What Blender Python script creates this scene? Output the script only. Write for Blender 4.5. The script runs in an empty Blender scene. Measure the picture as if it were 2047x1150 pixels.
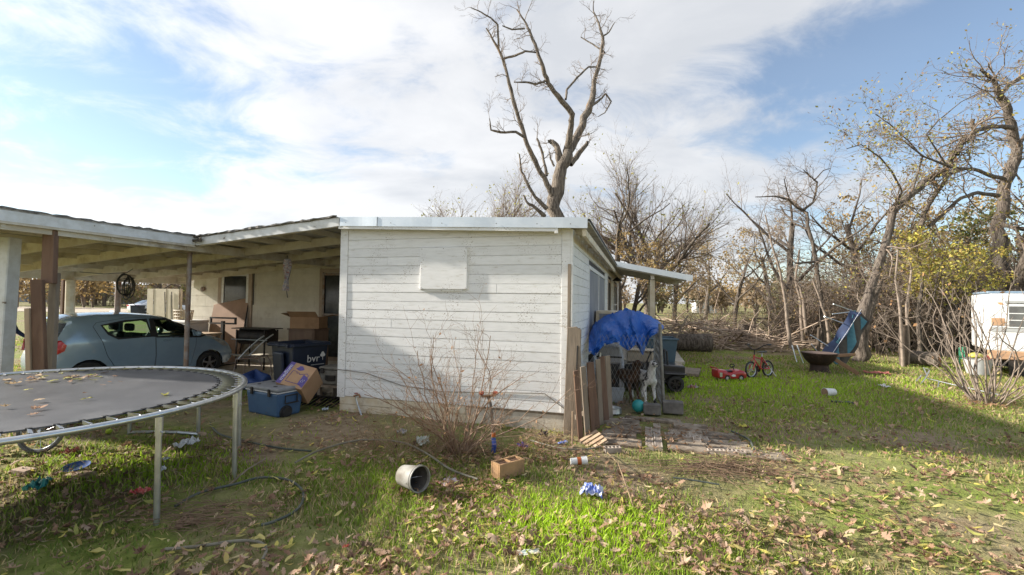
import bpy, bmesh, math, random
import numpy as np
from mathutils import Vector as V, Matrix, Euler, noise as mn

R = math.radians
SC = bpy.context.scene
COL = SC.collection

# ------------------------------------------------------------------ camera
FPX, EYE, PITCH, ROLL = 910.0, 1.8, R(1.7), R(0.78)
CAMROT = Matrix.Rotation(math.pi/2 + PITCH, 3, 'X') @ Matrix.Rotation(ROLL, 3, 'Z')
cam = bpy.data.cameras.new('camera')
cam.sensor_width = 36.0
cam.lens = FPX/2047*36.0
cam.clip_start, cam.clip_end = 0.05, 3000
camo = bpy.data.objects.new('camera', cam)
camo.matrix_world = Matrix.Translation((0, 0, EYE)) @ CAMROT.to_4x4()
COL.objects.link(camo)
SC.camera = camo

# ------------------------------------------------------------------ sun + sky
SUN = V((-8.25, 1.33, 3.9)).normalized()
SUN_EL = math.asin(SUN.z)
SUN_AZ = math.atan2(SUN.x, SUN.y)
sl = bpy.data.lights.new('sun', 'SUN')
sl.energy, sl.angle, sl.color = 4.5, R(1.6), (1.0, 0.93, 0.82)
so = bpy.data.objects.new('sun', sl)
so.rotation_euler = SUN.to_track_quat('Z', 'Y').to_euler()
so.location = SUN*60
COL.objects.link(so)

wd = bpy.data.worlds.new('World'); SC.world = wd; wd.use_nodes = True
def build_world():
    nt = wd.node_tree; nt.nodes.clear(); N = nt.nodes.new; Lk = nt.links.new
    def math_(op, a, b=None, clamp=False):
        n = N('ShaderNodeMath'); n.operation = op; n.use_clamp = clamp
        for i, x in enumerate((a, b)):
            if x is None: continue
            if isinstance(x, (int, float)): n.inputs[i].default_value = x
            else: Lk(x, n.inputs[i])
        return n.outputs[0]
    out = N('ShaderNodeOutputWorld'); bg = N('ShaderNodeBackground')
    sky = N('ShaderNodeTexSky'); sky.sky_type = 'NISHITA'; sky.sun_disc = False
    sky.sun_elevation = SUN_EL; sky.sun_rotation = SUN_AZ
    sky.air_density, sky.dust_density, sky.ozone_density = 1.0, 0.15, 1.2
    tc = N('ShaderNodeTexCoord')
    sep = N('ShaderNodeSeparateXYZ'); Lk(tc.outputs['Generated'], sep.inputs[0])
    x, y, z = sep.outputs
    zz = math_('ADD', math_('MAXIMUM', z, 0.0), 0.22)
    cmb = N('ShaderNodeCombineXYZ'); Lk(math_('DIVIDE', x, zz), cmb.inputs[0]); Lk(math_('DIVIDE', y, zz), cmb.inputs[1])
    def noise(scale, detail, rough, dist, vec, off):
        mp = N('ShaderNodeMapping'); mp.inputs['Location'].default_value = off; mp.inputs['Rotation'].default_value = (0, 0, R(-28))
        mp.inputs['Scale'].default_value = (1.0, 1.35, 1)
        Lk(vec, mp.inputs['Vector'])
        n = N('ShaderNodeTexNoise'); n.inputs['Scale'].default_value = scale; n.inputs['Detail'].default_value = detail
        n.inputs['Roughness'].default_value = rough; n.inputs['Distortion'].default_value = dist
        Lk(mp.outputs[0], n.inputs['Vector']); return n.outputs['Fac']
    big = noise(0.85, 3, 0.5, 0.2, cmb.outputs[0], (3.1, 1.7, 0))
    fine = noise(2.3, 12, 0.62, 0.5, cmb.outputs[0], (7.3, 2.2, 0))
    shade = noise(1.5, 7, 0.55, 0.3, cmb.outputs[0], (1.3, 5.2, 0))
    # the cloud deck is thicker towards the sun's side and thins out to the right
    side = math_('ADD', math_('MULTIPLY', math_('MAXIMUM', math_('SUBTRACT', x, 0.40), 0.0), -1.25), math_('SUBTRACT', 0.075, math_('MULTIPLY', math_('MAXIMUM', math_('SUBTRACT', math_('MULTIPLY', x, -1.0), 0.28), 0.0), 0.34)))
    low = math_('MULTIPLY', math_('POWER', math_('SUBTRACT', 1.0, math_('MAXIMUM', z, 0.0)), 6.0), 0.12)
    d = math_('ADD', math_('ADD', math_('MULTIPLY', big, 0.9), math_('MULTIPLY', fine, 0.85)), math_('ADD', side, low))
    mr = N('ShaderNodeMapRange'); mr.interpolation_type = 'SMOOTHSTEP'
    mr.inputs['From Min'].default_value = 0.66; mr.inputs['From Max'].default_value = 0.95
    Lk(d, mr.inputs['Value'])
    cov = math_('ADD', math_('MULTIPLY', mr.outputs[0], 0.84), 0.10)      # a thin veil even where it looks blue
    ramp = N('ShaderNodeValToRGB')
    ramp.color_ramp.elements[0].position = 0.36; ramp.color_ramp.elements[0].color = (0.31, 0.32, 0.338, 1)
    ramp.color_ramp.elements[1].position = 0.62; ramp.color_ramp.elements[1].color = (0.41, 0.412, 0.418, 1)
    Lk(math_('ADD', shade, math_('MULTIPLY', x, -0.22)), ramp.inputs[0])
    sk = N('ShaderNodeMix'); sk.data_type = 'RGBA'; sk.blend_type = 'MULTIPLY'; sk.inputs[0].default_value = 1.0
    Lk(sky.outputs[0], sk.inputs[6]); sk.inputs[7].default_value = (0.080, 0.080, 0.080, 1)
    # thin cloud scatters strongly forward: it brightens round the sun
    vd = N('ShaderNodeVectorMath'); vd.operation = 'DOT_PRODUCT'; Lk(tc.outputs['Generated'], vd.inputs[0]); vd.inputs[1].default_value = tuple(SUN)
    glow = math_('ADD', 1.0, math_('MULTIPLY', math_('POWER', math_('MAXIMUM', vd.outputs['Value'], 0.0), 3.5), 0.65))
    gc = N('ShaderNodeVectorMath'); gc.operation = 'SCALE'; Lk(ramp.outputs[0], gc.inputs[0]); Lk(glow, gc.inputs['Scale'])
    mx = N('ShaderNodeMix'); mx.data_type = 'RGBA'
    Lk(cov, mx.inputs[0]); Lk(sk.outputs[2], mx.inputs[6]); Lk(gc.outputs[0], mx.inputs[7])
    Lk(mx.outputs[2], bg.inputs[0]); bg.inputs[1].default_value = 1.0
    Lk(bg.outputs[0], out.inputs[0])
build_world()
SC.view_settings.view_transform = 'Standard'; SC.view_settings.look = 'None'
SC.view_settings.gamma = 1.0; SC.view_settings.exposure = 1.25
SC.view_settings.use_curve_mapping = False
SC.render.engine = 'CYCLES'
SC.cycles.max_bounces = 6; SC.cycles.transparent_max_bounces = 8
SC.cycles.caustics_reflective = False; SC.cycles.caustics_refractive = False

# ------------------------------------------------------------------ surveying helpers
def ray(px, py): return CAMROT @ V(((px - 1023.5)/FPX, -(py - 575)/FPX, -1.0))
def G(px, py, z=0.0):
    d = ray(px, py); t = (z - EYE)/d.z
    return V((0, 0, EYE)) + d*t
def at(px, py, Y):
    d = ray(px, py); return V((0, 0, EYE)) + d*(Y/d.y)
HA = R(15.7)                                   # the house is turned 15.7 degrees
HO = at(1138, 858, 6.42); HO.z = 0
HM = Matrix.Translation(HO) @ Matrix.Rotation(-HA, 4, 'Z')   # house frame -> world
def HW(x, y, z=0): return HM @ V((x, y, z))

# ------------------------------------------------------------------ materials
MATS = {}
def mat(name, c1, c2=None, scale=6.0, rough=0.8, metal=0.0, bump=0.0, bscale=None, stretch=(1, 1, 1), lo=0.4, hi=0.6,
        c3=None, s3=2.0, lo3=0.55, hi3=0.68, alpha=None, trans=0.0, rand=0.0, coat=0.0, sheen=0.0, attr=None, sub=0.0, det=6.0, spec=None):
    if name in MATS: return MATS[name]
    m = bpy.data.materials.new(name); m.use_nodes = True
    nt = m.node_tree; N = nt.nodes.new; Lk = nt.links.new
    b = nt.nodes['Principled BSDF']
    def rgba(c): return (c[0], c[1], c[2], 1)
    tc = N('ShaderNodeTexCoord'); mp = N('ShaderNodeMapping'); mp.inputs['Scale'].default_value = stretch
    Lk(tc.outputs['Object'], mp.inputs[0])
    def nz(s, d=det):
        n = N('ShaderNodeTexNoise'); n.inputs['Scale'].default_value = s; n.inputs['Detail'].default_value = d
        n.inputs['Roughness'].default_value = 0.62
        Lk(mp.outputs[0], n.inputs['Vector']); return n.outputs['Fac']
    def rng(v, a, c):
        r = N('ShaderNodeMapRange'); r.inputs['From Min'].default_value = a; r.inputs['From Max'].default_value = c
        Lk(v, r.inputs['Value']); return r.outputs[0]
    def mix(f, a, c, bt='MIX'):
        x = N('ShaderNodeMix'); x.data_type = 'RGBA'; x.blend_type = bt
        for i, q in ((0, f), (6, a), (7, c)):
            if isinstance(q, tuple): x.inputs[i].default_value = q
            elif isinstance(q, (int, float)): x.inputs[i].default_value = q
            else: Lk(q, x.inputs[i])
        return x.outputs[2]
    col = rgba(c1)
    if attr:
        at_ = N('ShaderNodeAttribute'); at_.attribute_name = attr; col = at_.outputs['Color']
    if c2 is not None: col = mix(rng(nz(scale), lo, hi), col, rgba(c2))
    if c3 is not None: col = mix(rng(nz(s3, 9.0), lo3, hi3), col, rgba(c3))
    if rand:
        oi = N('ShaderNodeObjectInfo'); r = N('ShaderNodeMapRange')
        r.inputs['To Min'].default_value = 1 - rand; r.inputs['To Max'].default_value = 1.0
        Lk(oi.outputs['Random'], r.inputs['Value'])
        cc = N('ShaderNodeCombineColor')
        for i in range(3): Lk(r.outputs[0], cc.inputs[i])
        col = mix(1.0, col, cc.outputs[0], 'MULTIPLY')
    if isinstance(col, tuple): b.inputs['Base Color'].default_value = col
    else: Lk(col, b.inputs['Base Color'])
    b.inputs['Roughness'].default_value = rough; b.inputs['Metallic'].default_value = metal
    if spec is not None: b.inputs['Specular IOR Level'].default_value = spec
    if coat: b.inputs['Coat Weight'].default_value = coat; b.inputs['Coat Roughness'].default_value = 0.06
    if trans: b.inputs['Transmission Weight'].default_value = trans
    if alpha is not None: b.inputs['Alpha'].default_value = alpha
    if sub:
        b.inputs['Subsurface Weight'].default_value = 0.0
        ts = N('ShaderNodeBsdfTranslucent'); ad = N('ShaderNodeMixShader'); ad.inputs[0].default_value = sub
        if isinstance(col, tuple): ts.inputs[0].default_value = col
        else: Lk(col, ts.inputs[0])
        Lk(b.outputs[0], ad.inputs[1]); Lk(ts.outputs[0], ad.inputs[2])
        Lk(ad.outputs[0], nt.nodes['Material Output'].inputs['Surface'])
    if bump:
        bp = N('ShaderNodeBump'); bp.inputs['Strength'].default_value = 1.0; bp.inputs['Distance'].default_value = bump
        Lk(nz(bscale or scale*4, 8.0), bp.inputs['Height']); Lk(bp.outputs[0], b.inputs['Normal'])
    MATS[name] = m
    return m

# ------------------------------------------------------------------ mesh builder
class MB:
    def __init__(s): s.v = []; s.f = []; s.c = None
    def add(s, vs, fs, M=None):
        o = len(s.v)
        s.v.extend([tuple(M @ V(p)) for p in vs] if M is not None else [tuple(p) for p in vs])
        s.f.extend([tuple(i + o for i in f) for f in fs]); return s
    def box(s, x0, x1, y0, y1, z0, z1, M=None):
        return s.add([(x0, y0, z0), (x1, y0, z0), (x1, y1, z0), (x0, y1, z0), (x0, y0, z1), (x1, y0, z1), (x1, y1, z1), (x0, y1, z1)],
                     [(0, 3, 2, 1), (4, 5, 6, 7), (0, 1, 5, 4), (1, 2, 6, 5), (2, 3, 7, 6), (3, 0, 4, 7)], M)
    def bar(s, a, b, w, h, up=(0, 0, 1)):
        a, b = V(a), V(b); d = (b - a); L = d.length; d.normalize(); up = V(up)
        sx = d.cross(up)
        if sx.length < 1e-4: sx = d.cross(V((0, 1, 0)))
        sx.normalize(); sz = sx.cross(d)
        M = Matrix((sx, d, sz)).transposed().to_4x4(); M.translation = a
        return s.box(-w/2, w/2, 0, L, -h/2, h/2, M)
    def prism(s, poly, y0, y1, M=None):          # polygon in (x, z) extruded along y
        n = len(poly)
        vs = [(p[0], y0, p[1]) for p in poly] + [(p[0], y1, p[1]) for p in poly]
        fs = [tuple(range(n)), tuple(range(2*n - 1, n - 1, -1))] + [(i, i + n, (i + 1) % n + n, (i + 1) % n) for i in range(n)]
        return s.add(vs, fs, M)
    def tube(s, pts, r, n=8, cap=True, closed=False, M=None):
        pts = [V(p) for p in pts]; k = len(pts)
        rs = [r]*k if isinstance(r, (int, float)) else list(r)
        t0 = (pts[1] - pts[0]).normalized()
        ref = V((0, 0, 1)) if abs(t0.z) < .9 else V((1, 0, 0))
        nx = t0.cross(ref).normalized()
        vs = []; prev = t0
        for i in range(k):
            if closed: t = (pts[(i + 1) % k] - pts[i - 1])
            else: t = pts[min(i + 1, k - 1)] - pts[max(i - 1, 0)]
            if t.length < 1e-9: t = prev.copy()
            t.normalize()
            nx = nx - t*nx.dot(t)
            if nx.length < 1e-5: nx = t.orthogonal()
            nx.normalize(); ny = t.cross(nx); prev = t
            for j in range(n):
                a = 2*math.pi*j/n
                vs.append(pts[i] + (nx*math.cos(a) + ny*math.sin(a))*rs[i])
        fs = []
        for i in range(k if closed else k - 1):
            a, b = i*n, ((i + 1) % k)*n
            for j in range(n): fs.append((a + j, a + (j + 1) % n, b + (j + 1) % n, b + j))
        if cap and not closed:
            fs.append(tuple(range(n - 1, -1, -1))); fs.append(tuple((k - 1)*n + j for j in range(n)))
        return s.add(vs, fs, M)
    def lathe(s, prof, n=20, M=None, close=False):
        vs = []; fs = []
        for r_, z in prof:
            for j in range(n):
                a = 2*math.pi*j/n; vs.append((r_*math.cos(a), r_*math.sin(a), z))
        for i in range(len(prof) - 1):
            for j in range(n): fs.append((i*n + j, i*n + (j + 1) % n, (i + 1)*n + (j + 1) % n, (i + 1)*n + j))
        if close:
            fs.append(tuple(range(n - 1, -1, -1))); fs.append(tuple((len(prof) - 1)*n + j for j in range(n)))
        return s.add(vs, fs, M)
    def ball(s, c, r, nu=14, nv=9, sq=(1, 1, 1)):
        prof = [(math.sin(math.pi*i/nv), -math.cos(math.pi*i/nv)) for i in range(nv + 1)]
        prof[0] = (1e-4, -1); prof[-1] = (1e-4, 1)
        M = Matrix.Translation(c) @ Matrix.Diagonal((r*sq[0], r*sq[1], r*sq[2], 1))
        return s.lathe(prof, nu, M)
    def grid(s, fn, nu, nv):
        vs = [fn(i/nu, j/nv) for j in range(nv + 1) for i in range(nu + 1)]
        fs = [(j*(nu + 1) + i, j*(nu + 1) + i + 1, (j + 1)*(nu + 1) + i + 1, (j + 1)*(nu + 1) + i) for j in range(nv) for i in range(nu)]
        return s.add(vs, fs)
    def mesh(s, name, bevel=0.0, seg=1, smooth=False, solid=0.0):
        me = bpy.data.meshes.new(name); me.from_pydata(s.v, [], s.f); me.update()
        if bevel or solid or smooth:
            bm = bmesh.new(); bm.from_mesh(me)
            if solid:
                bmesh.ops.recalc_face_normals(bm, faces=bm.faces)
                bmesh.ops.solidify(bm, geom=bm.faces[:], thickness=solid)
            bmesh.ops.recalc_face_normals(bm, faces=bm.faces)
            if bevel:
                es = [e for e in bm.edges if len(e.link_faces) == 2 and e.calc_face_angle(0) > .5]
                bmesh.ops.bevel(bm, geom=es, offset=bevel, segments=seg, affect='EDGES', profile=.5, clamp_overlap=True)
            if smooth:
                for f in bm.faces: f.smooth = True
                for e in bm.edges:
                    if len(e.link_faces) == 2 and e.calc_face_angle(0) > .75: e.smooth = False
            bm.to_mesh(me); bm.free()
        return me
    def build(s, name, m, parent=None, bevel=0.0, seg=1, smooth=False, solid=0.0, loc=None, rot=None):
        return obj(name, s.mesh(name, bevel, seg, smooth, solid), m, parent, loc, rot)

def obj(name, me, m=None, parent=None, loc=None, rot=None):
    o = bpy.data.objects.new(name, me)
    if m is not None:
        ms = m if isinstance(m, (list, tuple)) else [m]
        if not me.materials:
            for q in ms: me.materials.append(q)
    COL.objects.link(o)
    if parent is not None: o.parent = parent
    if loc is not None: o.location = loc
    if rot is not None: o.rotation_euler = rot
    return o
def tag(o, label, cat, group=None, kind=None):
    o['label'] = label; o['category'] = cat
    if group: o['group'] = group
    if kind: o['kind'] = kind
    return o
def struct(o): o['kind'] = 'structure'; return o
def thing(name, label, cat, loc=(0, 0, 0), rz=0.0, group=None, scale=1.0, rot=None):
    o = bpy.data.objects.new(name, None); COL.objects.link(o)
    o.empty_display_size = 0.1
    o.location = loc; o.rotation_euler = rot if rot is not None else (0, 0, rz); o.scale = (scale,)*3
    return tag(o, label, cat, group)
def copy_tree(o, parent=None):
    c = o.copy(); COL.objects.link(c); c.parent = parent
    for ch in list(o.children): copy_tree(ch, c)
    return c
def TR(loc=(0, 0, 0), rot=(0, 0, 0), sc=(1, 1, 1)):
    return Matrix.Translation(loc) @ Euler(rot).to_matrix().to_4x4() @ Matrix.Diagonal((*sc, 1))
def rot_pts(pts, M): return [M @ V(p) for p in pts]

def eval_mesh(o):
    dg = bpy.context.evaluated_depsgraph_get(); dg.update()
    return bpy.data.meshes.new_from_object(o.evaluated_get(dg))
def organic(name, caps, voxel=0.012, smooth=6, tris=None):
    """one continuous body grown from tapered capsules (p, rp, q, rq)"""
    b = MB()
    for p, rp, q, rq in caps:
        p, q = V(p), V(q); n = 5
        d = (q - p)
        if d.length < 1e-4: b.ball(p, rp, 14, 10); continue
        dn = d.normalized(); pts = []; rs = []
        for i in range(5):
            a = math.pi/2*(1 - i/4); pts.append(p - dn*rp*math.sin(a)); rs.append(max(rp*math.cos(a), 1e-3))
        for i in range(5):
            a = math.pi/2*i/4; pts.append(q + dn*rq*math.sin(a)); rs.append(max(rq*math.cos(a), 1e-3))
        b.tube(pts, rs, 14)
    me = b.mesh(name + '_tmp'); o = bpy.data.objects.new(name + '_tmp', me); COL.objects.link(o)
    md = o.modifiers.new('r', 'REMESH'); md.mode = 'VOXEL'; md.voxel_size = voxel
    sm = o.modifiers.new('s', 'SMOOTH'); sm.factor = .5; sm.iterations = smooth
    res = eval_mesh(o)
    bpy.data.objects.remove(o); bpy.data.meshes.remove(me)
    res.name = name
    for p in res.polygons: p.use_smooth = True
    return res
def text_mesh(txt, size, extrude=0.001, sx=1.0):
    cu = bpy.data.curves.new('t', 'FONT'); cu.body = txt; cu.size = size; cu.extrude = extrude
    cu.align_x = 'CENTER'; cu.align_y = 'CENTER'; cu.resolution_u = 3
    o = bpy.data.objects.new('t', cu); COL.objects.link(o)
    me = eval_mesh(o); bpy.data.objects.remove(o)
    if sx != 1.0:
        for v_ in me.vertices: v_.co.x *= sx
    return me
rnd = random.Random(11)
def U(a, b): return rnd.uniform(a, b)
# ================================================================== GROUND
def ground_h(x, y):
    return 0.018*mn.noise(V((x*.9, y*.9, 3.1))) + 0.03*mn.noise(V((x*.22, y*.22, 7.7))) - 0.012
def axis(lo, hi, near, step, grow):
    a = [0.0]; s = step
    while a[-1] < hi:
        if a[-1] > near: s *= grow
        a.append(a[-1] + s)
    b = [0.0]; s = step
    while b[-1] > lo:
        if -b[-1] > near: s *= grow
        b.append(b[-1] - s)
    return sorted(set(b + a))
def build_ground():
    xs = axis(-900, 900, 14, .28, 1.22); ys = axis(-60, 1400, 16, .28, 1.22)
    b = MB()
    nx = len(xs)
    for y in ys:
        for x in xs: b.v.append((x, y, ground_h(x, y) if abs(x) < 60 and y < 80 else -.02))
    for j in range(len(ys) - 1):
        for i in range(nx - 1): b.f.append((j*nx + i, j*nx + i + 1, (j + 1)*nx + i + 1, (j + 1)*nx + i))
    m = bpy.data.materials.new('yard_ground'); m.use_nodes = True; MATS['yard_ground'] = m
    nt = m.node_tree; N = nt.nodes.new; Lk = nt.links.new; bs = nt.nodes['Principled BSDF']
    tc = N('ShaderNodeTexCoord')
    def nz(s, d, off=(0, 0, 0), rough=.6):
        mp = N('ShaderNodeMapping'); mp.inputs['Location'].default_value = off; Lk(tc.outputs['Object'], mp.inputs[0])
        n = N('ShaderNodeTexNoise'); n.inputs['Scale'].default_value = s; n.inputs['Detail'].default_value = d; n.inputs['Roughness'].default_value = rough
        Lk(mp.outputs[0], n.inputs['Vector']); return n.outputs['Fac']
    def ramp(v, els):
        r = N('ShaderNodeValToRGB'); cr = r.color_ramp
        while len(cr.elements) < len(els): cr.elements.new(.5)
        for e, (p, c) in zip(cr.elements, els): e.position = p; e.color = (*c, 1)
        Lk(v, r.inputs[0]); return r.outputs[0]
    def mix(f, a, c):
        x = N('ShaderNodeMix'); x.data_type = 'RGBA'; Lk(f, x.inputs[0]); Lk(a, x.inputs[6]); Lk(c, x.inputs[7]); return x.outputs[2]
    soil = ramp(nz(9, 10), [(.3, (.14, .10, .065)), (.5, (.255, .195, .125)), (.72, (.31, .25, .165))])
    green = ramp(nz(5, 10, (4, 4, 0)), [(.3, (.12, .15, .035)), (.55, (.20, .24, .055)), (.75, (.36, .34, .13))])
    rr = N('ShaderNodeMapRange'); rr.inputs['From Min'].default_value = .40; rr.inputs['From Max'].default_value = .62
    Lk(nz(.55, 8, (2, 9, 0)), rr.inputs['Value'])
    col = mix(rr.outputs[0], soil, green)
    Lk(col, bs.inputs['Base Color']); bs.inputs['Roughness'].default_value = .95; bs.inputs['Specular IOR Level'].default_value = .15
    bp = N('ShaderNodeBump'); bp.inputs['Distance'].default_value = .03; Lk(nz(22, 10), bp.inputs['Height']); Lk(bp.outputs[0], bs.inputs['Normal'])
    o = b.build('ground', m, smooth=True); struct(o)
    # gravel road beyond the carport
    rb = MB()
    c = [(-160, 62), (-80, 60), (-50, 58), (-30, 54), (-18, 56), (-8, 66)]
    for i, (x, y) in enumerate(c):
        rb.v += [(x, y - 10, .016), (x, y + 7, .016)]
        if i: rb.f.append((2*i - 2, 2*i, 2*i + 1, 2*i - 1))
    struct(rb.build('road', mat('gravel_road', (.34, .28, .21), (.45, .38, .30), 3, .95, bump=.02, bscale=30)))
build_ground()

# ================================================================== MATERIALS
M_white = mat('white_paint', (.85, .845, .835), (.79, .785, .77), 5, .55, bump=.0015, bscale=60, stretch=(1, 1, 5), c3=(.46, .40, .31), s3=5.0, lo3=.60, hi3=.80, rand=.09)
def add_chips(m, under=(.34, .29, .24)):
    nt = m.node_tree; N = nt.nodes.new; Lk = nt.links.new; b = nt.nodes['Principled BSDF']; src = b.inputs['Base Color'].links[0].from_socket
    tc = N('ShaderNodeTexCoord'); f = None
    for sc, lo, hi, st in ((38, .60, .63, (1, 1, 2.2)), (2.4, .50, .60, (1, 1, 1))):
        mp = N('ShaderNodeMapping'); mp.inputs['Scale'].default_value = st; Lk(tc.outputs['Object'], mp.inputs[0])
        n = N('ShaderNodeTexNoise'); n.inputs['Scale'].default_value = sc; n.inputs['Detail'].default_value = 5; Lk(mp.outputs[0], n.inputs['Vector'])
        r = N('ShaderNodeMapRange'); r.inputs['From Min'].default_value = lo; r.inputs['From Max'].default_value = hi; Lk(n.outputs['Fac'], r.inputs['Value'])
        if f is None: f = r.outputs[0]
        else:
            k = N('ShaderNodeMath'); k.operation = 'MULTIPLY'; Lk(f, k.inputs[0]); Lk(r.outputs[0], k.inputs[1]); f = k.outputs[0]
    x = N('ShaderNodeMix'); x.data_type = 'RGBA'; Lk(f, x.inputs[0]); Lk(src, x.inputs[6]); x.inputs[7].default_value = (*under, 1); Lk(x.outputs[2], b.inputs['Base Color'])
add_chips(M_white)
M_cream = mat('stained_cream_paint', (.72, .65, .52), (.62, .52, .36), 6, .7, bump=.002, bscale=50, c3=(.42, .33, .22), s3=4, rand=.08)
M_oldwhite = mat('peeling_white_paint', (.70, .71, .71), (.60, .60, .58), 7, .65, bump=.002, bscale=40, c3=(.20, .16, .12), s3=7, lo3=.66, hi3=.70)
M_bare = mat('tan_lumber', (.74, .68, .56), (.62, .54, .41), 4, .8, bump=.002, bscale=40, stretch=(1, 1, 1), c3=(.22, .16, .10), s3=2.2, lo3=.56, hi3=.76, rand=.18)
M_deck = mat('grey_deck_boards', (.42, .40, .37), (.50, .47, .42), 5, .85, c3=(.20, .17, .14), s3=3)
M_galv = mat('galvanised_flashing', (.62, .66, .69), (.55, .60, .64), 3, .38, metal=.65, bump=.002, bscale=3)
M_tin = mat('corrugated_tin', (.42, .45, .47), (.33, .34, .35), 3, .45, metal=.7)
M_conc = mat('concrete', (.58, .53, .45), (.48, .42, .34), 5, .9, bump=.004, bscale=40, c3=(.27, .21, .14), s3=3)
M_beige = mat('beige_cement_panel', (.76, .71, .60), (.68, .63, .52), 4, .75, bump=.0015, bscale=50, c3=(.44, .36, .26), s3=2.5, lo3=.60, hi3=.78, rand=.05)
M_trimp = mat('tan_trim', (.52, .41, .32), (.44, .34, .26), 6, .7, rand=.1)
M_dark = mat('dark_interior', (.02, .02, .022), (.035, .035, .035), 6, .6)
M_glassd = mat('dark_window_glass', (.025, .03, .035), (.05, .055, .06), 5, .12)
M_screen = mat('grey_window_screen', (.30, .31, .33), (.20, .20, .22), 3, .7, stretch=(1, 4, .4))
M_woodd = mat('dark_brown_post', (.12, .065, .04), (.19, .11, .07), 7, .75, stretch=(1, 1, .2), bump=.003, bscale=30)
M_woodg = mat('weathered_grey_wood', (.30, .24, .18), (.21, .165, .12), 9, .85, stretch=(1, 1, .15), bump=.003, bscale=50, c3=(.13, .10, .07), s3=6, rand=.2)
M_woodt = mat('raw_tan_wood', (.45, .33, .22), (.36, .25, .16), 8, .8, stretch=(1, 1, .15), bump=.002, bscale=50, rand=.12)
M_rust = mat('rusty_steel', (.24, .17, .14), (.33, .29, .27), 8, .6, metal=.3, c3=(.28, .12, .05), s3=5, bump=.002)
M_steel = mat('galvanised_tube', (.60, .61, .62), (.50, .52, .53), 12, .32, metal=.85, c3=(.36, .33, .28), s3=9, lo3=.62, hi3=.75)
M_black = mat('black_plastic', (.016, .016, .018), (.03, .03, .032), 6, .45)
M_blackm = mat('black_metal', (.02, .02, .02), (.05, .04, .035), 9, .5, metal=.4)

# ================================================================== HOUSE
house = thing('house', 'small weathered house with white clapboard front room, beige porch wall and tin roof', 'house', HO, -HA)
FX = -3.74
def lap_x(x0, x1, z0, z1, y=0.0, t=.024, ztop0=None, ztop1=None):
    """flat drop siding board with a shadow groove along its lower edge"""
    b = MB(); za = z1 if ztop0 is None else ztop0; zb = z1 if ztop1 is None else ztop1
    pr = [(0, 0), (.010, 0), (.010, .006), (t, .009), (t, 1), (0, 1)]
    w1 = rnd.uniform(-.0022, .0022) if y == 0.0 else 0.0      # boards have moved a little
    for x, zt, w in ((x0, za, 0), (x1, zb, w1)): b.v += [(x, y - q[0], z0 + w + q[1] if q[1] < .5 else zt + w) for q in pr]
    n = len(pr); b.f = [tuple(range(n)), tuple(reversed(range(n, 2*n)))] + [(i, i + n, (i + 1) % n + n, (i + 1) % n) for i in range(n)]
    return b
def lap_y(y0, y1, z0, z1, x=0.0, t=.024):
    b = MB(); sg = 1 if t > 0 else -1
    pr = [(0, 0), (.010*sg, 0), (.010*sg, .006), (t, .009), (t, 1), (0, 1)]
    for y in (y0, y1): b.v += [(x + q[0], y, z0 + q[1] if q[1] < .5 else z1) for q in pr]
    n = len(pr); b.f = [tuple(range(n)), tuple(reversed(range(n, 2*n)))] + [(i, i + n, (i + 1) % n + n, (i + 1) % n) for i in range(n)]
    return b
ROWS = [.235 + .1393*i for i in range(19)]
def roof_z(x): return 2.805 - .0385*(x - .25)        # underside of the front fascia
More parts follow.
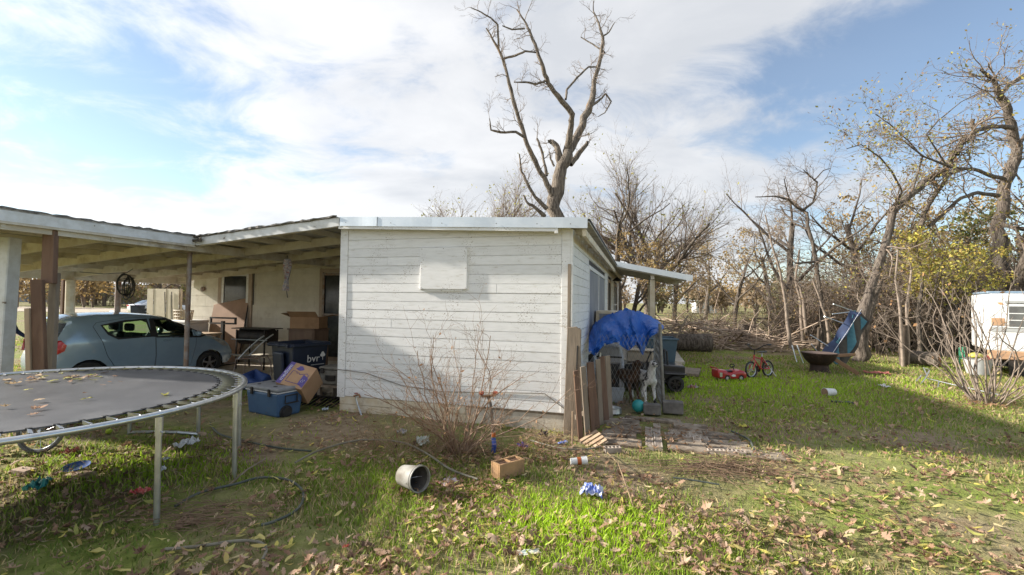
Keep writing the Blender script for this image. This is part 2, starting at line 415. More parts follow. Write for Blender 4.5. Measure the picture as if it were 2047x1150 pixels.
def build_house():
    hr = random.Random(4)
    # front siding, one object for each board
    for i, z in enumerate(ROWS):
        cuts = [FX + .115, -.128]
        if i in (1, 4, 6, 8, 12, 13, 15): cuts.insert(1, hr.uniform(-3.0, -.9))
        for a, b_ in zip(cuts[:-1], cuts[1:]):
            a2 = a + .0015; b2 = b_ - .0015
            if i < 18:
                o = lap_x(a2, b2, z + hr.uniform(-.0016, .0016), z + .1378, t=.022 + hr.uniform(-.0012, .0012))
            else:
                o = lap_x(a2, b2, z, 0, t=.024, ztop0=roof_z(a) + .03, ztop1=roof_z(b_) + .03)
            o.build('siding_board', M_white, house)
    # stained skirt boards and concrete footing
    for k, z in enumerate((-.02, .105)):
        for a, b_ in ((FX + .02, -2.6), (-2.597, -1.25 - .3*k)):
            lap_x(a, b_, z, z + .1235, t=.02).build('skirt_board', M_cream, house)
    MB().box(FX + .01, -.004, .002, .10, .2, 2.86).build('wall_core', M_woodg, house); MB().box(-.10, -.002, .102, 14.1, .25, 2.75).build('wall_core', M_dark, house)
    f = MB(); f.box(FX + .03, -.01, .004, .3, -.15, .25); f.build('foundation', M_conc, house, bevel=.01)
    f = MB(); f.box(-.3, -.005, .304, 14.2, -.15, .3); f.build('foundation', M_conc, house, bevel=.01)
    # corner boards
    MB().box(FX, FX + .112, -.034, .0, .215, 2.96).build('corner_board', M_white, house, bevel=.003)
    MB().box(-.125, .0, -.032, .0, .24, 2.85).build('corner_board', M_white, house, bevel=.003)
    MB().box(.001, .03, -.03, .085, .24, 2.83).build('corner_board', M_white, house, bevel=.003)
    MB().box(FX - .03, FX - .002, -.03, .09, .215, 2.96).build('corner_board', M_white, house, bevel=.003)
    # boarded window
    p = MB().box(-2.31, -1.545, -.062, -.045, 1.965, 2.60).build('window_board', M_white, house, bevel=.003)
    p['label'] = 'square painted board covering the front window'
    for (x0, x1, z0, z1) in ((-2.36, -2.27, 1.90, 2.64), (-1.59, -1.50, 1.90, 2.64), (-2.268, -1.592, 2.53, 2.60), (-2.268, -1.592, 1.93, 2.0)):
        MB().box(x0 + .03, x1 - .03, -.044, -.005, z0 + .06, z1 - .06).build('window_trim', M_white, house)
    for x in (-2.29, -1.93, -1.565):
        for z in (1.985, 2.28, 2.58):
            if x == -1.93 and z == 2.28: continue
            MB().lathe([(.006, 0), (.006, .003), (.001, .004)], 7, TR((x, -.0625, z), (R(90), 0, 0))).build('screw', M_rust, p)
    # roof edge: bent metal flashing in two lengths with screws, a white drip board, soffit
    def flash(x0, x1, y=-.205):
        b = MB()
        pr = [(-.0, .0), (.003, .147), (.05, .152), (.05, .149), (.006, .143), (.003, .0)]
        n = 10
        for k in range(n + 1):
            x = x0 + (x1 - x0)*k/n; dz = roof_z(x); w = .004*math.sin(x*5.1) + .003*math.sin(x*11)
            b.v += [(x, y + w + q[0], dz + q[1]) for q in pr]
        m_ = len(pr)
        for k in range(n):
            for j in range(m_): b.f.append((k*m_ + j, (k + 1)*m_ + j, (k + 1)*m_ + (j + 1) % m_, k*m_ + (j + 1) % m_))
        b.f += [tuple(range(m_)), tuple(n*m_ + j for j in reversed(range(m_)))]
        return b.build('roof_flashing', M_galv, house, smooth=False)
    f1 = flash(-3.66, -2.99, -.213); f2 = flash(-3.05, .25)
    for x in (-3.55, -2.75, -1.9, -1.05, -.45, .02):
        MB().lathe([(.006, 0), (.006, .004), (.001, .006)], 8, TR((x, -.21, roof_z(x) + .055), (R(90), 0, 0))).build('screw', M_blackm, f2)
    b = MB(); b.prism([(-3.70, roof_z(-3.7) - .042), (-.16, roof_z(-.16) - .05), (-.16, roof_z(-.16) + .005), (-3.70, roof_z(-3.7) + .005)], -.192, -.165)
    b.build('drip_board', M_white, house, bevel=.003)
    MB().box(-.20, -.155, -.197, -.163, roof_z(-.18) - .075, roof_z(-.18) + .01).build('board_end', M_white, house, bevel=.003)
    b = MB(); b.prism([(FX, roof_z(FX) + .03), (.2, roof_z(.2) + .03), (.2, roof_z(.2) + .045), (FX, roof_z(FX) + .045)], -.19, .03)
    b.build('soffit', M_cream, house)
    # corrugated roof over the front room
    n = 1100
    b = MB()
    for k in range(n + 1):
        y = -.19 + 14.6*k/n; w = .009*math.sin(y*2*math.pi/.076)
        for x in (-3.72, -1.7, .285): b.v.append((x, y, roof_z(x) + .128 + w))
    for k in range(n):
        for j in range(2): b.f.append((k*3 + j, k*3 + j + 1, k*3 + j + 4, k*3 + j + 3))
    b.build('tin_roof', M_tin, house, smooth=True)
    # side eave: outer rafter board, frieze, rafter tails, roof boards
    MB().box(.175, .225, -.15, 14.2, 2.70, 2.80).build('eave_board', M_cream, house, bevel=.004)
    MB().box(.001, .028, .09, 14.2, 2.66, 2.83).build('frieze_board', M_cream, house, bevel=.003)
    MB().box(.03, .27, -.18, 14.3, 2.885, 2.905).build('roof_board', M_deck, house)
    y = .25
    while y < 14:
        MB().box(-.05, .174, y, y + .045, 2.775, 2.883).build('rafter_tail', M_cream, house); y += .55
    # right side wall boards, broken by window, door and lattice window
    wins = [(2.14, 6.3, .78, 2.50), (7.35, 8.95, .2, 2.50), (10.6, 13.2, .9, 2.50)]
    for z in ROWS[:18]:
        segs = [(.087, 14.2)]
        for (y0, y1, z0, z1) in wins:
            if z + .13 > z0 and z < z1:
                segs = [s for a, c in segs for s in ((a, min(c, y0)), (max(a, y1), c)) if s[1] - s[0] > .02]
        for a, c in segs: lap_y(a + .001, c - .001, z, z + .1385).build('siding_board', M_white, house)
    def frame_y(y0, y1, z0, z1, w, m_, name='window_frame', x=.03):
        f = MB()
        f.box(0, x, y0 - w, y0, z0 - w, z1 + w); f.box(0, x, y1, y1 + w, z0 - w, z1 + w)
        f.box(0, x, y0 + .001, y1 - .001, z1, z1 + w - .002); f.box(0, x + .015, y0 + .001, y1 - .001, z0 - w + .002, z0)
        return f.build(name, m_, house, bevel=.003)
    w = frame_y(2.24, 6.2, .9, 2.42, .08, M_white)
    for a, c in ((2.25, 4.2), (4.26, 6.1)):
        def sh(s, t, a=a, c=c): return (.02 + .02*math.sin(s*9)*(1 - t), a + (c - a)*s + (-.12*t*(1 if c > 5 else 0))*s, .92 + 1.49*t)
        MB().grid(sh, 14, 8).build('screen_sheet', M_screen, w, smooth=True)
    MB().box(-.06, -.01, 2.2, 6.25, .85, 2.45).build('window_pane', M_dark, w)
    MB().box(.0, .035, 4.2, 4.26, .9, 2.42).build('mullion', M_white, w)
    d = frame_y(7.47, 8.85, .3, 2.42, .09, M_trimp, 'door_frame')
    MB().box(-.03, -.005, 7.47, 8.85, .3, 2.42).build('door', M_dark, d)
    MB().tube([(0, 8.7, 1.25), (.05, 8.7, 1.25)], .025, 8).build('door_knob', M_steel, d)
    w = frame_y(10.7, 13.1, 1.0, 2.42, .09, M_trimp)
    MB().box(-.03, -.005, 10.7, 13.1, 1.0, 2.42).build('window_pane', M_glassd, w)
    for yy in (11.5, 12.3): MB().box(0, .022, yy - .02, yy + .02, 1.0, 2.42).build('muntin', M_white, w)
    MB().box(0, .026, 10.7, 13.1, 1.69, 1.73).build('muntin', M_white, w)
    MB().box(.0, .04, 14.1, 14.25, .24, 2.8).build('corner_board', M_white, house)
    lm = MB(); lm.lathe([(.16, 0), (.15, .03), (.05, .11), (.02, .13)], 12, TR((.22, 8.95, 2.50)), True)
    lm.build('porch_lamp', M_blackm, house, smooth=True)
    # porch roof on a post
    def pz(x): return 3.02 - .20*(x - .1)
    b = MB(); b.prism([(.1, pz(.1)), (2.38, pz(2.38)), (2.38, pz(2.38) + .03), (.1, pz(.1) + .03)], 7.6, 12.2); pr = b.build('porch_roof', M_tin, house)
    b = MB(); b.prism([(.18, pz(.18) - .11), (2.40, pz(2.4) - .125), (2.40, pz(2.4) + .045), (.18, pz(.18) + .045)], 7.565, 7.585); b.build('porch_flashing', M_galv, pr)
    b = MB(); b.prism([(.25, pz(.25) - .15), (2.15, pz(2.15) - .15), (2.15, pz(2.15) - .01), (.25, pz(.25) - .01)], 7.62, 7.67); b.build('porch_rafter', M_bare, pr)
    for y in (8.8, 10.0, 11.2, 12.1):
        b = MB(); b.prism([(.1, pz(.1) - .10), (2.3, pz(2.3) - .10), (2.3, pz(2.3) - .002), (.1, pz(.1) - .002)], y, y + .045); b.build('porch_rafter', M_bare, pr)
    MB().box(1.25, 1.35, 7.675, 12.1, pz(1.3) - .28, pz(1.3) - .155).build('porch_beam', M_bare, pr)
    for y in (7.75, 11.9): MB().box(1.23, 1.37, y, y + .14, -.03, pz(1.3) - .285).build('porch_post', M_cream, house, bevel=.006)
    MB().box(.05, 2.2, 7.7, 12.0, -.1, .12).build('porch_slab', M_conc, house, bevel=.01)
    # left flank of the front room and the beige porch wall behind it
    for z in ROWS[:18]: lap_y(.0, 3.68, z, z + .1385, x=FX, t=-.02).build('siding_board', M_white, house)
    MB().box(-11.55, FX - .03, 3.72, 3.9, -.1, 2.95).build('wall_core', M_beige, house)
    pw = [(-10.50, -9.28, .55, 2.58), (-7.12, -6.05, .15, 2.58)]
    k = 0
    for i in range(10):
        z0 = .02 + .302*i; z1 = min(z0 + .301, 2.93)
        x = -11.55 - .6*(i % 2)
        while x < FX - .05:
            a, c = max(x, -11.55), min(x + 1.22, FX - .04); x += 1.22
            segs = [(a, c)]
            for (x0, x1, q0, q1) in pw:
                if z1 - .02 > q0 and z0 < q1: segs = [s for p_, q_ in segs for s in ((p_, min(q_, x0)), (max(p_, x1), q_)) if s[1] - s[0] > .03]
            for p_, q_ in segs: lap_x(p_ + .0015, q_ - .0015, z0, z1, y=3.72, t=.02).build('wall_panel', M_beige, house)
    def frame_x(x0, x1, z0, z1, wd_, m_, y=3.695):
        f = MB(); f.box(x0 - wd_, x0, y - .02, y + .03, z0 - wd_, z1 + wd_); f.box(x1, x1 + wd_, y - .02, y + .03, z0 - wd_, z1 + wd_)
        f.box(x0 + .001, x1 - .001, y - .02, y + .03, z1, z1 + wd_ - .002); f.box(x0 + .001, x1 - .001, y - .035, y + .03, z0 - wd_ + .002, z0)
        return f.build('window_frame', m_, house, bevel=.003)
    w = frame_x(-10.36, -9.42, .7, 2.46, .12, M_trimp)
    f = MB(); f.box(-10.36, -10.28, 3.68, 3.715, .7, 2.46); f.box(-9.50, -9.42, 3.68, 3.715, .7, 2.46); f.box(-10.279, -9.501, 3.68, 3.715, 2.39, 2.458); f.build('sash', M_white, w)
    MB().box(-10.27, -9.51, 3.70, 3.71, .7, 2.385).build('window_pane', M_glassd, w)
    w = frame_x(-7.02, -6.12, .3, 2.48, .10, M_trimp)
    MB().box(-7.0, -6.15, 3.70, 3.71, .3, 2.45).build('window_pane', M_glassd, w)
    f = MB(); f.box(-7.02, -6.96, 3.665, 3.69, .3, 2.46); f.box(-6.955, -6.18, 3.665, 3.69, 1.36, 1.41); f.box(-6.955, -6.18, 3.665, 3.69, 2.40, 2.46); f.box(-6.18, -6.12, 3.665, 3.69, .3, 2.46); f.build('sash', M_rust, w)
    f = MB(); f.tube([(-10.62, 3.66, 2.50), (-10.0, 3.655, 2.60), (-9.5, 3.655, 2.62), (-9.28, 3.66, 2.70), (-9.22, 3.66, 2.55), (-9.23, 3.67, 1.6)], .012, 6); f.build('cable', M_black, house)
    MB().lathe([(.05, 0), (.07, .01), (.07, .05), (.03, .06)], 12, TR((-11.0, 3.69, 2.02), (R(90), 0, 0)), True).build('meter_knob', M_rust, house)
    # closing walls and roof of the back part
    b = MB(); b.box(-11.55, -11.4, 3.91, 14.2, -.1, 2.4); b.box(-11.55, -.02, 14.21, 14.3, -.1, 2.4); b.build('rear_wall', M_beige, house)
    b = MB(); b.prism([(-11.6, 2.62), (FX - .02, 3.02), (FX - .02, 3.06), (-11.6, 2.66)], 3.75, 14.4); b.build('roof_deck', M_deck, house)
    MB().box(-11.5, FX - .05, .9, 3.68, -.1, .06).build('porch_floor', M_conc, house, bevel=.01)
build_house()

# ================================================================== CARPORT
def cz(x): return 2.705 + .088*(x + 6.63)            # underside of the fascia line
EX, LX, NY = -6.63, -11.5, -2.95
def build_carport():
    cr = random.Random(9)
    cp = thing('carport', 'open wooden carport with sagging low roof and peeling white fascia joined to the house', 'carport', HO, -HA)
    # roof deck in two pieces (the left wing reaches forward)
    b = MB(); b.prism([(EX + .01, cz(EX) + .135), (FX - .02, cz(FX) + .135), (FX - .02, cz(FX) + .16), (EX + .01, cz(EX) + .16)], -.17, 3.7); b.build('roof_deck', M_deck, cp)
    b = MB(); b.prism([(LX - .1, cz(LX) + .135), (EX, cz(EX) + .135), (EX, cz(EX) + .16), (LX - .1, cz(LX) + .16)], NY, 3.7); b.build('roof_deck', M_deck, cp)
    # fascia boards: along the front and along the forward eave
    def fas(p, q, t=.03, n=14, hgt=.135, nm='fascia'):
        b = MB(); p, q = V(p), V(q); d = (q - p).normalized(); s = V((0, 0, 1)).cross(d)
        for k in range(n + 1):
            c = p.lerp(q, k/n) + V((0, 0, .006*mn.noise(V((k*.9, p.x, 2))))); j = .004*mn.noise(V((k*1.7, 4, p.y)))
            b.v += [c, c + s*t, c + s*t + V((0, 0, hgt + j)), c + V((0, 0, hgt + j))]
        for k in range(n):
            for j in range(4): b.f.append((4*k + j, 4*k + 4 + j, 4*k + 4 + (j + 1) % 4, 4*k + (j + 1) % 4))
        b.f += [(3, 2, 1, 0), tuple(4*n + j for j in range(4))]
        return b.build(nm, M_oldwhite, cp)
    fas((EX + .02, -.2, cz(EX)), (FX + .06, -.2, cz(FX)))
    fas((EX, NY, cz(EX)), (EX, -.17, cz(EX) + .01))
    # ragged roofing felt along the edges
    def felt(p, q, n, nm):
        b = MB(); p, q = V(p), V(q)
        for k in range(n + 1):
            c = p.lerp(q, k/n); w = U(.0, .025)
            b.v += [c + V((-.02, -.0 - w, U(-.012, .012))), c + V((-.25, .25, .02)), c + V((-.25, .25, .035)), c + V((-.02, -w, U(.012, .035)))]
        for k in range(n):
            for j in range(4): b.f.append((4*k + j, 4*k + 4 + j, 4*k + 4 + (j + 1) % 4, 4*k + (j + 1) % 4))
        b.build(nm, mat('roof_felt', (.20, .19, .18), (.11, .10, .09), 20, .95), cp)
    felt((EX + .02, -.215, cz(EX) + .15), (FX + .06, -.215, cz(FX) + .15), 40, 'roofing_felt')
    felt((EX + .03, NY, cz(EX) + .15), (EX + .03, -.2, cz(EX) + .16), 50, 'roofing_felt')
    # a torn, rotten corner where the two edges meet
    b = MB()
    for k in range(9):
        c = V((EX + U(-.25, .12), -.22 + U(-.03, .03), cz(EX) + U(.05, .16)))
        b.box(-U(.05, .16), U(.05, .16), -.012, .012, -.012, .02, TR(c, (U(-.3, .3), U(-.3, .3), U(-.5, .5))))
    b.build('rotten_corner', mat('rotten_wood', (.05, .04, .03), (.11, .09, .07), 20, .95), cp)
    # beams follow the slope, joists cross them
    for y in (-2.72, -1.5, -.32, .9, 2.1, 3.3):
        xr = FX - .03 if y > 0 else EX - .04
        b = MB(); b.prism([(LX, cz(LX) - .07), (xr, cz(xr) - .07), (xr, cz(xr) + .09), (LX, cz(LX) + .09)], y, y + .045); b.build('beam', M_bare, cp)
    b = MB(); b.prism([(EX + .05, cz(EX) - .01), (FX - .03, cz(FX) - .01), (FX - .03, cz(FX) + .125), (EX + .05, cz(EX) + .125)], -.165, -.12); b.build('beam', M_bare, cp)
    x = LX + .25
    while x < FX - .2:
        y0 = NY + .05 if x < EX - .05 else -.11
        MB().box(x, x + .04, y0, 3.68, cz(x) + .03 + .004, cz(x) + .132).build('joist', M_bare, cp); x += .61
    MB().box(EX - .10, EX - .055, NY, 3.68, cz(EX) - .10, cz(EX) + .06).build('edge_beam', M_bare, cp)
    MB().box(EX + .002 - .05, EX - .003, NY, -.2, cz(EX) - .03, cz(EX) + .128).build('edge_beam', M_bare, cp)
    MB().box(LX - .06, LX - .005, NY, 3.68, cz(LX) - .13, cz(LX) + .13).build('edge_beam', M_bare, cp)
    # posts
    Hi = HM.inverted()
    w = Hi @ G(-4, 846); t_ = cz(w.x) - .01
    b = MB(); b.box(-.085, .085, -.085, .085, .62, t_ - .0, TR((w.x, w.y, 0), (R(-.4), R(.8), R(12)))); o = b.build('post', M_oldwhite, cp, bevel=.012); o['label'] = 'peeling white post'
    b = MB()
    for k in range(4): b.box(-.08 + .04*k, -.045 + .04*k, -.08, .08, -.05, .62 + U(-.03, .12), TR((w.x, w.y, 0), (R(-.4), R(.8), R(12))))
    b.build('rotten_post_foot', M_woodg, cp, bevel=.006)
    p = Hi @ G(86, 858)
    MB().box(-.075, .075, -.04, .04, 1.95, cz(EX) - .03, TR((p.x + .02, p.y, 0), (0, R(-.5), R(20)))).build('post', M_woodd, cp, bevel=.006)
    MB().box(-.055, .055, -.03, .03, -.05, 2.1, TR((p.x - .07, p.y + .09, 0), (0, R(.3), R(14)))).build('post', M_woodg, cp, bevel=.006)
    MB().box(-.07, .07, -.03, .03, -.05, 2.0, TR((p.x + .12, p.y - .07, 0), (R(1.0), R(-3.2), R(22)))).build('brace_board', M_woodd, cp, bevel=.006)
    MB().box(-.03, .03, -.035, .03, -.05, 1.62, TR((p.x + .02, p.y - .13, 0), (R(1.0), R(-2.6), R(22)))).build('brace_board', M_woodt, cp, bevel=.004)
    MB().tube([(EX - .30, -.05, -.05), (EX - .29, -.06, 1.3), (EX - .29, -.06, cz(EX) - .1)], .04, 12).build('post', M_rust, cp, smooth=True)
    MB().tube([(EX - .295, -.055, 1.22), (EX - .295, -.055, 1.27)], .046, 12).build('pipe_collar', M_rust, cp, smooth=True)
    MB().tube([(LX + .08, .80, -.05), (LX + .05, .80, cz(LX) - .135)], .085, 14).build('post', M_cream, cp, smooth=True)
    MB().box(LX - .12, LX - .05, .72, .80, -.05, cz(LX) - .14).build('post', M_woodd, cp)
    MB().tube([(LX + .02, 1.8, -.05), (LX + .02, 1.8, cz(LX) - .135)], .06, 12).build('post', M_rust, cp, smooth=True)
    MB().box(LX - .07, LX + .09, 1.68, 1.76, 1.28, 1.42).build('post_clamp', M_steel, cp, bevel=.01)
    return cp
carport = build_carport()
# ================================================================== VEGETATION
nr = np.random.default_rng(5)
def np_mesh(name, verts, faces, colors=None, smooth=False):
    """verts (n,3); faces (m,k) all with k corners; colors (n,3) per vertex"""
    verts = np.ascontiguousarray(verts, np.float32); faces = np.ascontiguousarray(faces, np.int32)
    me = bpy.data.meshes.new(name); m, k = faces.shape
    me.vertices.add(len(verts)); me.vertices.foreach_set('co', verts.ravel())
    me.loops.add(m*k); me.loops.foreach_set('vertex_index', faces.ravel())
    me.polygons.add(m); me.polygons.foreach_set('loop_start', np.arange(0, m*k, k, dtype=np.int32))
    if smooth: me.polygons.foreach_set('use_smooth', np.ones(m, bool))
    me.update(calc_edges=True)
    if colors is not None:
        ca = me.color_attributes.new('col', 'FLOAT_COLOR', 'POINT')
        c4 = np.ones((len(verts), 4), np.float32); c4[:, :3] = colors; ca.data.foreach_set('color', c4.ravel())
    return me
def tubes_np(P, Rr, n):
    """P (m,k,3) polylines, Rr (m,k) radii -> verts, quads"""
    m, k, _ = P.shape
    T = np.empty_like(P); T[:, 1:-1] = P[:, 2:] - P[:, :-2]; T[:, 0] = P[:, 1] - P[:, 0]; T[:, -1] = P[:, -1] - P[:, -2]
    T /= np.linalg.norm(T, axis=2, keepdims=True) + 1e-9
    D = P[:, -1] - P[:, 0]; D = D/(np.linalg.norm(D, axis=1, keepdims=True) + 1e-9)
    ref = np.where(np.abs(D[:, 2:3]) < .75, np.array([[0, 0, 1.]]), np.array([[1., .2, 0]]))[:, None, :]
    A = np.cross(T, np.broadcast_to(ref, T.shape)); A /= np.linalg.norm(A, axis=2, keepdims=True) + 1e-9
    B = np.cross(T, A)
    an = 2*np.pi*np.arange(n)/n
    Vv = P[:, :, None, :] + Rr[:, :, None, None]*(A[:, :, None, :]*np.cos(an)[None, None, :, None] + B[:, :, None, :]*np.sin(an)[None, None, :, None])
    idx = np.arange(m*k*n).reshape(m, k, n)
    a = idx[:, :-1, :]; b = np.roll(a, -1, axis=2); d = idx[:, 1:, :]; c = np.roll(d, -1, axis=2)
    F = np.stack([a, b, c, d], -1).reshape(-1, 4)
    return Vv.reshape(-1, 3), F
def lines_mesh(name, lines, sides):
    """lines: list of (pts list, radii list); grouped by length"""
    by = {}
    for p, r in lines: by.setdefault(len(p), []).append((p, r))
    vs, fs, o = [], [], 0
    for k, g in by.items():
        v_, f_ = tubes_np(np.array([q[0] for q in g], float), np.array([q[1] for q in g], float), sides)
        vs.append(v_); fs.append(f_ + o); o += len(v_)
    return np_mesh(name, np.concatenate(vs), np.concatenate(fs), smooth=True)
def unit(v_): return v_/(np.linalg.norm(v_) + 1e-9)
def grow(out, g, p, d, L, r, lev, P):
    k = P['k'][lev]; pts = [p.copy()]; rad = [r]; d = unit(d); dirs = [d]
    for i in range(1, k):
        d = unit(d + g.normal(0, P['wob'][lev], 3) + np.array([0, 0, P['up'][lev]]))
        p = p + d*(L/(k - 1)); pts.append(p); dirs.append(d)
        rad.append(r*(1 - (1 - P['tip'][lev])*i/(k - 1)))
    out.setdefault(lev, []).append((pts, rad))
    if lev + 1 >= len(P['k']): return
    n = P['n'][lev]; n = max(1, int(n + g.integers(-1, 2)))
    for c in range(n):
        f = P['start'][lev] + (1 - P['start'][lev])*(c + g.uniform(.1, .9))/n
        q = f*(k - 1); i = min(int(q), k - 2); w = q - i
        bp = pts[i]*(1 - w) + pts[i + 1]*w; br = rad[i]*(1 - w) + rad[i + 1]*w
        ax = unit(np.cross(dirs[i], g.normal(0, 1, 3))); an = P['ang'][lev]*g.uniform(.6, 1.3)
        nd = dirs[i]*math.cos(an) + ax*math.sin(an)
        grow(out, g, bp, nd, L*P['len'][lev]*g.uniform(.6, 1.25)*(1.15 - .45*f), max(br*P['rr'][lev], .0025*P.get('min', 1)), lev + 1, P)
def leaf_quads(C, size, cols, g, droop=.3):
    n = len(C); a = g.normal(0, 1, (n, 3)); a /= np.linalg.norm(a, axis=1, keepdims=True)
    b = np.cross(a, g.normal(0, 1, (n, 3))); b /= np.linalg.norm(b, axis=1, keepdims=True) + 1e-9
    s = size*g.uniform(.55, 1.35, (n, 1))
    v_ = np.stack([C - a*s, C + b*s*.5, C + a*s, C - b*s*.5], 1).reshape(-1, 3)
    return v_, np.arange(4*n).reshape(n, 4), np.repeat(cols, 4, 0)
def palette(g, n, cols, var=.25):
    c = np.array(cols, float)[g.integers(0, len(cols), n)]
    return c*(1 + g.uniform(-var, var, (n, 1)))

M_bark = mat('grey_bark', (.19, .155, .125), (.07, .054, .043), 6, .95, stretch=(3, 3, .6), bump=.12, bscale=5, c3=(.22, .19, .155), s3=1.2)
M_barkd = mat('dead_tree_bark', (.25, .21, .17), (.085, .068, .054), 5, .95, stretch=(3, 3, .5), bump=.08, bscale=7, c3=(.30, .20, .12), s3=.8, lo3=.6, hi3=.7)
M_twig = mat('twig_bark', (.24, .19, .15), (.16, .122, .095), 5, .95)
M_pale = mat('pale_stem', (.27, .215, .17), (.18, .14, .11), 6, .9, bump=.004, bscale=30)
M_red = mat('reddish_stem', (.23, .14, .09), (.32, .225, .155), 9, .85)
M_leaf = mat('leaf_colours', (.2, .2, .05), attr='col', rough=.7, sub=.35)
M_straw = mat('straw_stems', (.36, .26, .15), (.22, .15, .09), 8, .9)

BARE = dict(k=[9, 8, 7, 5, 4], wob=[.07, .13, .16, .18, .2], up=[.06, .05, .04, .03, .02], tip=[.55, .3, .3, .35, .5], n=[6, 6, 6, 5], start=[.28, .25, .2, .15], ang=[.75, .75, .75, .7], len=[.72, .58, .52, .5], rr=[.55, .5, .5, .55])
def make_tree_meshes(name, seed, h, r, P, lean=(0, 0), leaves=0, lcols=None, lsize=.06, sides=(9, 3)):
    g = np.random.default_rng(seed); out = {}
    grow(out, g, np.zeros(3), np.array([lean[0], lean[1], 1.0]), h, r, 0, P)
    lo = [q for l in out if l < 2 for q in out[l]]; hi = [q for l in out if l >= 2 for q in out[l]]
    res = [lines_mesh(name + '_trunk', lo, sides[0]), lines_mesh(name + '_crown', hi, sides[1])]
    if leaves:
        tips = np.array([q[0][-1] for l in out if l >= 3 for q in out[l]]); C = tips[g.integers(0, len(tips), leaves)] + g.normal(0, .12, (leaves, 3))
        v_, f_, c_ = leaf_quads(C, lsize, palette(g, leaves, lcols), g); res.append(np_mesh(name + '_leaves', v_, f_, c_))
    return res
def place_tree(meshes, name, label, loc, rz=0, sc=1.0, group=None, bark=None, cat='tree'):
    t = thing(name, label, cat, loc, rz, group, sc)
    obj('trunk', meshes[0], bark or M_bark, t); obj('crown', meshes[1], M_twig, t)
    if len(meshes) > 2: obj('foliage', meshes[2], M_leaf, t)
    return t

def skeleton_tree(name, label, limbs, Y, bark, seed, sub, leaves=None, wpx=1.0, cat='tree', minr=.012):
    """limbs: list of (part kind, [(px, py, width_px, depth offset)...]) surveyed from the photograph at distance Y"""
    g = np.random.default_rng(seed)
    base = limbs[0][0]; bp = at(base[0], base[1], Y + base[3]); bp.z = 0
    main, extra = [], {}
    for L in limbs:
        pts = [np.array(at(q[0], q[1], Y + q[3])) for q in L]; rad = [max(q[2]*wpx*(Y + q[3])/FPX/2, minr) for q in L]
        P2, R2 = [pts[0]], [rad[0]]                 # densify with a wobble
        for i in range(1, len(pts)):
            n = 3
            for j in range(1, n + 1):
                f = j/n; e = g.normal(0, .22, 3)*rad[i] if f < 1 else 0
                a, b = pts[i - 1], pts[i]
                P2.append(a*(1 - f) + b*f + e); R2.append((rad[i - 1]*(1 - f) + rad[i]*f)*g.uniform(.93, 1.1))
        main.append((P2, R2))
        if sub and len(L) > 2:
            tot = sum(np.linalg.norm(P2[i + 1] - P2[i]) for i in range(len(P2) - 1))
            for _ in range(int(tot*sub['per_m'])):
                i = int(len(P2)*g.uniform(sub.get('from', .35), 1)); i = min(max(i, 1), len(P2) - 1)
                d = unit(unit(P2[i] - P2[i - 1]) + g.normal(0, .9, 3))
                grow(extra, g, P2[i], d, sub['len']*g.uniform(.5, 1.3), min(R2[i]*.45, sub['r']), 0, sub['P'])
    t = thing(name, label, cat, bp)
    M = np.array(bp)
    def sh(ls): return [([p - M for p in q], r) for q, r in ls]
    obj('trunk', lines_mesh('trunk', sh(main), 12), bark, t)
    if extra: obj('crown', lines_mesh('crown', sh([q for l in extra.values() for q in l]), 4), M_twig, t)
    if leaves:
        n, cols, size = leaves
        tips = np.array([q[0][-1] for l in extra.values() for q in l]) - M
        C = tips[g.integers(0, len(tips), n)] + g.normal(0, .13, (n, 3))
        v_, f_, c_ = leaf_quads(C, size, palette(g, n, cols), g); obj('foliage', np_mesh('foliage', v_, f_, c_), M_leaf, t)
    return t
TW = dict(k=[6, 5, 4], wob=[.28, .28, .25], up=[.03, .02, .02], tip=[.35, .4, .5], n=[5, 3], start=[.2, .2], ang=[.8, .8], len=[.55, .55], rr=[.6, .6], min=2.0)
OL = [(.28, .26, .06), (.38, .31, .06), (.20, .20, .055), (.26, .15, .065), (.32, .23, .07)]
def z7(l, dys=0, s=1.0):     # measured on an enlargement of the dead tree
    return [(840 + x/2.614, y/2.614, w/2.614*s, d + dys) for x, y, w, d in l]
def z5(l, s=1.0): return [(1660 + x/2.447, 130 + y/2.447, w/2.447*s, d) for x, y, w, d in l]
def z6(l, s=1.0): return [(1150 + x/3.0255, 280 + y/3.0255, w/3.0255*s, d) for x, y, w, d in l]
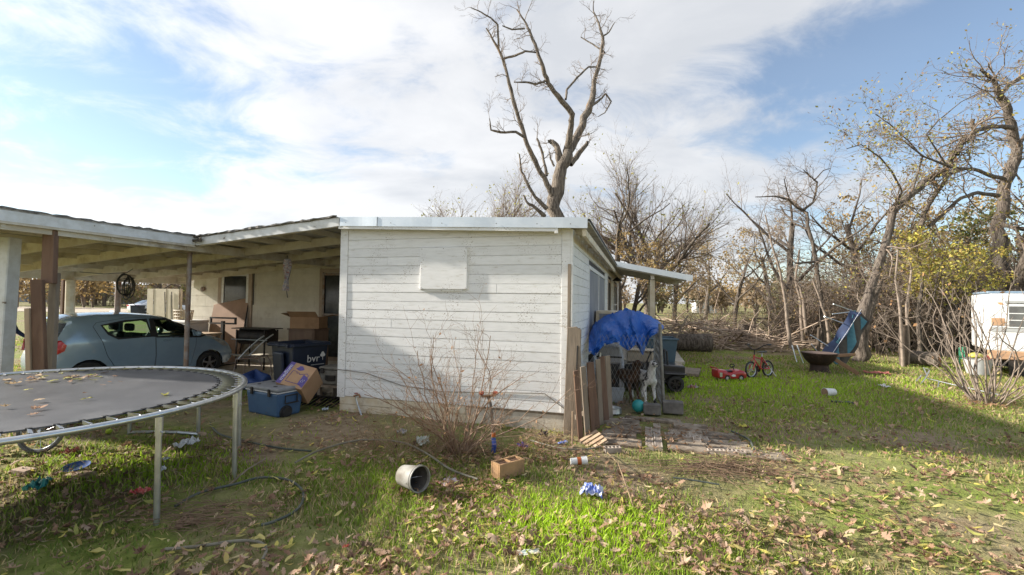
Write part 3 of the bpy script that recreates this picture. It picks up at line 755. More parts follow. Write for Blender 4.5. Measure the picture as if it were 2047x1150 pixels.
def build_trees():
    skeleton_tree('pecan_tree', 'tall dead grey tree with broken forked limbs rising behind the house roof', [
        z7([(690, 1620, 105, 0), (688, 1180, 92, 0), (700, 1040, 82, 0), (725, 930, 78, 0), (755, 850, 70, 0), (790, 770, 52, .3), (830, 690, 46, .6), (880, 580, 42, 1.0), (905, 480, 32, 1.3), (915, 400, 26, 1.5), (945, 290, 22, 1.8), (955, 200, 18, 2), (935, 130, 12, 2.2), (905, 60, 7, 2.4), (905, 5, 4, 2.4)]),
        z7([(690, 1020, 40, -.2), (650, 930, 32, -.5), (600, 840, 30, -.9), (560, 760, 27, -1.2), (530, 660, 25, -1.4), (490, 540, 24, -1.6), (465, 440, 20, -1.7), (440, 340, 18, -1.8), (410, 260, 15, -2), (375, 200, 12, -2.1), (345, 148, 8, -2.1)]),
        z7([(760, 800, 40, .2), (790, 650, 34, -.3), (795, 600, 32, -.6), (740, 530, 30, -1), (680, 450, 28, -1.3), (650, 390, 25, -1.5), (630, 320, 22, -1.6), (600, 230, 19, -1.6), (570, 160, 15, -1.5), (545, 110, 11, -1.4), (505, 50, 7, -1.3)]),
        z7([(735, 850, 50, .1), (715, 770, 36, .2), (690, 742, 30, .2), (668, 740, 24, .2)]),
        z7([(785, 860, 34, .4), (830, 800, 28, .8), (870, 755, 24, 1), (875, 738, 14, 1)]),
        z7([(660, 1090, 30, -.4), (600, 1030, 20, -.8), (560, 960, 18, -1), (530, 900, 14, -1.1), (518, 805, 8, -1.1)]),
        z7([(650, 1130, 26, -.3), (600, 1085, 20, -.8), (560, 1060, 16, -1), (540, 1020, 10, -1)]),
        z7([(660, 920, 20, -.4), (650, 860, 16, -.3), (632, 780, 15, -.2), (610, 725, 12, -.2)]),
        z7([(700, 870, 12, 0), (680, 830, 10, 0), (676, 795, 7, 0)]),
        z7([(540, 715, 17, -1.4), (500, 690, 15, -1.9), (420, 692, 14, -2.3), (370, 680, 11, -2.5), (362, 620, 5, -2.5)]),
        z7([(440, 305, 14, -1.8), (500, 290, 13, -2.2), (550, 268, 12, -2.4), (605, 275, 9, -1.8)]),
        z7([(410, 260, 12, -2), (405, 130, 12, -2.2), (370, 95, 9, -2.4), (320, 65, 8, -2.6), (265, 40, 5, -2.7)]),
        z7([(650, 425, 15, -1.4), (610, 440, 13, -1.9), (550, 430, 11, -2.2), (490, 430, 6, -2.4)]),
        z7([(545, 150, 10, -1.4), (480, 155, 9, -1.8), (430, 135, 7, -2)]),
        z7([(760, 520, 14, -.9), (765, 470, 13, -.5), (820, 405, 12, -.1), (880, 350, 10, .6), (920, 350, 8, 1.4)]),
        z7([(890, 560, 16, 1), (940, 520, 13, 1.4), (970, 490, 11, 1.6), (998, 530, 9, 1.7), (965, 590, 7, 1.8), (930, 610, 5, 1.8)]),
        z7([(965, 275, 10, 1.9), (900, 230, 8, 2.3), (840, 195, 6, 2.5)]),
        z7([(955, 190, 10, 2), (985, 170, 8, 2.2), (1015, 120, 5, 2.4)]),
    ], 22, M_barkd, 3, dict(per_m=1.9, len=.95, r=.022, P=dict(TW, min=1.6)), wpx=.88)
    skeleton_tree('oak_tree', 'big gnarled oak with broken top standing behind the white trailer', [
        z5([(880, 1420, 120, 0), (860, 1150, 105, 0), (835, 1020, 90, 0), (822, 930, 74, 0), (825, 750, 62, .2), (845, 620, 60, .3), (885, 500, 58, .4), (915, 400, 52, .4), (885, 290, 46, .3), (855, 180, 36, .1), (818, 130, 30, 0), (800, 70, 22, -.1), (735, 24, 12, -.3)]),
        z5([(838, 140, 24, .1), (880, 90, 24, .5), (960, 50, 20, 1)]),
        z5([(880, 1180, 80, -.2), (940, 1020, 70, -.6), (990, 850, 60, -1), (1010, 700, 46, -1.3)]),
        z5([(900, 310, 26, .3), (840, 300, 24, -.2), (790, 300, 24, -.6), (720, 318, 26, -1), (690, 350, 30, -1.2), (640, 385, 30, -1.4), (620, 440, 26, -1.5)]),
        z5([(700, 325, 20, -1), (697, 265, 22, -1)]),
        z5([(850, 560, 26, .2), (780, 540, 22, -.6), (700, 510, 18, -1.2), (590, 500, 15, -1.8), (460, 450, 10, -2.2), (330, 350, 6, -2.6)]),
        z5([(820, 640, 26, .1), (720, 625, 22, -.7), (640, 650, 20, -1.2), (560, 720, 22, -1.6), (480, 790, 18, -1.8)]),
        z5([(900, 420, 22, .4), (960, 330, 18, .8)]),
        z5([(560, 480, 10, -1.9), (470, 340, 8, -2.4), (530, 270, 7, -2.6), (640, 180, 5, -2.8), (760, 120, 3, -3)]),
        z5([(830, 770, 26, 0), (900, 800, 20, -.6), (990, 800, 18, -1)]),
    ], 17, M_bark, 8, dict(per_m=2.6, len=1.5, r=.04, P=TW), leaves=(1700, OL, .05), wpx=.8)
    skeleton_tree('leaning_tree', 'leaning old tree arching right over yard, its trunk beside the blue canopy', [
        [(1722, 740, 36, 0), (1718, 690, 31, 0), (1722, 640, 25, 0), (1737, 590, 20, .1), (1756, 530, 17, .2), (1772, 480, 16, .3), (1784, 425, 16, .4), (1812, 396, 15, .6), (1850, 362, 14, .8), (1889, 338, 13, 1), (1913, 300, 12, 1.1)],
        [(1727, 660, 22, .3), (1746, 600, 15, .6), (1760, 560, 12, .8)],
        z5([(440, 800, 26, .8), (455, 730, 26, 1), (490, 670, 24, 1.2), (560, 570, 22, 1.3), (575, 510, 20, 1.4)]),
        z5([(300, 720, 14, .6), (350, 620, 12, .4), (300, 520, 10, 0), (240, 450, 8, -.4), (150, 390, 5, -.8), (80, 410, 3, -1)]),
        z5([(400, 620, 12, .6), (450, 450, 9, .2), (380, 370, 7, 0), (290, 290, 5, -.3), (220, 240, 3, -.5)]),
    ], 14.9, M_bark, 12, dict(per_m=3.4, len=1.25, r=.03, P=TW), leaves=(1900, OL, .05), wpx=.85)
    skeleton_tree('crooked_tree', 'slim crooked bare tree with zigzag top near the brush pile', [
        z6([(1500, 1270, 46, 0), (1495, 1100, 40, 0), (1475, 880, 32, 0), (1440, 640, 27, 0), (1405, 520, 24, 0), (1400, 440, 22, .1), (1380, 425, 20, .2), (1440, 375, 17, .4), (1455, 310, 15, .5), (1463, 255, 13, .5), (1420, 220, 10, .4), (1380, 180, 6, .3)]),
        z6([(1385, 425, 18, .1), (1340, 410, 17, -.3), (1290, 360, 15, -.6), (1200, 340, 11, -1), (1090, 345, 6, -1.4)]),
        z6([(1410, 540, 18, 0), (1330, 510, 14, .5), (1270, 450, 12, .9), (1240, 400, 8, 1.2)]),
        z6([(1450, 240, 9, .5), (1500, 185, 7, .8), (1540, 172, 4, 1)]),
        z6([(1480, 730, 20, 0), (1420, 740, 18, -.5), (1330, 745, 13, -1)]),
        z6([(1455, 680, 14, 0), (1530, 600, 10, .8), (1590, 530, 6, 1.2)]),
    ], 17.5, M_bark, 5, dict(per_m=3.2, len=1.1, r=.022, P=dict(TW, min=1.6)), wpx=.8)
    big = make_tree_meshes('bare', 21, 3.4, .30, dict(BARE, n=[11, 9, 9, 7], start=[.30, .2, .15, .1], ang=[.85, .62, .65, .6], len=[1.3, .64, .54, .5], up=[.06, .03, .03, .02, .02]), leaves=900, lcols=[(.34, .33, .08), (.40, .34, .08), (.28, .28, .07)], lsize=.06)
    bare = [make_tree_meshes('bare%d' % s, s, 6.0, .2, BARE) for s in (31, 32)]
    leafy = make_tree_meshes('leafy', 41, 5.2, .2, BARE, leaves=2100, lcols=[(.36, .24, .09), (.30, .19, .08), (.42, .30, .10), (.26, .20, .09), (.24, .16, .08)], lsize=.085)
    green = make_tree_meshes('greenish', 47, 5.2, .22, BARE, leaves=5200, lcols=[(.12, .14, .04), (.18, .19, .05), (.22, .19, .07), (.10, .12, .04)], lsize=.12)
    yell = make_tree_meshes('yellowish', 52, 4.6, .12, BARE, leaves=2600, lcols=[(.50, .43, .07), (.40, .37, .08), (.30, .30, .07), (.44, .32, .08)], lsize=.075)
    def T(ms, px, Y, sc, rz, nm, lb, cat='tree', grp=None):
        p = at(px, 620, Y); p.z = -.02
        return place_tree(ms, nm, lb, p, rz, sc, grp, cat=cat)
    T(big, 1300, 25, 1.22, .6, 'bare_tree', 'wide bare tree with fine twigs directly behind the porch roof')
    T(yell, 1840, 16, .66, .4, 'yellow_tree', 'yellow leaved small tree right of the leaning trunk'); T(yell, 1893, 16.4, .6, 2.2, 'yellow_tree', 'yellow leaved small tree left of the oak, nearest the trailer')
    T(bare[0], 1236, 24, 1.0, 2.2, 'bare_tree', 'tall thin bare tree rising beside the house roof corner')
    T(bare[1], 1583, 21, .98, 1.0, 'bare_tree', 'dark bare forked tree left of the slim crooked one')
    T(bare[0], 1468, 30, .78, 4.1, 'bare_tree', 'small pale bare tree behind the sawn stump')
    T(leafy, 1350, 36, .95, .3, 'thin_tree', 'thin autumn tree seen under the porch roof edge')
    T(leafy, 1410, 44, 1.1, 2.4, 'thin_tree', 'ochre autumn tree above the distant white house')
    T(leafy, 1540, 36, 1.1, 3.6, 'thin_tree', 'golden brown tree behind the fork of the dark bare tree')
    T(leafy, 1690, 24, .95, 1.6, 'thin_tree', 'autumn tree behind the leaning poles of the blue canopy')
    T(leafy, 1830, 20, .85, 5.0, 'thin_tree', 'rusty leaved tree between the leaning trunk and the oak')
    T(green, 1905, 23, .9, .9, 'thin_tree', 'olive green tree left of the oak trunk')
    T(leafy, 2060, 22, 1.05, 2.9, 'thin_tree', 'brown leaved tree at the right edge behind the trailer')
    T(bare[1], 1740, 21, .95, 3.1, 'bare_tree', 'bare upright tree in the thicket behind the leaning trunk')
    T(big, 960, 38, 1.62, 3.3, 'bare_tree', 'bare crown just showing above the flashing left of the dead tree')
    T(bare[0], 1036, 36, 1.0, .2, 'bare_tree', 'twiggy crown above the roof immediately left of the dead trunk')
    T(leafy, 1262, 20, .62, 1.2, 'thin_tree', 'small yellowish tree just past the far end of the house wall')
    T(green, 112, 82, 1.75, 2.0, 'round_tree', 'grey green bushy tree seen through the carport beside the wooden posts')
    T(leafy, 62, 92, 1.9, .8, 'thin_tree', 'brown tree in front of the far grey shed')
    T(leafy, 190, 86, 1.5, 2.8, 'thin_tree', 'brown leafed tree behind the carport steel post')
    T(bare[1], 207, 76, 1.4, .7, 'bare_tree', 'dark bare tree at roadside left of the hanging wire basket')
    T(green, 322, 70, 1.25, 1.5, 'round_tree', 'green shrubby tree above the beige fence panel')
    T(leafy, 262, 88, 1.7, 3.5, 'thin_tree', 'thin autumn tree behind the white parked sedan')
    T(leafy, 5, 95, 2.0, 5.1, 'thin_tree', 'autumn tree at left edge behind the white post')
    # slim saplings on the edge of the thicket
    for i, (px, Y, path) in enumerate(((1580, 17, [(1581, 690), (1571, 610), (1560, 545), (1543, 490), (1530, 430)]), (1602, 18, [(1606, 690), (1601, 610), (1590, 560), (1598, 500)]),
                                       (1610, 17.5, [(1612, 660), (1606, 600), (1600, 575), (1588, 560)]), (1659, 17, [(1661, 700), (1652, 640), (1640, 600), (1625, 560)]), (1800, 13.8, [(1806, 735), (1803, 690), (1799, 620), (1790, 560), (1795, 500)]),
                                       (1812, 14, [(1815, 740), (1816, 690), (1812, 610), (1822, 540)]))):
        L = [(x, y, (6.5 - k)*1.0, .05*k) for k, (x, y) in enumerate(path)]
        L[0] = (L[0][0], L[0][1] + 6, 7, 0)
        lab = ['pale slanting sapling nearest the sawn stump', 'thin upright sapling left of the crooked tree', 'short crooked sapling between two taller ones', 'slim pale sapling crossing the crooked tree', 'slender sapling right of the leaning trunk', 'second slender sapling, right of a near twin'][i]
        skeleton_tree('sapling', lab, [L], Y, M_pale, 60 + i, dict(per_m=2.2, len=.7, r=.012, P=TW), minr=.01)
build_trees()

def stem_bush(name, label, loc, seed, n, h, spread, r, m, P, cat='shrub', leaf=None, base=.12, aim=None):
    g = np.random.default_rng(seed); out = {}
    for i in range(n):
        a = g.uniform(0, 2*math.pi); s = spread*math.sqrt(g.uniform(.02, 1))
        d = np.array([math.cos(a)*s, math.sin(a)*s, 1.0])
        if aim is not None: d = d + np.array(aim)*g.uniform(0, 1)
        grow(out, g, np.array([math.cos(a)*base*g.uniform(.1, 1), math.sin(a)*base*g.uniform(.1, 1), -.02]), d, h*g.uniform(.55, 1.08), r*g.uniform(.6, 1.2), 0, P)
    t = thing(name, label, cat, loc)
    for q in out[0]: obj('stem', lines_mesh('stem', [q], 6), m, t)
    rest = [q for l in out if l > 0 for q in out[l]]
    if rest: obj('twigs', lines_mesh('twigs', rest, 3), m, t)['kind'] = 'stuff'
    if leaf:
        nn, cols, size = leaf; tips = np.array([q[0][-1] for q in rest]); C = tips[g.integers(0, len(tips), nn)] + g.normal(0, .02, (nn, 3))
        v_, f_, c_ = leaf_quads(C, size, palette(g, nn, cols), g); obj('foliage', np_mesh('foliage', v_, f_, c_), M_leaf, t)
    return t
SH = dict(k=[10, 6, 4], wob=[.17, .22, .25], up=[.02, .03, .03], tip=[.35, .35, .5], n=[7, 4], start=[.25, .2], ang=[.6, .6], len=[.42, .5], rr=[.6, .6], min=.62)
def build_shrubs():
    stem_bush('dead_shrub', 'leafless reddish brown shrub growing against the white clapboard wall', G(918, 905), 15, 31, 1.45, 1.05, .0095, M_red, SH, leaf=(90, [(.34, .18, .08), (.26, .14, .07)], .022))
    stem_bush('dead_shrub', 'low tangle of arching dry stems left of the reddish shrub', G(800, 905), 19, 22, .72, 1.5, .004, M_straw, dict(SH, up=[-.06, .0, 0]), base=.25)
    FG = dict(SH, k=[11, 6, 4], wob=[.15, .2, .22], n=[3, 2], len=[.34, .4], start=[.45, .3], min=1.6, up=[.05, .06, .05], tip=[.45, .5, .5])
    stem_bush('fig_shrub', 'large bare shrub of grey stems fanning out in front of the trailer', G(1972, 806), 22, 30, 2.5, 1.1, .017, M_pale, FG, leaf=(26, [(.40, .22, .10)], .05), base=.28)
    # dry weeds and leaf litter round the shrubs' feet
    g = np.random.default_rng(3); out = {}
    for c, n, sp in ((G(915, 900), 260, .55), (G(820, 900), 240, .75), (G(1975, 806), 120, .4), (G(1090, 878), 80, .25)):
        for _ in range(n):
            p = np.array(c) + np.array([g.normal(0, sp*.6), g.normal(0, sp*.4), 0.0])
            grow(out, g, p, g.normal(0, .6, 3) + np.array([0, 0, .7]), g.uniform(.12, .38), .0024, 0, dict(k=[5], wob=[.3], up=[-.12], tip=[.5]))
    o = obj('dry_weeds', lines_mesh('dry_weeds', out[0], 3), M_straw); tag(o, 'dry straw coloured weeds tangled round the shrub feet', 'weeds', kind='stuff')
build_shrubs()

def build_thicket():
    g = np.random.default_rng(17)
    bush = []
    BP = dict(k=[6, 5, 4], wob=[.2, .24, .25], up=[.03, .02, .02], tip=[.4, .4, .5], n=[6, 3], start=[.2, .2], ang=[.75, .75], len=[.5, .5], rr=[.6, .6], min=2.2)
    for s in range(5):
        out = {}
        for _ in range(7): grow(out, g, np.array([g.normal(0, .25), g.normal(0, .25), 0]), g.normal(0, .35, 3) + np.array([0, 0, 1]), g.uniform(1.6, 3.0), .018, 0, BP)
        lines = [q for l in out.values() for q in l]
        me = {}
        for p, r in lines: me.setdefault(len(p), []).append((p, r))
        vs, fs, o = [], [], 0
        for k, q in me.items():
            v_, f_ = tubes_np(np.array([x[0] for x in q], float), np.array([x[1] for x in q], float), 3); vs.append(v_); fs.append(f_ + o); o += len(v_)
        bush.append((np.concatenate(vs), np.concatenate(fs), np.array([q[0][-1] for q in lines])))
    def mass(name, label, spots, cat, cols, leaves, lsize):
        vs, fs, lc, o = [], [], [], 0
        for (x, y, s) in spots:
            v_, f_, tips = bush[g.integers(0, 5)]; a = g.uniform(0, 6.28); c, sn = math.cos(a), math.sin(a)
            Rm = np.array([[c, -sn, 0], [sn, c, 0], [0, 0, 1]])*s
            vs.append(v_ @ Rm.T + np.array([x, y, 0])); fs.append(f_ + o); o += len(v_)
            k = g.integers(0, len(tips), leaves); lc.append(tips[k] @ Rm.T + np.array([x, y, 0]) + g.normal(0, .12, (leaves, 3)))
        me = np_mesh(name, np.concatenate(vs), np.concatenate(fs)); o1 = obj(name, me, M_twig); tag(o1, label, cat, kind='stuff')
        C = np.concatenate(lc); v_, f_, c_ = leaf_quads(C, lsize, palette(g, len(C), cols), g)
        o2 = obj('thicket_leaves', np_mesh('thicket_leaves', v_, f_, c_), M_leaf, o1); o2['kind'] = 'stuff'
    def spots(n, px0, px1, Y0, Y1, s0, s1):
        r = []
        for _ in range(n):
            p = at(g.uniform(px0, px1), 620, g.uniform(Y0, Y1)); r.append((p.x, p.y, g.uniform(s0, s1)))
        return r
    BR = [(.30, .19, .09), (.24, .15, .08), (.36, .25, .10), (.20, .17, .07), (.16, .15, .05)]
    mass('undergrowth', 'brown tangled undergrowth along the back of the yard on the right', spots(88, 1680, 2130, 16.8, 23, .8, 1.75) + spots(40, 1560, 1700, 19, 26, .7, 1.4), 'undergrowth', BR, 90, .055)
    mass('undergrowth', 'low dry scrub behind the brush pile in the middle distance', spots(46, 1330, 1600, 22, 34, .35, .75), 'undergrowth', BR, 50, .05)
    mass('undergrowth', 'pale brushy roadside scrub seen far left through the carport', spots(60, 70, 420, 76, 92, 1.0, 1.7), 'undergrowth', BR + [(.20, .22, .06)]*2, 90, .16)
    # far woods: one band of distant crowns
    vs, fs, cs, o = [], [], [], 0; tr = []
    for _ in range(150):
        a = g.uniform(-1.15, 1.15); Y = g.uniform(62, 120); x = math.tan(a)*Y; h = g.uniform(4.5, 8.5)
        base = palette(g, 1, [(.26, .19, .12), (.30, .22, .11), (.17, .16, .08), (.22, .17, .13), (.34, .23, .09)])[0]
        n = 420; C = g.normal(0, 1, (n, 3)); C /= np.linalg.norm(C, axis=1, keepdims=True); C *= g.uniform(.35, 1, (n, 1))
        C = C*np.array([h*.48, h*.48, h*.42]) + np.array([x, Y, h*.56]) + g.normal(0, .3, (n, 3))
        v_, f_, c_ = leaf_quads(C, .34, base*(1 + g.uniform(-.35, .35, (n, 1))), g); vs.append(v_); fs.append(f_ + o); cs.append(c_); o += len(v_)
        for _k in range(6): tr.append(([np.array([x, Y, 0.]), np.array([x + g.normal(0, .4), Y, h*.4]), np.array([x + g.normal(0, h*.28), Y + g.normal(0, h*.25), h*.9])], [.16, .11, .03]))
    w = obj('far_woods', lines_mesh('far_woods', tr, 4), M_twig); tag(w, 'band of distant brown autumn woods along the horizon', 'woods', kind='stuff')
    f = obj('far_foliage', np_mesh('far_foliage', np.concatenate(vs), np.concatenate(fs), np.concatenate(cs)), M_leaf, w); f['kind'] = 'stuff'
    # brush pile of cut branches
    lines = []
    for _ in range(640):
        px = g.uniform(1335, 1610); c = at(px, 640, g.uniform(17.5, 22)); hgt = .75*math.exp(-((px - 1395)/95)**2) + .35
        p = np.array([c.x, c.y, g.uniform(.02, hgt)]); d = g.normal(0, 1, 3)*np.array([1, 1, .33]); d = unit(d); L = g.uniform(.6, 2.4); r = g.uniform(.006, .028) if g.uniform() < .9 else g.uniform(.03, .06)
        pts = [p]; 
        for k in range(4): d = unit(d + g.normal(0, .16, 3)*np.array([1, 1, .5])); pts.append(pts[-1] + d*L/4)
        pts = [np.array([q[0], q[1], max(q[2], .01)]) for q in pts]
        lines.append((pts, [r, r*.9, r*.75, r*.6, r*.4]))
    b = obj('brush_pile', lines_mesh('brush_pile', lines, 5), mat('cut_branches', (.42, .325, .25), (.29, .215, .16), 2, .95, c3=(.52, .43, .34), s3=1.5)); tag(b, 'long heap of cut dry branches across the back of the yard', 'brush pile', kind='stuff')
    lines = []
    for _ in range(230):                             # raked twigs on the lawn
        c = G(g.normal(1450, 60), g.normal(938, 9)); p = np.array([c.x, c.y, g.uniform(.01, .05)]); d = unit(g.normal(0, 1, 3)*np.array([1, .45, .06])); L = g.uniform(.12, .5)
        lines.append(([p, p + d*L*.5 + np.array([0, 0, .01]), p + d*L], [.003, .003, .0018]))
    for _ in range(190):
        c = G(g.normal(400, 60), g.normal(1035, 16)); p = np.array([c.x, c.y, g.uniform(.01, .05)]); d = unit(g.normal(0, 1, 3)*np.array([1, .45, .06])); L = g.uniform(.08, .35)
        lines.append(([p, p + d*L*.5 + np.array([0, 0, .008]), p + d*L], [.0024, .0024, .0015]))
    b = obj('raked_twigs', lines_mesh('raked_twigs', lines, 4), mat('brown_twigs', (.26, .175, .11), (.17, .11, .07), 8, .9)); tag(b, 'scattered dry straw and twigs raked on the lawn', 'twigs', kind='stuff')
build_thicket()

# ------------------------------------------------------------------ grass and fallen leaves
def fbm(x, y, s, seed):
    """smooth value noise, vectorised"""
    tot = np.zeros_like(x); amp = 1.0; g = np.random.default_rng(seed); nn = 0
    for o in range(4):
        T = g.uniform(0, 1, (64, 64)); u, v_ = (x*s) % 64, (y*s) % 64
        i, j = u.astype(int), v_.astype(int); fu, fv = u - i, v_ - j; fu = fu*fu*(3 - 2*fu); fv = fv*fv*(3 - 2*fv)
        i1, j1 = (i + 1) % 64, (j + 1) % 64
        tot += amp*((T[i % 64, j % 64]*(1 - fu) + T[i1, j % 64]*fu)*(1 - fv) + (T[i % 64, j1]*(1 - fu) + T[i1, j1]*fu)*fv)
        nn += amp; amp *= .55; s *= 2.1
    return tot/nn
def local_h(x, y):
    c, s = math.cos(HA), math.sin(HA); dx, dy = x - HO.x, y - HO.y
    return dx*c - dy*s, dx*s + dy*c
def bare_mask(x, y):
    """1 where nothing grows: under the house, porch, carport and the brick patio"""
    lx, ly = local_h(x, y)
    m = ((lx > -3.8) & (lx < .05) & (ly > -.02) & (ly < 15)).astype(float)
    m = np.maximum(m, ((lx > -11.6) & (lx < -3.5) & (ly > .3) & (ly < 15)).astype(float))
    m = np.maximum(m, ((lx > .3) & (lx < 2.05) & (ly > -.4) & (ly < .9)).astype(float))
    m = np.maximum(m, .85*((lx > .0) & (lx < 1.6) & (ly > .8) & (ly < 5)).astype(float))
    m = np.maximum(m, .8*((lx > -6.2) & (lx < -3.7) & (ly > -1.6) & (ly < .4)).astype(float))
    return m
def build_grass():
    g = np.random.default_rng(2)
    n = 330000
    r = 2.0 + 26.0*g.uniform(0, 1, n)**1.75; a = g.uniform(-.93, .93, n)
    x, y = np.sin(a)*r, np.cos(a)*r
    den = fbm(x + 40, y + 40, .8, 1); patch = fbm(x + 9, y + 70, .35, 6)
    lush = np.exp(-(((x - .55)/1.15)**2 + ((y - 3.75)/.75)**2)) + .8*np.exp(-(((x - 5)/4.0)**2 + ((y - 10.5)/2.6)**2)) + .5*np.exp(-(((x + 3.8)/1.2)**2 + ((y - 4.9)/.8)**2)) + .3*np.exp(-(((x + 1.2)/.8)**2 + ((y - 4.6)/.7)**2))
    dirt = np.exp(-(((x + 2.2)/.9)**2 + ((y - 5.6)/.9)**2)) + .8*np.exp(-(((x - 2.3)/.9)**2 + ((y - 4.95)/.35)**2)) + .7*np.exp(-(((x + 1.6)/.5)**2 + ((y - 3.2)/.5)**2)) + .7*np.exp(-(((x + .8)/1.6)**2 + ((y - 5.9)/.5)**2))
    keep = (g.uniform(0, 1, n) < np.clip((den - .36)*2.8 + .16 + lush*1.2 - 1.1*dirt, .06, 1)) & (g.uniform(0, 1, n) > bare_mask(x, y)*1.02)
    x, y, r, den, patch, lush = [q[keep] for q in (x, y, r, den, patch, lush)]; n = len(x)
    h = (.022 + .035*g.uniform(0, 1, n)**1.5 + .06*lush*g.uniform(.3, 1, n) + .025*(den > .52)*g.uniform(0, 1, n))*(1 + .02*r)
    w = (.0022 + .0016*g.uniform(0, 1, n))*(1 + .16*r)
    az = g.uniform(0, 6.283, n); ln = g.uniform(.15, 1.0, n)*h; la = g.uniform(0, 6.283, n)
    zz = np.array([ground_h(px_, py_) for px_, py_ in zip(x, y)]) - .004
    B = np.stack([x, y, zz], 1); S = np.stack([np.cos(az), np.sin(az), np.zeros(n)], 1)*w[:, None]
    Lz = np.stack([np.cos(la)*ln, np.sin(la)*ln, h], 1)
    v_ = np.stack([B - S, B + S, B + Lz*np.array([.4, .4, .62]) + S*.7, B + Lz*np.array([.4, .4, .62]) - S*.7, B + Lz], 1).reshape(-1, 3)
    i = np.arange(n)[:, None]*5
    f_ = np.concatenate([i + np.array([[0, 1, 2]]), i + np.array([[0, 2, 3]]), i + np.array([[3, 2, 4]])])
    gr = np.array([[.30, .41, .05]]); lu = np.array([[.46, .68, .035]]); dk = np.array([[.17, .235, .05]]); st = np.array([[.54, .43, .22]])
    t = np.clip((patch - .35)*3, 0, 1)[:, None]
    c = gr*t + dk*(1 - t); c = c*(1 - np.clip(lush, 0, 1)[:, None]) + lu*np.clip(lush, 0, 1)[:, None]
    dry = (g.uniform(0, 1, n) < .42 - .34*np.clip(lush, 0, 1))[:, None]; c = np.where(dry, st*g.uniform(.5, 1.1, (n, 1)), c)
    c = c*g.uniform(.7, 1.3, (n, 1))
    o = obj('grass', np_mesh('grass', v_, f_, np.repeat(c, 5, 0)), mat('grass_blades', (.1, .2, .03), attr='col', rough=.6, sub=.4, spec=.25))
    tag(o, 'short patchy winter grass covering the yard', 'grass', kind='stuff')
build_grass()

OAK = [(0, -1), (.16, -.78), (.42, -.62), (.25, -.42), (.62, -.12), (.34, .02), (.58, .42), (.25, .42), (.22, .78), (0, 1.0), (-.22, .78), (-.25, .42), (-.58, .42), (-.34, .02), (-.62, -.12), (-.25, -.42), (-.42, -.62), (-.16, -.78)]
OVAL = [(0, -1), (.2, -.6), (.26, 0), (.17, .6), (0, 1), (-.17, .6), (-.26, 0), (-.2, -.6)]
def leaf_litter(name, label, X, Y, Z, shape, size, cols, g, flat=.25, curl=.35, cat='leaves'):
    n = len(X); S = np.array(shape + [(0, 0)]); k = len(shape)
    s = size*g.uniform(.45, 1.45, n); asp = g.uniform(.6, 1.25, (n, 1)); a = g.uniform(0, 6.283, n); tx = g.normal(0, flat, n); ty = g.normal(0, flat, n); cu = g.uniform(-curl, curl*1.4, n)
    U_, V_ = S[None, :, 0]*s[:, None]*asp*g.uniform(.75, 1.2, (n, k + 1)), S[None, :, 1]*s[:, None]*g.uniform(.8, 1.15, (n, k + 1))
    Wz = cu[:, None]*(U_**2*1.6 + V_**2*.5)/s[:, None] + g.normal(0, .06, (n, k + 1))*s[:, None] + tx[:, None]*U_ + ty[:, None]*V_
    ca, sa = np.cos(a)[:, None], np.sin(a)[:, None]
    v_ = np.stack([U_*ca - V_*sa + X[:, None], U_*sa + V_*ca + Y[:, None], Wz + Z[:, None] + np.abs(np.minimum(Wz.min(1), 0))[:, None]*.6], -1).reshape(-1, 3)
    i = np.arange(n)[:, None, None]*(k + 1); ring = np.stack([np.arange(k), (np.arange(k) + 1) % k, np.full(k, k)], 1)[None]
    c = np.repeat(palette(g, n, cols, .3), k + 1, 0)
    o = obj(name, np_mesh(name, v_, (i + ring).reshape(-1, 3), c), M_leaf); return tag(o, label, cat, kind='stuff')
def build_litter():
    g = np.random.default_rng(23)
    def sample(n, pw=1.9, far=16):
        r = 2.1 + far*g.uniform(0, 1, n)**pw; a = g.uniform(-.9, .9, n); x, y = np.sin(a)*r, np.cos(a)*r
        d = fbm(x + 5, y + 17, 1.3, 9); k = (g.uniform(0, 1, n) < np.clip((d - .38)*4.5, .10, 1)) & (g.uniform(0, 1, n) > bare_mask(x, y)*.8)
        x, y = x[k], y[k]
        return x, y, np.array([ground_h(p, q) for p, q in zip(x, y)]) + g.uniform(.014, .050, len(x))
    x, y, z = sample(24000); leaf_litter('oak_leaves', 'fallen brown oak leaves strewn over the yard', x, y, z, OAK, .036, [(.46, .30, .20), (.38, .23, .14), (.28, .16, .10), (.52, .37, .26), (.20, .12, .075)], g, curl=1.0, flat=.3)
    x, y, z = sample(12000); leaf_litter('pecan_leaflets', 'fallen yellow leaflets strewn over the yard', x, y, z, OVAL, .042, [(.58, .50, .12), (.52, .45, .16), (.46, .36, .12), (.56, .47, .26), (.36, .36, .10)], g, curl=.8, flat=.25)
    gx, gy = [], []
    for c, n, s in ((G(905, 985), 330, .38), (G(1950, 812), 420, .75), (G(1010, 905), 260, .45), (HW(1.2, .2), 520, .75), (G(800, 890), 260, .7)):
        gx.append(g.normal(c.x, s, n)); gy.append(g.normal(c.y, s*.45, n))
    x, y = np.concatenate(gx), np.concatenate(gy)
    leaf_litter('leaf_drift', 'drifts of small brown leaves gathered round the shrubs and the bucket', x, y, g.uniform(.01, .05, len(x)), OVAL, .034, [(.30, .17, .09), (.22, .12, .06), (.36, .22, .12)], g, curl=.8)
build_litter()
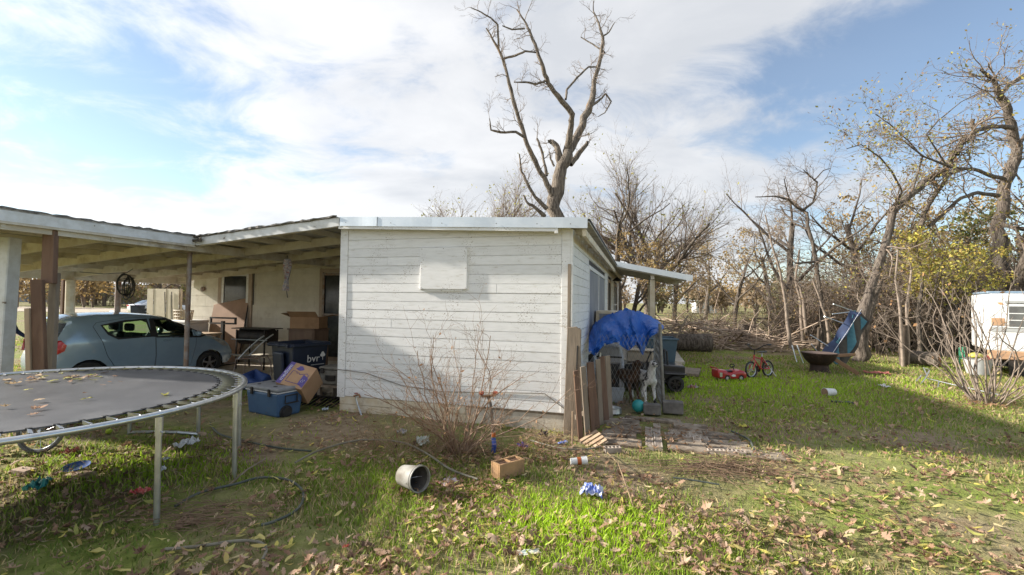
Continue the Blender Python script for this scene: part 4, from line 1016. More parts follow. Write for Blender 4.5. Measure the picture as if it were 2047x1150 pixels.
# ================================================================== VEHICLES
def poly_len(T): return sum(math.dist(T[i], T[i + 1]) for i in range(len(T) - 1))
def seg_dist(p, T):
    best = 9
    for a, b in zip(T[:-1], T[1:]):
        ax, az = a; bx, bz = b; dx, dz = bx - ax, bz - az; L2 = dx*dx + dz*dz + 1e-12
        t = max(0, min(1, ((p[0] - ax)*dx + (p[1] - az)*dz)/L2)); best = min(best, math.hypot(p[0] - ax - t*dx, p[1] - az - t*dz))
    return best
from mathutils.geometry import delaunay_2d_cdt
def in_poly(p, poly):
    c = False
    for i in range(len(poly)):
        (x1, y1), (x2, y2) = poly[i], poly[i - 1]
        if (y1 > p[1]) != (y2 > p[1]) and p[0] < (x2 - x1)*(p[1] - y1)/(y2 - y1) + x1: c = not c
    return c
def fill2d(outer, holes=(), dx=.10, dz=.08):
    """triangulated (x, z) region with holes and interior points, so that it can bend"""
    vs, es = [], []
    for lp in [outer] + list(holes):
        o = len(vs); q = []
        for i in range(len(lp)):
            a, b = lp[i], lp[(i + 1) % len(lp)]; m_ = max(1, int(math.dist(a, b)/dx))
            q += [(a[0] + (b[0] - a[0])*k/m_, a[1] + (b[1] - a[1])*k/m_) for k in range(m_)]
        vs += q; es += [(o + i, o + (i + 1) % len(q)) for i in range(len(q))]
    x = min(p[0] for p in outer) + dx*.5
    while x < max(p[0] for p in outer):
        z = min(p[1] for p in outer) + dz*.5
        while z < max(p[1] for p in outer):
            if in_poly((x, z), outer) and not any(in_poly((x, z), h) for h in holes): vs.append((x, z))
            z += dz
        x += dx
    r = delaunay_2d_cdt([V(p) for p in vs], es, [], 0, 1e-6)
    co = [(p.x, p.y) for p in r[0]]; fs = []
    for f in r[2]:
        c = (sum(co[i][0] for i in f)/len(f), sum(co[i][1] for i in f)/len(f))
        if in_poly(c, outer) and not any(in_poly(c, h) for h in holes): fs.append(tuple(f))
    return co, fs
def arch(cx, cz_, r, zb, n=9):
    a0 = math.asin((zb - cz_)/r) if abs(zb - cz_) < r else 0
    return [(cx + r*math.cos(a0 + (math.pi - 2*a0)*i/n), cz_ + r*math.sin(a0 + (math.pi - 2*a0)*i/n)) for i in range(n + 1)]
class Shell:
    def __init__(s, T, width, belt, roof, L, wheels, zb, r=.1, tumble=.24, taper=.14, arch_r=.33, wz=.29):
        s.T, s.w, s.belt, s.roof, s.L, s.r, s.tum, s.tap = T, width/2, belt, roof, L, r, tumble, taper
        bottom = []
        for cx in sorted(wheels, reverse=True): bottom += arch(cx, wz, arch_r, zb)
        s.out = list(T) + bottom; s.zb = zb
    def W(s, x, z):
        u = abs(2*x/s.L - 1); w = s.w*(1 - s.tap*u**4)
        if z > s.belt: w *= 1 - s.tum*((z - s.belt)/(s.roof - s.belt))**1.15
        else: w *= 1 - .05*((s.belt*.72 - z)/s.belt)**2
        d = seg_dist((x, z), s.T)
        if d < s.r: w -= s.r*.75*(1 - math.sqrt(max(0, 1 - (1 - d/s.r)**2)))
        return w
    def side(s, vs, fs, sgn, off=0.0):
        b = MB(); b.v = [(x, sgn*(s.W(x, z) + off), z) for x, z in vs]
        b.f = [f if sgn < 0 else tuple(reversed(f)) for f in fs]; return b
    def strip(s, T, n=10, crown=.03):
        b = MB(); P = []
        for i in range(len(T) - 1):
            m_ = max(1, int(math.dist(T[i], T[i + 1])/.12))
            P += [(T[i][0] + (T[i + 1][0] - T[i][0])*k/m_, T[i][1] + (T[i + 1][1] - T[i][1])*k/m_) for k in range(m_)]
        P.append(T[-1]); k = len(P)
        for i, (x, z) in enumerate(P):
            a = P[max(i - 1, 0)]; c = P[min(i + 1, k - 1)]; dx, dz = c[0] - a[0], c[1] - a[1]; L = math.hypot(dx, dz) + 1e-9; nx, nz = -dz/L, dx/L
            w = s.W(x, z)
            for j in range(n + 1):
                t = -1 + 2*j/n; q = crown*(1 - t*t)
                b.v.append((x + nx*q, w*t, z + nz*q))
        for i in range(k - 1):
            for j in range(n): b.f.append((i*(n + 1) + j, i*(n + 1) + j + 1, (i + 1)*(n + 1) + j + 1, (i + 1)*(n + 1) + j))
        return b
    def ring(s, poly, sgn, grow_, off):
        cx = sum(p[0] for p in poly)/len(poly); cz_ = sum(p[1] for p in poly)/len(poly)
        def off_(g_):
            r_ = []
            n = len(poly)
            for i in range(n):
                a, b, c = poly[i - 1], poly[i], poly[(i + 1) % n]
                d1 = ((b[0] - a[0]), (b[1] - a[1])); d2 = ((c[0] - b[0]), (c[1] - b[1]))
                l1, l2 = math.hypot(*d1), math.hypot(*d2); nx = -(d1[1]/l1 + d2[1]/l2); nz = d1[0]/l1 + d2[0]/l2; l = math.hypot(nx, nz) + 1e-6
                if nx*(b[0] - cx) + nz*(b[1] - cz_) < 0: nx, nz = -nx, -nz
                r_.append((b[0] + nx/l*g_, b[1] + nz/l*g_))
            return r_
        vs, fs = fill2d(off_(grow_), [off_(-grow_)]); return s.side(vs, fs, sgn, off)
M_glass = bpy.data.materials.new('car_glass'); M_glass.use_nodes = True
def _glass():
    nt = M_glass.node_tree; N = nt.nodes.new; bs = nt.nodes['Principled BSDF']; bs.inputs['Base Color'].default_value = (.02, .03, .025, 1); bs.inputs['Roughness'].default_value = .03
    tr = N('ShaderNodeBsdfTransparent'); tr.inputs[0].default_value = (.62, .74, .64, 1); fr = N('ShaderNodeFresnel'); fr.inputs[0].default_value = 1.5; mx = N('ShaderNodeMixShader')
    nt.links.new(fr.outputs[0], mx.inputs[0]); nt.links.new(tr.outputs[0], mx.inputs[1]); nt.links.new(bs.outputs[0], mx.inputs[2]); nt.links.new(mx.outputs[0], nt.nodes['Material Output'].inputs[0])
_glass()
M_tyre = mat('tyre_rubber', (.025, .025, .025), (.04, .038, .035), 9, .85)
M_alloy = mat('alloy_rim', (.45, .45, .46), (.36, .36, .37), 6, .35, metal=.8)
M_red = mat('red_lens', (.55, .015, .02), (.40, .01, .015), 9, .15, coat=.6) if 'red_lens' not in MATS else MATS['red_lens']
M_clear = mat('clear_lens', (.55, .53, .48), (.35, .33, .30), 9, .1, coat=.6)
M_redstem = MATS['reddish_stem']
def wheel(parent, loc, r, w, sgn, spokes=5, rim=None, name='wheel'):
    M = TR(loc, (R(90), 0, 0))
    b = MB(); b.lathe([(r*.62, -w/2), (r*.9, -w/2), (r, -w*.32), (r, w*.32), (r*.9, w/2), (r*.62, w/2), (r*.60, 0)], 28, M)
    wh = b.build(name, M_tyre, parent, smooth=True)
    b = MB(); b.lathe([(r*.62, -w*.42), (r*.62, w*.42)], 28, M); y = -sgn*w*.34
    b.lathe([(r*.62, y), (r*.56, y - sgn*.01), (r*.55, y)], 28, M); b.lathe([(.001, y - sgn*.004), (r*.16, y - sgn*.004), (r*.17, y + sgn*.02)], 14, M)
    for k in range(spokes):
        a = 2*math.pi*k/spokes + .3; c, s_ = math.cos(a), math.sin(a)
        b.bar(M @ V((c*r*.12, s_*r*.12, y)), M @ V((c*r*.6, s_*r*.6, y)), r*.15, .018, up=M.to_3x3() @ V((0, 0, 1)))
    b.build('rim', rim or M_alloy, wh, smooth=True)
    MB().lathe([(.001, 0), (r*.55, 0)], 20, TR((loc[0], loc[1] + sgn*(-w*.1), loc[2]), (R(90), 0, 0))).build('brake_disc', M_blackm, wh)
    return wh

def hatchback():
    th = R(63); f = V((math.cos(th), math.sin(th), 0)); rt = V((f.y, -f.x, 0)); Rp = at(99, 690, 8.35); Rp.z = 0
    c = thing('parked_car', 'grey blue compact hatchback parked nose-in under the carport', 'car', Rp - f*.0 - rt*.70 - V((0, 0, .03)), th, scale=.95)
    M_p = mat('blue_grey_car_paint', (.31, .425, .54), (.285, .39, .50), 3, .22, metal=.15, coat=.8, c3=(.42, .45, .48), s3=2.5, lo3=.6, hi3=.85)
    T = [(.12, .28), (.02, .36), (0, .5), (.0, .64), (.05, .78), (.07, .93), (.10, .98), (.30, 1.36), (.24, 1.42), (.36, 1.475), (.8, 1.525), (1.3, 1.53), (1.75, 1.49), (2.05, 1.42), (2.70, 1.03), (2.82, .985), (3.15, .90), (3.38, .80), (3.50, .69), (3.585, .55), (3.59, .40), (3.50, .26)]
    S = Shell(T, 1.60, .98, 1.53, 3.6, (.60, 2.95), .25, r=.11, tumble=.22)
    wr = [(.80, 1.30), (1.2, 1.375), (1.60, 1.405), (1.67, 1.03), (1.06, 1.015), (.90, 1.12)]
    wf = [(1.73, 1.41), (2.02, 1.385), (2.42, 1.20), (2.84, .985), (2.70, .955), (1.78, 1.005)]
    for i in (-1, 1):
        vs, fs = fill2d(S.out, [wr, wf]); S.side(vs, fs, i).build('body_side', M_p, c, smooth=True)
        door_r = [(1.69, 1.45), (1.74, 1.0), (1.76, .60), (1.74, .30), (1.16, .30), (1.0, .45), (.88, .68), (.80, .95), (.66, 1.28), (.72, 1.36), (1.2, 1.44)]
        door_f = [(1.70, 1.45), (2.06, 1.405), (2.52, 1.17), (2.62, 1.10), (2.60, .75), (2.50, .30), (1.755, .30), (1.775, .60), (1.755, 1.0)]
        wf2 = [(1.73, 1.41), (2.02, 1.385), (2.42, 1.20), (2.54, 1.135), (2.54, .962), (1.78, 1.005)]
        for nm, dp, w_ in (('door', door_r, wr), ('door', door_f, wf2)):
            vs, fs = fill2d(dp, [w_]); d = S.side(vs, fs, i, .004).build(nm, M_p, c, smooth=True)
            e = MB(); n = len(dp)
            pts = []
            for k in range(n):
                a, b_ = dp[k], dp[(k + 1) % n]
                for q in range(4): x, z = a[0] + (b_[0] - a[0])*q/4, a[1] + (b_[1] - a[1])*q/4; pts.append((x, i*(S.W(x, z) + .002), z))
            e.tube(pts, .0045, 5, closed=True); e.build('door_seam', M_black, d)
        hx = 2.0 if True else 0
        for hx, hz in ((2.02 - .12, .90), ):
            MB().box(hx, hx + .16, i*(S.W(hx, hz) - .005), i*(S.W(hx, hz) + .028), hz, hz + .035).build('door_handle', M_p, c, bevel=.01)
        for w_ in (wr, wf):
            vs, fs = fill2d(w_); S.side(vs, fs, i, -.012).build('side_window', M_glass, c, smooth=True)
            S.ring(w_, i, .022, .007).build('window_surround', M_black, c)
        vs, fs = fill2d([(1.655, 1.42), (1.74, 1.42), (1.79, 1.0), (1.665, 1.02)]); S.side(vs, fs, i, .009).build('pillar', M_black, c)
        vs, fs = fill2d([(.03, .78), (.06, 1.0), (.17, 1.02), (.25, .93), (.22, .82), (.12, .76)], dx=.05, dz=.05); tl = S.side(vs, fs, i, .014).build('tail_light', M_red, c, smooth=True, solid=.01)
        vs, fs = fill2d([(3.40, .68), (3.30, .80), (3.02, .925), (2.98, .90), (3.12, .80), (3.28, .68)], dx=.08, dz=.06); S.side(vs, fs, i, .010).build('headlight', M_clear, c, smooth=True, solid=.008)
        m_ = MB(); m_.ball((2.62, i*.86, 1.04), .09, 12, 8, (.7, 1.1, .75)); m_.build('wing_mirror', M_p, c, smooth=True)
        for x in (.60, 2.95): wheel(c, (x, i*.70, .288), .288, .18, i, 5)
        MB().lathe([(.325, 0), (.33, .25)], 20, TR((.60, i*.50 + (.125 if i < 0 else -.125), .29), (R(90), 0, 0))).build('wheel_liner', M_black, c)
        MB().lathe([(.325, 0), (.33, .25)], 20, TR((2.95, i*.50 + (.125 if i < 0 else -.125), .29), (R(90), 0, 0))).build('wheel_liner', M_black, c)
    S.strip(T[:7]).build('rear_bumper', M_p, c, smooth=True); S.strip(T[6:8]).build('rear_window', M_glass, c, smooth=True)
    S.strip(T[7:14], crown=.035).build('roof', M_p, c, smooth=True); S.strip(T[13:15], crown=.05).build('windscreen', M_glass, c, smooth=True)
    S.strip(T[14:19], crown=.05).build('bonnet', M_p, c, smooth=True); S.strip(T[18:], crown=.05).build('front_bumper', M_p, c, smooth=True)
    MB().box(-.02, .015, -.25, .25, .62, .75).build('number_plate', mat('plate', (.7, .7, .7), (.5, .55, .6), 30, .5), c)
    b = MB(); b.box(.15, 3.3, -.66, .66, .22, .34); b.build('floor_pan', M_black, c)
    MB().box(2.25, 2.8, -.62, .62, .6, .95).build('dashboard', M_black, c, bevel=.08, seg=3)
    st = mat('seat_cloth', (.03, .032, .035), (.05, .05, .055), 20, .8)
    for x, y in ((1.55, -.36), (1.55, .36), (.62, -.34), (.62, .34)):
        b = MB(); b.box(x, x + .5, y - .25, y + .25, .4, .58); b.box(x - .14, x + .05, y - .24, y + .24, .58, 1.10, TR((0, 0, 0)))
        s = b.build('seat', st, c, bevel=.05, seg=2)
        MB().box(x - .18, x - .06, y - .13, y + .13, 1.14, 1.31).build('headrest', st, s, bevel=.045, seg=3)
    sw = MB(); sw.tube([(2.16 + .06*math.sin(a), .36 + .18*math.cos(a), .93 + .17*math.sin(a)) for a in [2*math.pi*k/20 for k in range(20)]], .014, 6, closed=True); sw.build('steering_wheel', mat('grey_plastic', (.25, .26, .26), (.2, .2, .2), 8, .5), c)
    MB().tube([(1.95, .0, 1.50), (1.55, .0, 1.82)], .006, 5).build('aerial', M_black, c)
hatchback()

def sedan():
    p = at(258, 625, 42); p.z = 0
    c = thing('parked_sedan', 'white sedan parked far off by the road, seen between the carport posts', 'car', p + V((-.2, .4, 0)), R(62))
    M_w = mat('white_car_paint', (.72, .73, .75), (.66, .67, .70), 3, .25, coat=.5)
    T = [(.1, .30), (.0, .45), (.0, .8), (.06, .98), (.55, 1.05), (1.15, 1.38), (1.7, 1.45), (2.3, 1.44), (2.6, 1.38), (3.35, 1.02), (4.2, .92), (4.6, .75), (4.7, .5), (4.6, .28)]
    S = Shell(T, 1.8, .98, 1.45, 4.7, (.95, 3.75), .26, r=.12, tumble=.25, arch_r=.36, wz=.32)
    sw_ = [(1.05, 1.27), (1.5, 1.37), (2.3, 1.37), (2.95, 1.05), (1.0, 1.03)]
    for i in (-1, 1):
        vs, fs = fill2d(S.out, [sw_]); S.side(vs, fs, i).build('body_side', M_w, c, smooth=True)
        vs, fs = fill2d(sw_); S.side(vs, fs, i, -.01).build('side_window', M_glassd, c)
        vs, fs = fill2d([(.02, .78), (.07, .97), (.32, .98), (.36, .84)], dx=.1); S.side(vs, fs, i, .012).build('tail_light', M_red, c)
        MB().box(-.02, .05, i*.35, i*.78, .80, .95).build('tail_light', M_red, c, bevel=.02)
        for x in (.95, 3.75): wheel(c, (x, i*.78, .32), .32, .2, i, 5)
    S.strip(T[:5]).build('boot_lid', M_w, c, smooth=True); S.strip(T[4:6]).build('rear_window', M_glassd, c); S.strip(T[5:9]).build('roof', M_w, c, smooth=True)
    S.strip(T[8:10]).build('windscreen', M_glassd, c); S.strip(T[9:]).build('bonnet', M_w, c, smooth=True)
    MB().box(-.03, .01, -.25, .25, .60, .73).build('number_plate', MATS['plate'], c)
sedan()

def toy_car():
    p = G(1428, 760); c = thing('ride_on_car', 'small red plastic ride-on toy car on the grass left of the bicycle', 'toy car', p, R(8))
    T = [(-.35, .07), (-.37, .16), (-.36, .24), (-.33, .255), (-.15, .24), (-.12, .19), (.02, .185), (.06, .22), (.20, .25), (.30, .22), (.36, .17), (.375, .10), (.36, .06)]
    T = [(x + .37, z) for x, z in T]
    S = Shell(T, .34, .2, .27, .75, (.23, .58), .06, r=.03, tumble=.05, arch_r=.075, wz=.07)
    M_r = mat('red_toy_plastic', (.42, .02, .025), (.35, .02, .02), 4, .3, coat=.3, c3=(.50, .30, .28), s3=9, lo3=.68, hi3=.72)
    for i in (-1, 1):
        vs, fs = fill2d(S.out, (), .06, .04); S.side(vs, fs, i).build('body_side', M_r, c, smooth=True)
        for x in (.23, .58): wheel(c, (x, i*.135, .066), .066, .055, i, 6, mat('white_plastic', (.7, .7, .7), (.6, .6, .6), 9, .5))
        vs, fs = fill2d([(.32, .12), (.36, .16), (.42, .15), (.44, .11), (.38, .10)], (), .2, .2); S.side(vs, fs, i, .003).build('decal', mat('white_plastic', (.7, .7, .7)), c)
        vs, fs = fill2d([(.04, .10), (.04, .20), (.10, .20), (.10, .10)], (), .2, .2); S.side(vs, fs, i, .003).build('decal', M_steel, c)
    S.strip(T, 6, .01).build('body_top', M_r, c, smooth=True)
    MB().box(.22, .42, -.09, .09, .20, .235).build('seat', M_black, c, bevel=.02, seg=2)
    b = MB(); b.tube([(.50, 0, .24), (.46, 0, .33)], .012, 8); b.tube([(.455 + .02*math.sin(a), .08*math.cos(a), .335 + .035*math.sin(a)) for a in [2*math.pi*k/14 for k in range(14)]], .012, 6, closed=True)
    b.build('steering_wheel', M_black, c, smooth=True)
    MB().tube([(.02, -.13, .26), (-.03, -.12, .30), (-.03, .12, .30), (.02, .13, .26)], .013, 8).build('push_handle', M_r, c, smooth=True)
toy_car()

def bike_wheel(parent, c, r, M=None, tr=.02, spokes=12, name='wheel', tyre=None):
    def cc(rr, n=30): return [V((c[0] + rr*math.cos(2*math.pi*k/n), c[1], c[2] + rr*math.sin(2*math.pi*k/n))) for k in range(n)]
    b = MB(); b.tube(cc(r - tr), tr, 8, closed=True); w = b.build(name, tyre or M_tyre, parent, smooth=True)
    b = MB(); b.tube(cc(r - 2*tr - .004), .008, 6, closed=True); b.tube([(c[0], c[1] - .035, c[2]), (c[0], c[1] + .035, c[2])], .018, 8); b.build('rim', M_steel, w, smooth=True)
    for k in range(spokes):
        a = 2*math.pi*k/spokes; MB().tube([(c[0], c[1] + (.02 if k % 2 else -.02), c[2]), (c[0] + (r - 2*tr)*math.cos(a), c[1], c[2] + (r - 2*tr)*math.sin(a))], .0022, 4).build('spoke', M_steel, w)
    return w
def bicycle():
    p = G(1520, 755); c = thing('bicycle', 'small red child bicycle standing on the grass right of the toy car', 'bicycle', p, rot=(R(4), 0, R(205)), scale=1.12)
    M_r = mat('red_bike_paint', (.45, .03, .025), (.38, .025, .02), 6, .35, coat=.4)
    r = .185; A, B = (-.26, 0, r), (.28, 0, r)            # rear, front axle
    bike_wheel(c, A, r); fw = bike_wheel(c, B, r)
    fr = MB()
    for a, b_ in (((-.02, 0, .19), (.17, 0, .42)), ((-.02, 0, .19), (-.09, 0, .45)), ((-.075, 0, .40), (.165, 0, .455)), ((-.02, .03, .19), (-.26, .04, r)), ((-.02, -.03, .19), (-.26, -.04, r)), ((-.08, .02, .42), (-.26, .04, r)), ((-.08, -.02, .42), (-.26, -.04, r))):
        fr.tube([a, b_], .014, 8)
    fr.build('frame', M_r, c, smooth=True)
    fk = MB(); fk.tube([(.15, 0, .50), (.175, 0, .40)], .018, 8)
    for s in (-.05, .05): fk.tube([(.175, s*.6, .40), (.20, s, .34), (.28, s, r)], .012, 8)
    fk.build('fork', M_r, c, smooth=True)
    h = MB(); h.tube([(.15, 0, .48), (.135, 0, .60)], .012, 8); h.tube([(.02, -.25, .72), (.09, -.20, .71), (.135, -.05, .61), (.135, .05, .61), (.09, .20, .71), (.02, .25, .72)], .012, 8); h.build('handlebar', M_blackm, c, smooth=True)
    for s in (-1, 1): MB().tube([(.03, s*.245, .72), (-.06, s*.26, .72)], .018, 8).build('grip', M_black, c)
    s = MB(); s.tube([(-.09, 0, .44), (-.105, 0, .54)], .012, 8); s.build('seat_post', M_steel, c)
    s = MB(); s.prism([(-.22, .54), (-.20, .575), (-.12, .57), (.02, .565), (.03, .55), (-.1, .535)], -.055, .055); s.build('saddle', M_black, c, bevel=.018, seg=2)
    k = MB(); k.lathe([(.02, -.01), (.075, -.004), (.075, .004), (.02, .01)], 16, TR((-.02, -.05, .19), (R(90), 0, 0))); k.tube([(-.02, -.07, .19), (.06, -.07, .12)], .009, 6); k.tube([(-.02, .07, .19), (-.10, .07, .26)], .009, 6); k.build('crank', M_blackm, c)
    for s_, x, z in ((-.11, .06, .12), (.11, -.10, .26)): MB().box(x - .04, x + .04, s_ - .03, s_ + .03, z - .01, z + .01).build('pedal', M_black, c)
    MB().tube([(-.26, .06, r), (-.30, .16, .02)], .008, 6).build('kick_stand', M_steel, c)
bicycle()

def jeep_toy():
    p = G(1345, 778) + V((-.40, .1, 0)); c = thing('toy_jeep', 'black battery ride-on jeep with chunky wheels parked behind the kennel pole', 'toy car', p, R(168))
    M_b = mat('black_toy_paint', (.012, .013, .016), (.02, .02, .024), 5, .28, coat=.4)
    b = MB(); b.prism([(-.62, .28), (-.62, .52), (-.20, .54), (-.12, .40), (.12, .40), (.18, .56), (.56, .52), (.62, .42), (.62, .24), (-.3, .22)], -.27, .27); b.build('body', M_b, c, bevel=.03, seg=2)
    for s in (-1, 1):
        for x in (-.42, .42):
            wheel(c, (x, s*.33, .165), .165, .15, s, 6, M_blackm)
            MB().box(x - .21, x + .21, s*.24, s*.42, .35, .385).build('mudguard', M_b, c, bevel=.015)
        MB().box(-.30, .20, s*.29, s*.36, .18, .215).build('running_board', M_black, c, bevel=.01)
        MB().tube([(.15, s*.24, .54), (.05, s*.24, .78), (-.02, s*.24, .80)], .016, 8).build('roll_bar', M_black, c)
        MB().lathe([(.001, 0), (.045, 0), (.05, -.02)], 14, TR((.625, s*.17, .40), (0, R(90), 0))).build('headlight', M_clear, c)
    MB().tube([(-.28, -.24, .52), (-.26, -.24, .80), (-.26, .24, .80), (-.28, .24, .52)], .02, 8).build('roll_bar', M_black, c)
    MB().tube([(.14, -.24, .56), (.05, -.24, .78), (.05, .24, .78), (.14, .24, .56)], .016, 8).build('windscreen_frame', M_black, c)
    MB().box(-.2, -.05, -.2, .2, .38, .62).build('seat', mat('grey_plastic', (.25, .26, .26)), c, bevel=.03)
    MB().box(.63, .68, -.25, .25, .24, .32).build('bumper', M_steel, c, bevel=.01)
jeep_toy()

# ================================================================== TRAMPOLINE
def trampoline():
    C = V((-4.55, 4.2, 0)); rr, zt = 1.83, .86
    t = thing('trampoline', 'large round trampoline with galvanised frame and black mat in the left foreground', 'trampoline', C)
    M_mat = mat('trampoline_mat', (.060, .062, .070), (.085, .087, .095), 2, .42, c3=(.14, .14, .145), s3=1.3, lo3=.52, hi3=.72, bump=.0006, bscale=300)
    n = 96
    b = MB(); b.tube([(rr*math.cos(2*math.pi*k/n), rr*math.sin(2*math.pi*k/n), zt) for k in range(n)], .024, 12, closed=True); rim = b.build('rim', M_steel, t, smooth=True)
    def sag(r_): return zt + .012 - .035*(1 - (r_/1.6)**2)
    b = MB(); b.lathe([(.001, sag(0)), (.4, sag(.4)), (.8, sag(.8)), (1.2, sag(1.2)), (1.5, sag(1.5)), (1.585, sag(1.585)), (1.585, sag(1.585) - .012), (1.5, sag(1.5) - .012), (.001, sag(0) - .012)], n); mt = b.build('mat', M_mat, t, smooth=True)
    sp = MB()                                             # one spring: body with hooks, along +x
    pts = [(1.615 + .12*k/60 + .0, .0125*math.cos(k*2.1), .0125*math.sin(k*2.1)) for k in range(61)]
    sp.tube(pts, .0042, 4); sp.tube([(1.578, 0, .01), (1.59, 0, .0), (1.62, 0, 0)], .004, 5); sp.tube([(1.733, 0, 0), (1.79, 0, 0), (1.812, 0, .012)], .004, 5)
    me = sp.mesh('spring')
    for k in range(72): obj('spring', me, M_steel, t, (0, 0, zt + .004), (0, 0, 2*math.pi*k/72))
    tr_ = MB(); tr_.box(1.562, 1.592, -.018, .018, zt - .002, zt + .016); me2 = tr_.mesh('mat_tab')
    for k in range(72): obj('mat_tab', me2, M_black, t, None, (0, 0, 2*math.pi*k/72))
    for k in range(12):
        a = R(-17 + 30.4*k if k < 4 else -17 + 30*k); ca, sa = math.cos(a), math.sin(a)
        lg = MB(); lg.tube([(rr*ca, rr*sa, zt - .025), (rr*ca*1.0, rr*sa*1.0, .5), (rr*ca*1.005, rr*sa*1.005, -.03)], .023, 10); l = lg.build('leg', M_steel, t, smooth=True)
        MB().tube([(rr*ca, rr*sa, zt - .02), (rr*ca, rr*sa, zt - .17)], .028, 10).build('leg_socket', M_steel, l, smooth=True)
        MB().tube([((rr + .03)*ca, (rr + .03)*sa, zt - .14), ((rr + .055)*ca, (rr + .055)*sa, zt - .14)], .008, 6).build('bolt', M_steel, l)
    for k in (3, 7):
        a0, a1 = R(-17 + 30.2*k), R(-17 + 30*(k + 1))
        MB().tube([(rr*math.cos(a0 + (a1 - a0)*q/6), rr*math.sin(a0 + (a1 - a0)*q/6), .02) for q in range(7)], .022, 8).build('base_bar', M_steel, t, smooth=True)
    g = np.random.default_rng(31)
    x = np.concatenate([g.normal(C.x - .55, .42, 34), g.uniform(C.x - 1.4, C.x + 1.4, 22)]); y = np.concatenate([g.normal(C.y + .95, .22, 34), g.uniform(C.y - .9, C.y + 1.3, 22)])
    k = (x - C.x)**2 + (y - C.y)**2 < 1.5**2; x, y = x[k], y[k]
    leaf_litter('mat_leaves', 'dry leaves lying on the trampoline mat', x, y, np.full(len(x), zt + .004), OAK, .045, [(.36, .22, .14), (.45, .33, .2), (.40, .38, .10)], g, curl=.5, flat=.1)
trampoline()
# ================================================================== PORCH AND CARPORT CLUTTER
M_card = mat('cardboard', (.42, .26, .15), (.37, .225, .13), 5, .85, c3=(.30, .18, .10), s3=3)
M_purple = mat('purple_print', (.10, .075, .24), (.12, .09, .27), 20, .8)
M_whitep = MATS['white_plastic']
def frame_from(o, x, z):
    x = V(x).normalized(); z = V(z); z = (z - x*z.dot(x)).normalized(); y = z.cross(x)
    M = Matrix((x, y, z)).transposed().to_4x4(); M.translation = o; return M
def put(o, M): o.matrix_world = M
def stick(me, name, m, parent, M): o = obj(name, me, m, parent); o.matrix_local = M; return o

def cooler():
    c = thing('cooler', 'blue wheeled cooler with grey lid on the ground beside the trampoline', 'cooler', G(554, 838), R(62))
    M_b = mat('blue_cooler_plastic', (.045, .10, .20), (.055, .12, .225), 4, .45, c3=(.10, .13, .16), s3=6, lo3=.62, hi3=.8)
    M_l = mat('grey_cooler_lid', (.20, .205, .22), (.26, .265, .275), 4, .55)
    # x: short end (0..0.44), y: long side (0..0.78)
    b = MB(); b.v = [(.03, .03, 0), (.41, .03, 0), (.41, .75, 0), (.03, .75, 0), (0, 0, .36), (.44, 0, .36), (.44, .78, .36), (0, .78, .36)]
    b.f = [(0, 3, 2, 1), (4, 5, 6, 7), (0, 1, 5, 4), (1, 2, 6, 5), (2, 3, 7, 6), (3, 0, 4, 7)]; b.build('tub', M_b, c, bevel=.03, seg=2)
    MB().box(-.006, .446, -.006, .786, .362, .378).build('lid_band', M_whitep, c, bevel=.004)
    MB().box(-.012, .452, -.012, .792, .380, .445).build('lid', M_l, c, bevel=.025, seg=3)
    for y in (.16, .58): MB().box(-.03, -.004, y, y + .05, .31, .42).build('latch', M_blackm, c, bevel=.006)
    for x, y in ((.1, .2), (.34, .2), (.1, .6), (.34, .6)): MB().lathe([(.03, 0), (.028, .006), (.001, .006)], 14, TR((x, y, .444))).build('cup_recess', M_black, c)
    MB().tube([(.12, -.012, .20), (.12, -.04, .21), (.32, -.04, .21), (.32, -.012, .20), (.32, -.012, .32), (.12, -.012, .32)], .012, 6, closed=True).build('handle', M_black, c)
    b = MB(); b.lathe([(.10, 0), (.10, .03), (.001, .03)], 18, TR((.15, .03, .075), (R(90), 0, 0))); b.build('wheel_recess', M_black, c)
    b = MB(); b.lathe([(.001, -.02), (.07, -.02), (.075, 0), (.07, .02), (.001, .02)], 18, TR((.15, .0, .075), (R(90), 0, 0))); b.build('wheel', M_black, c, smooth=True)
cooler()

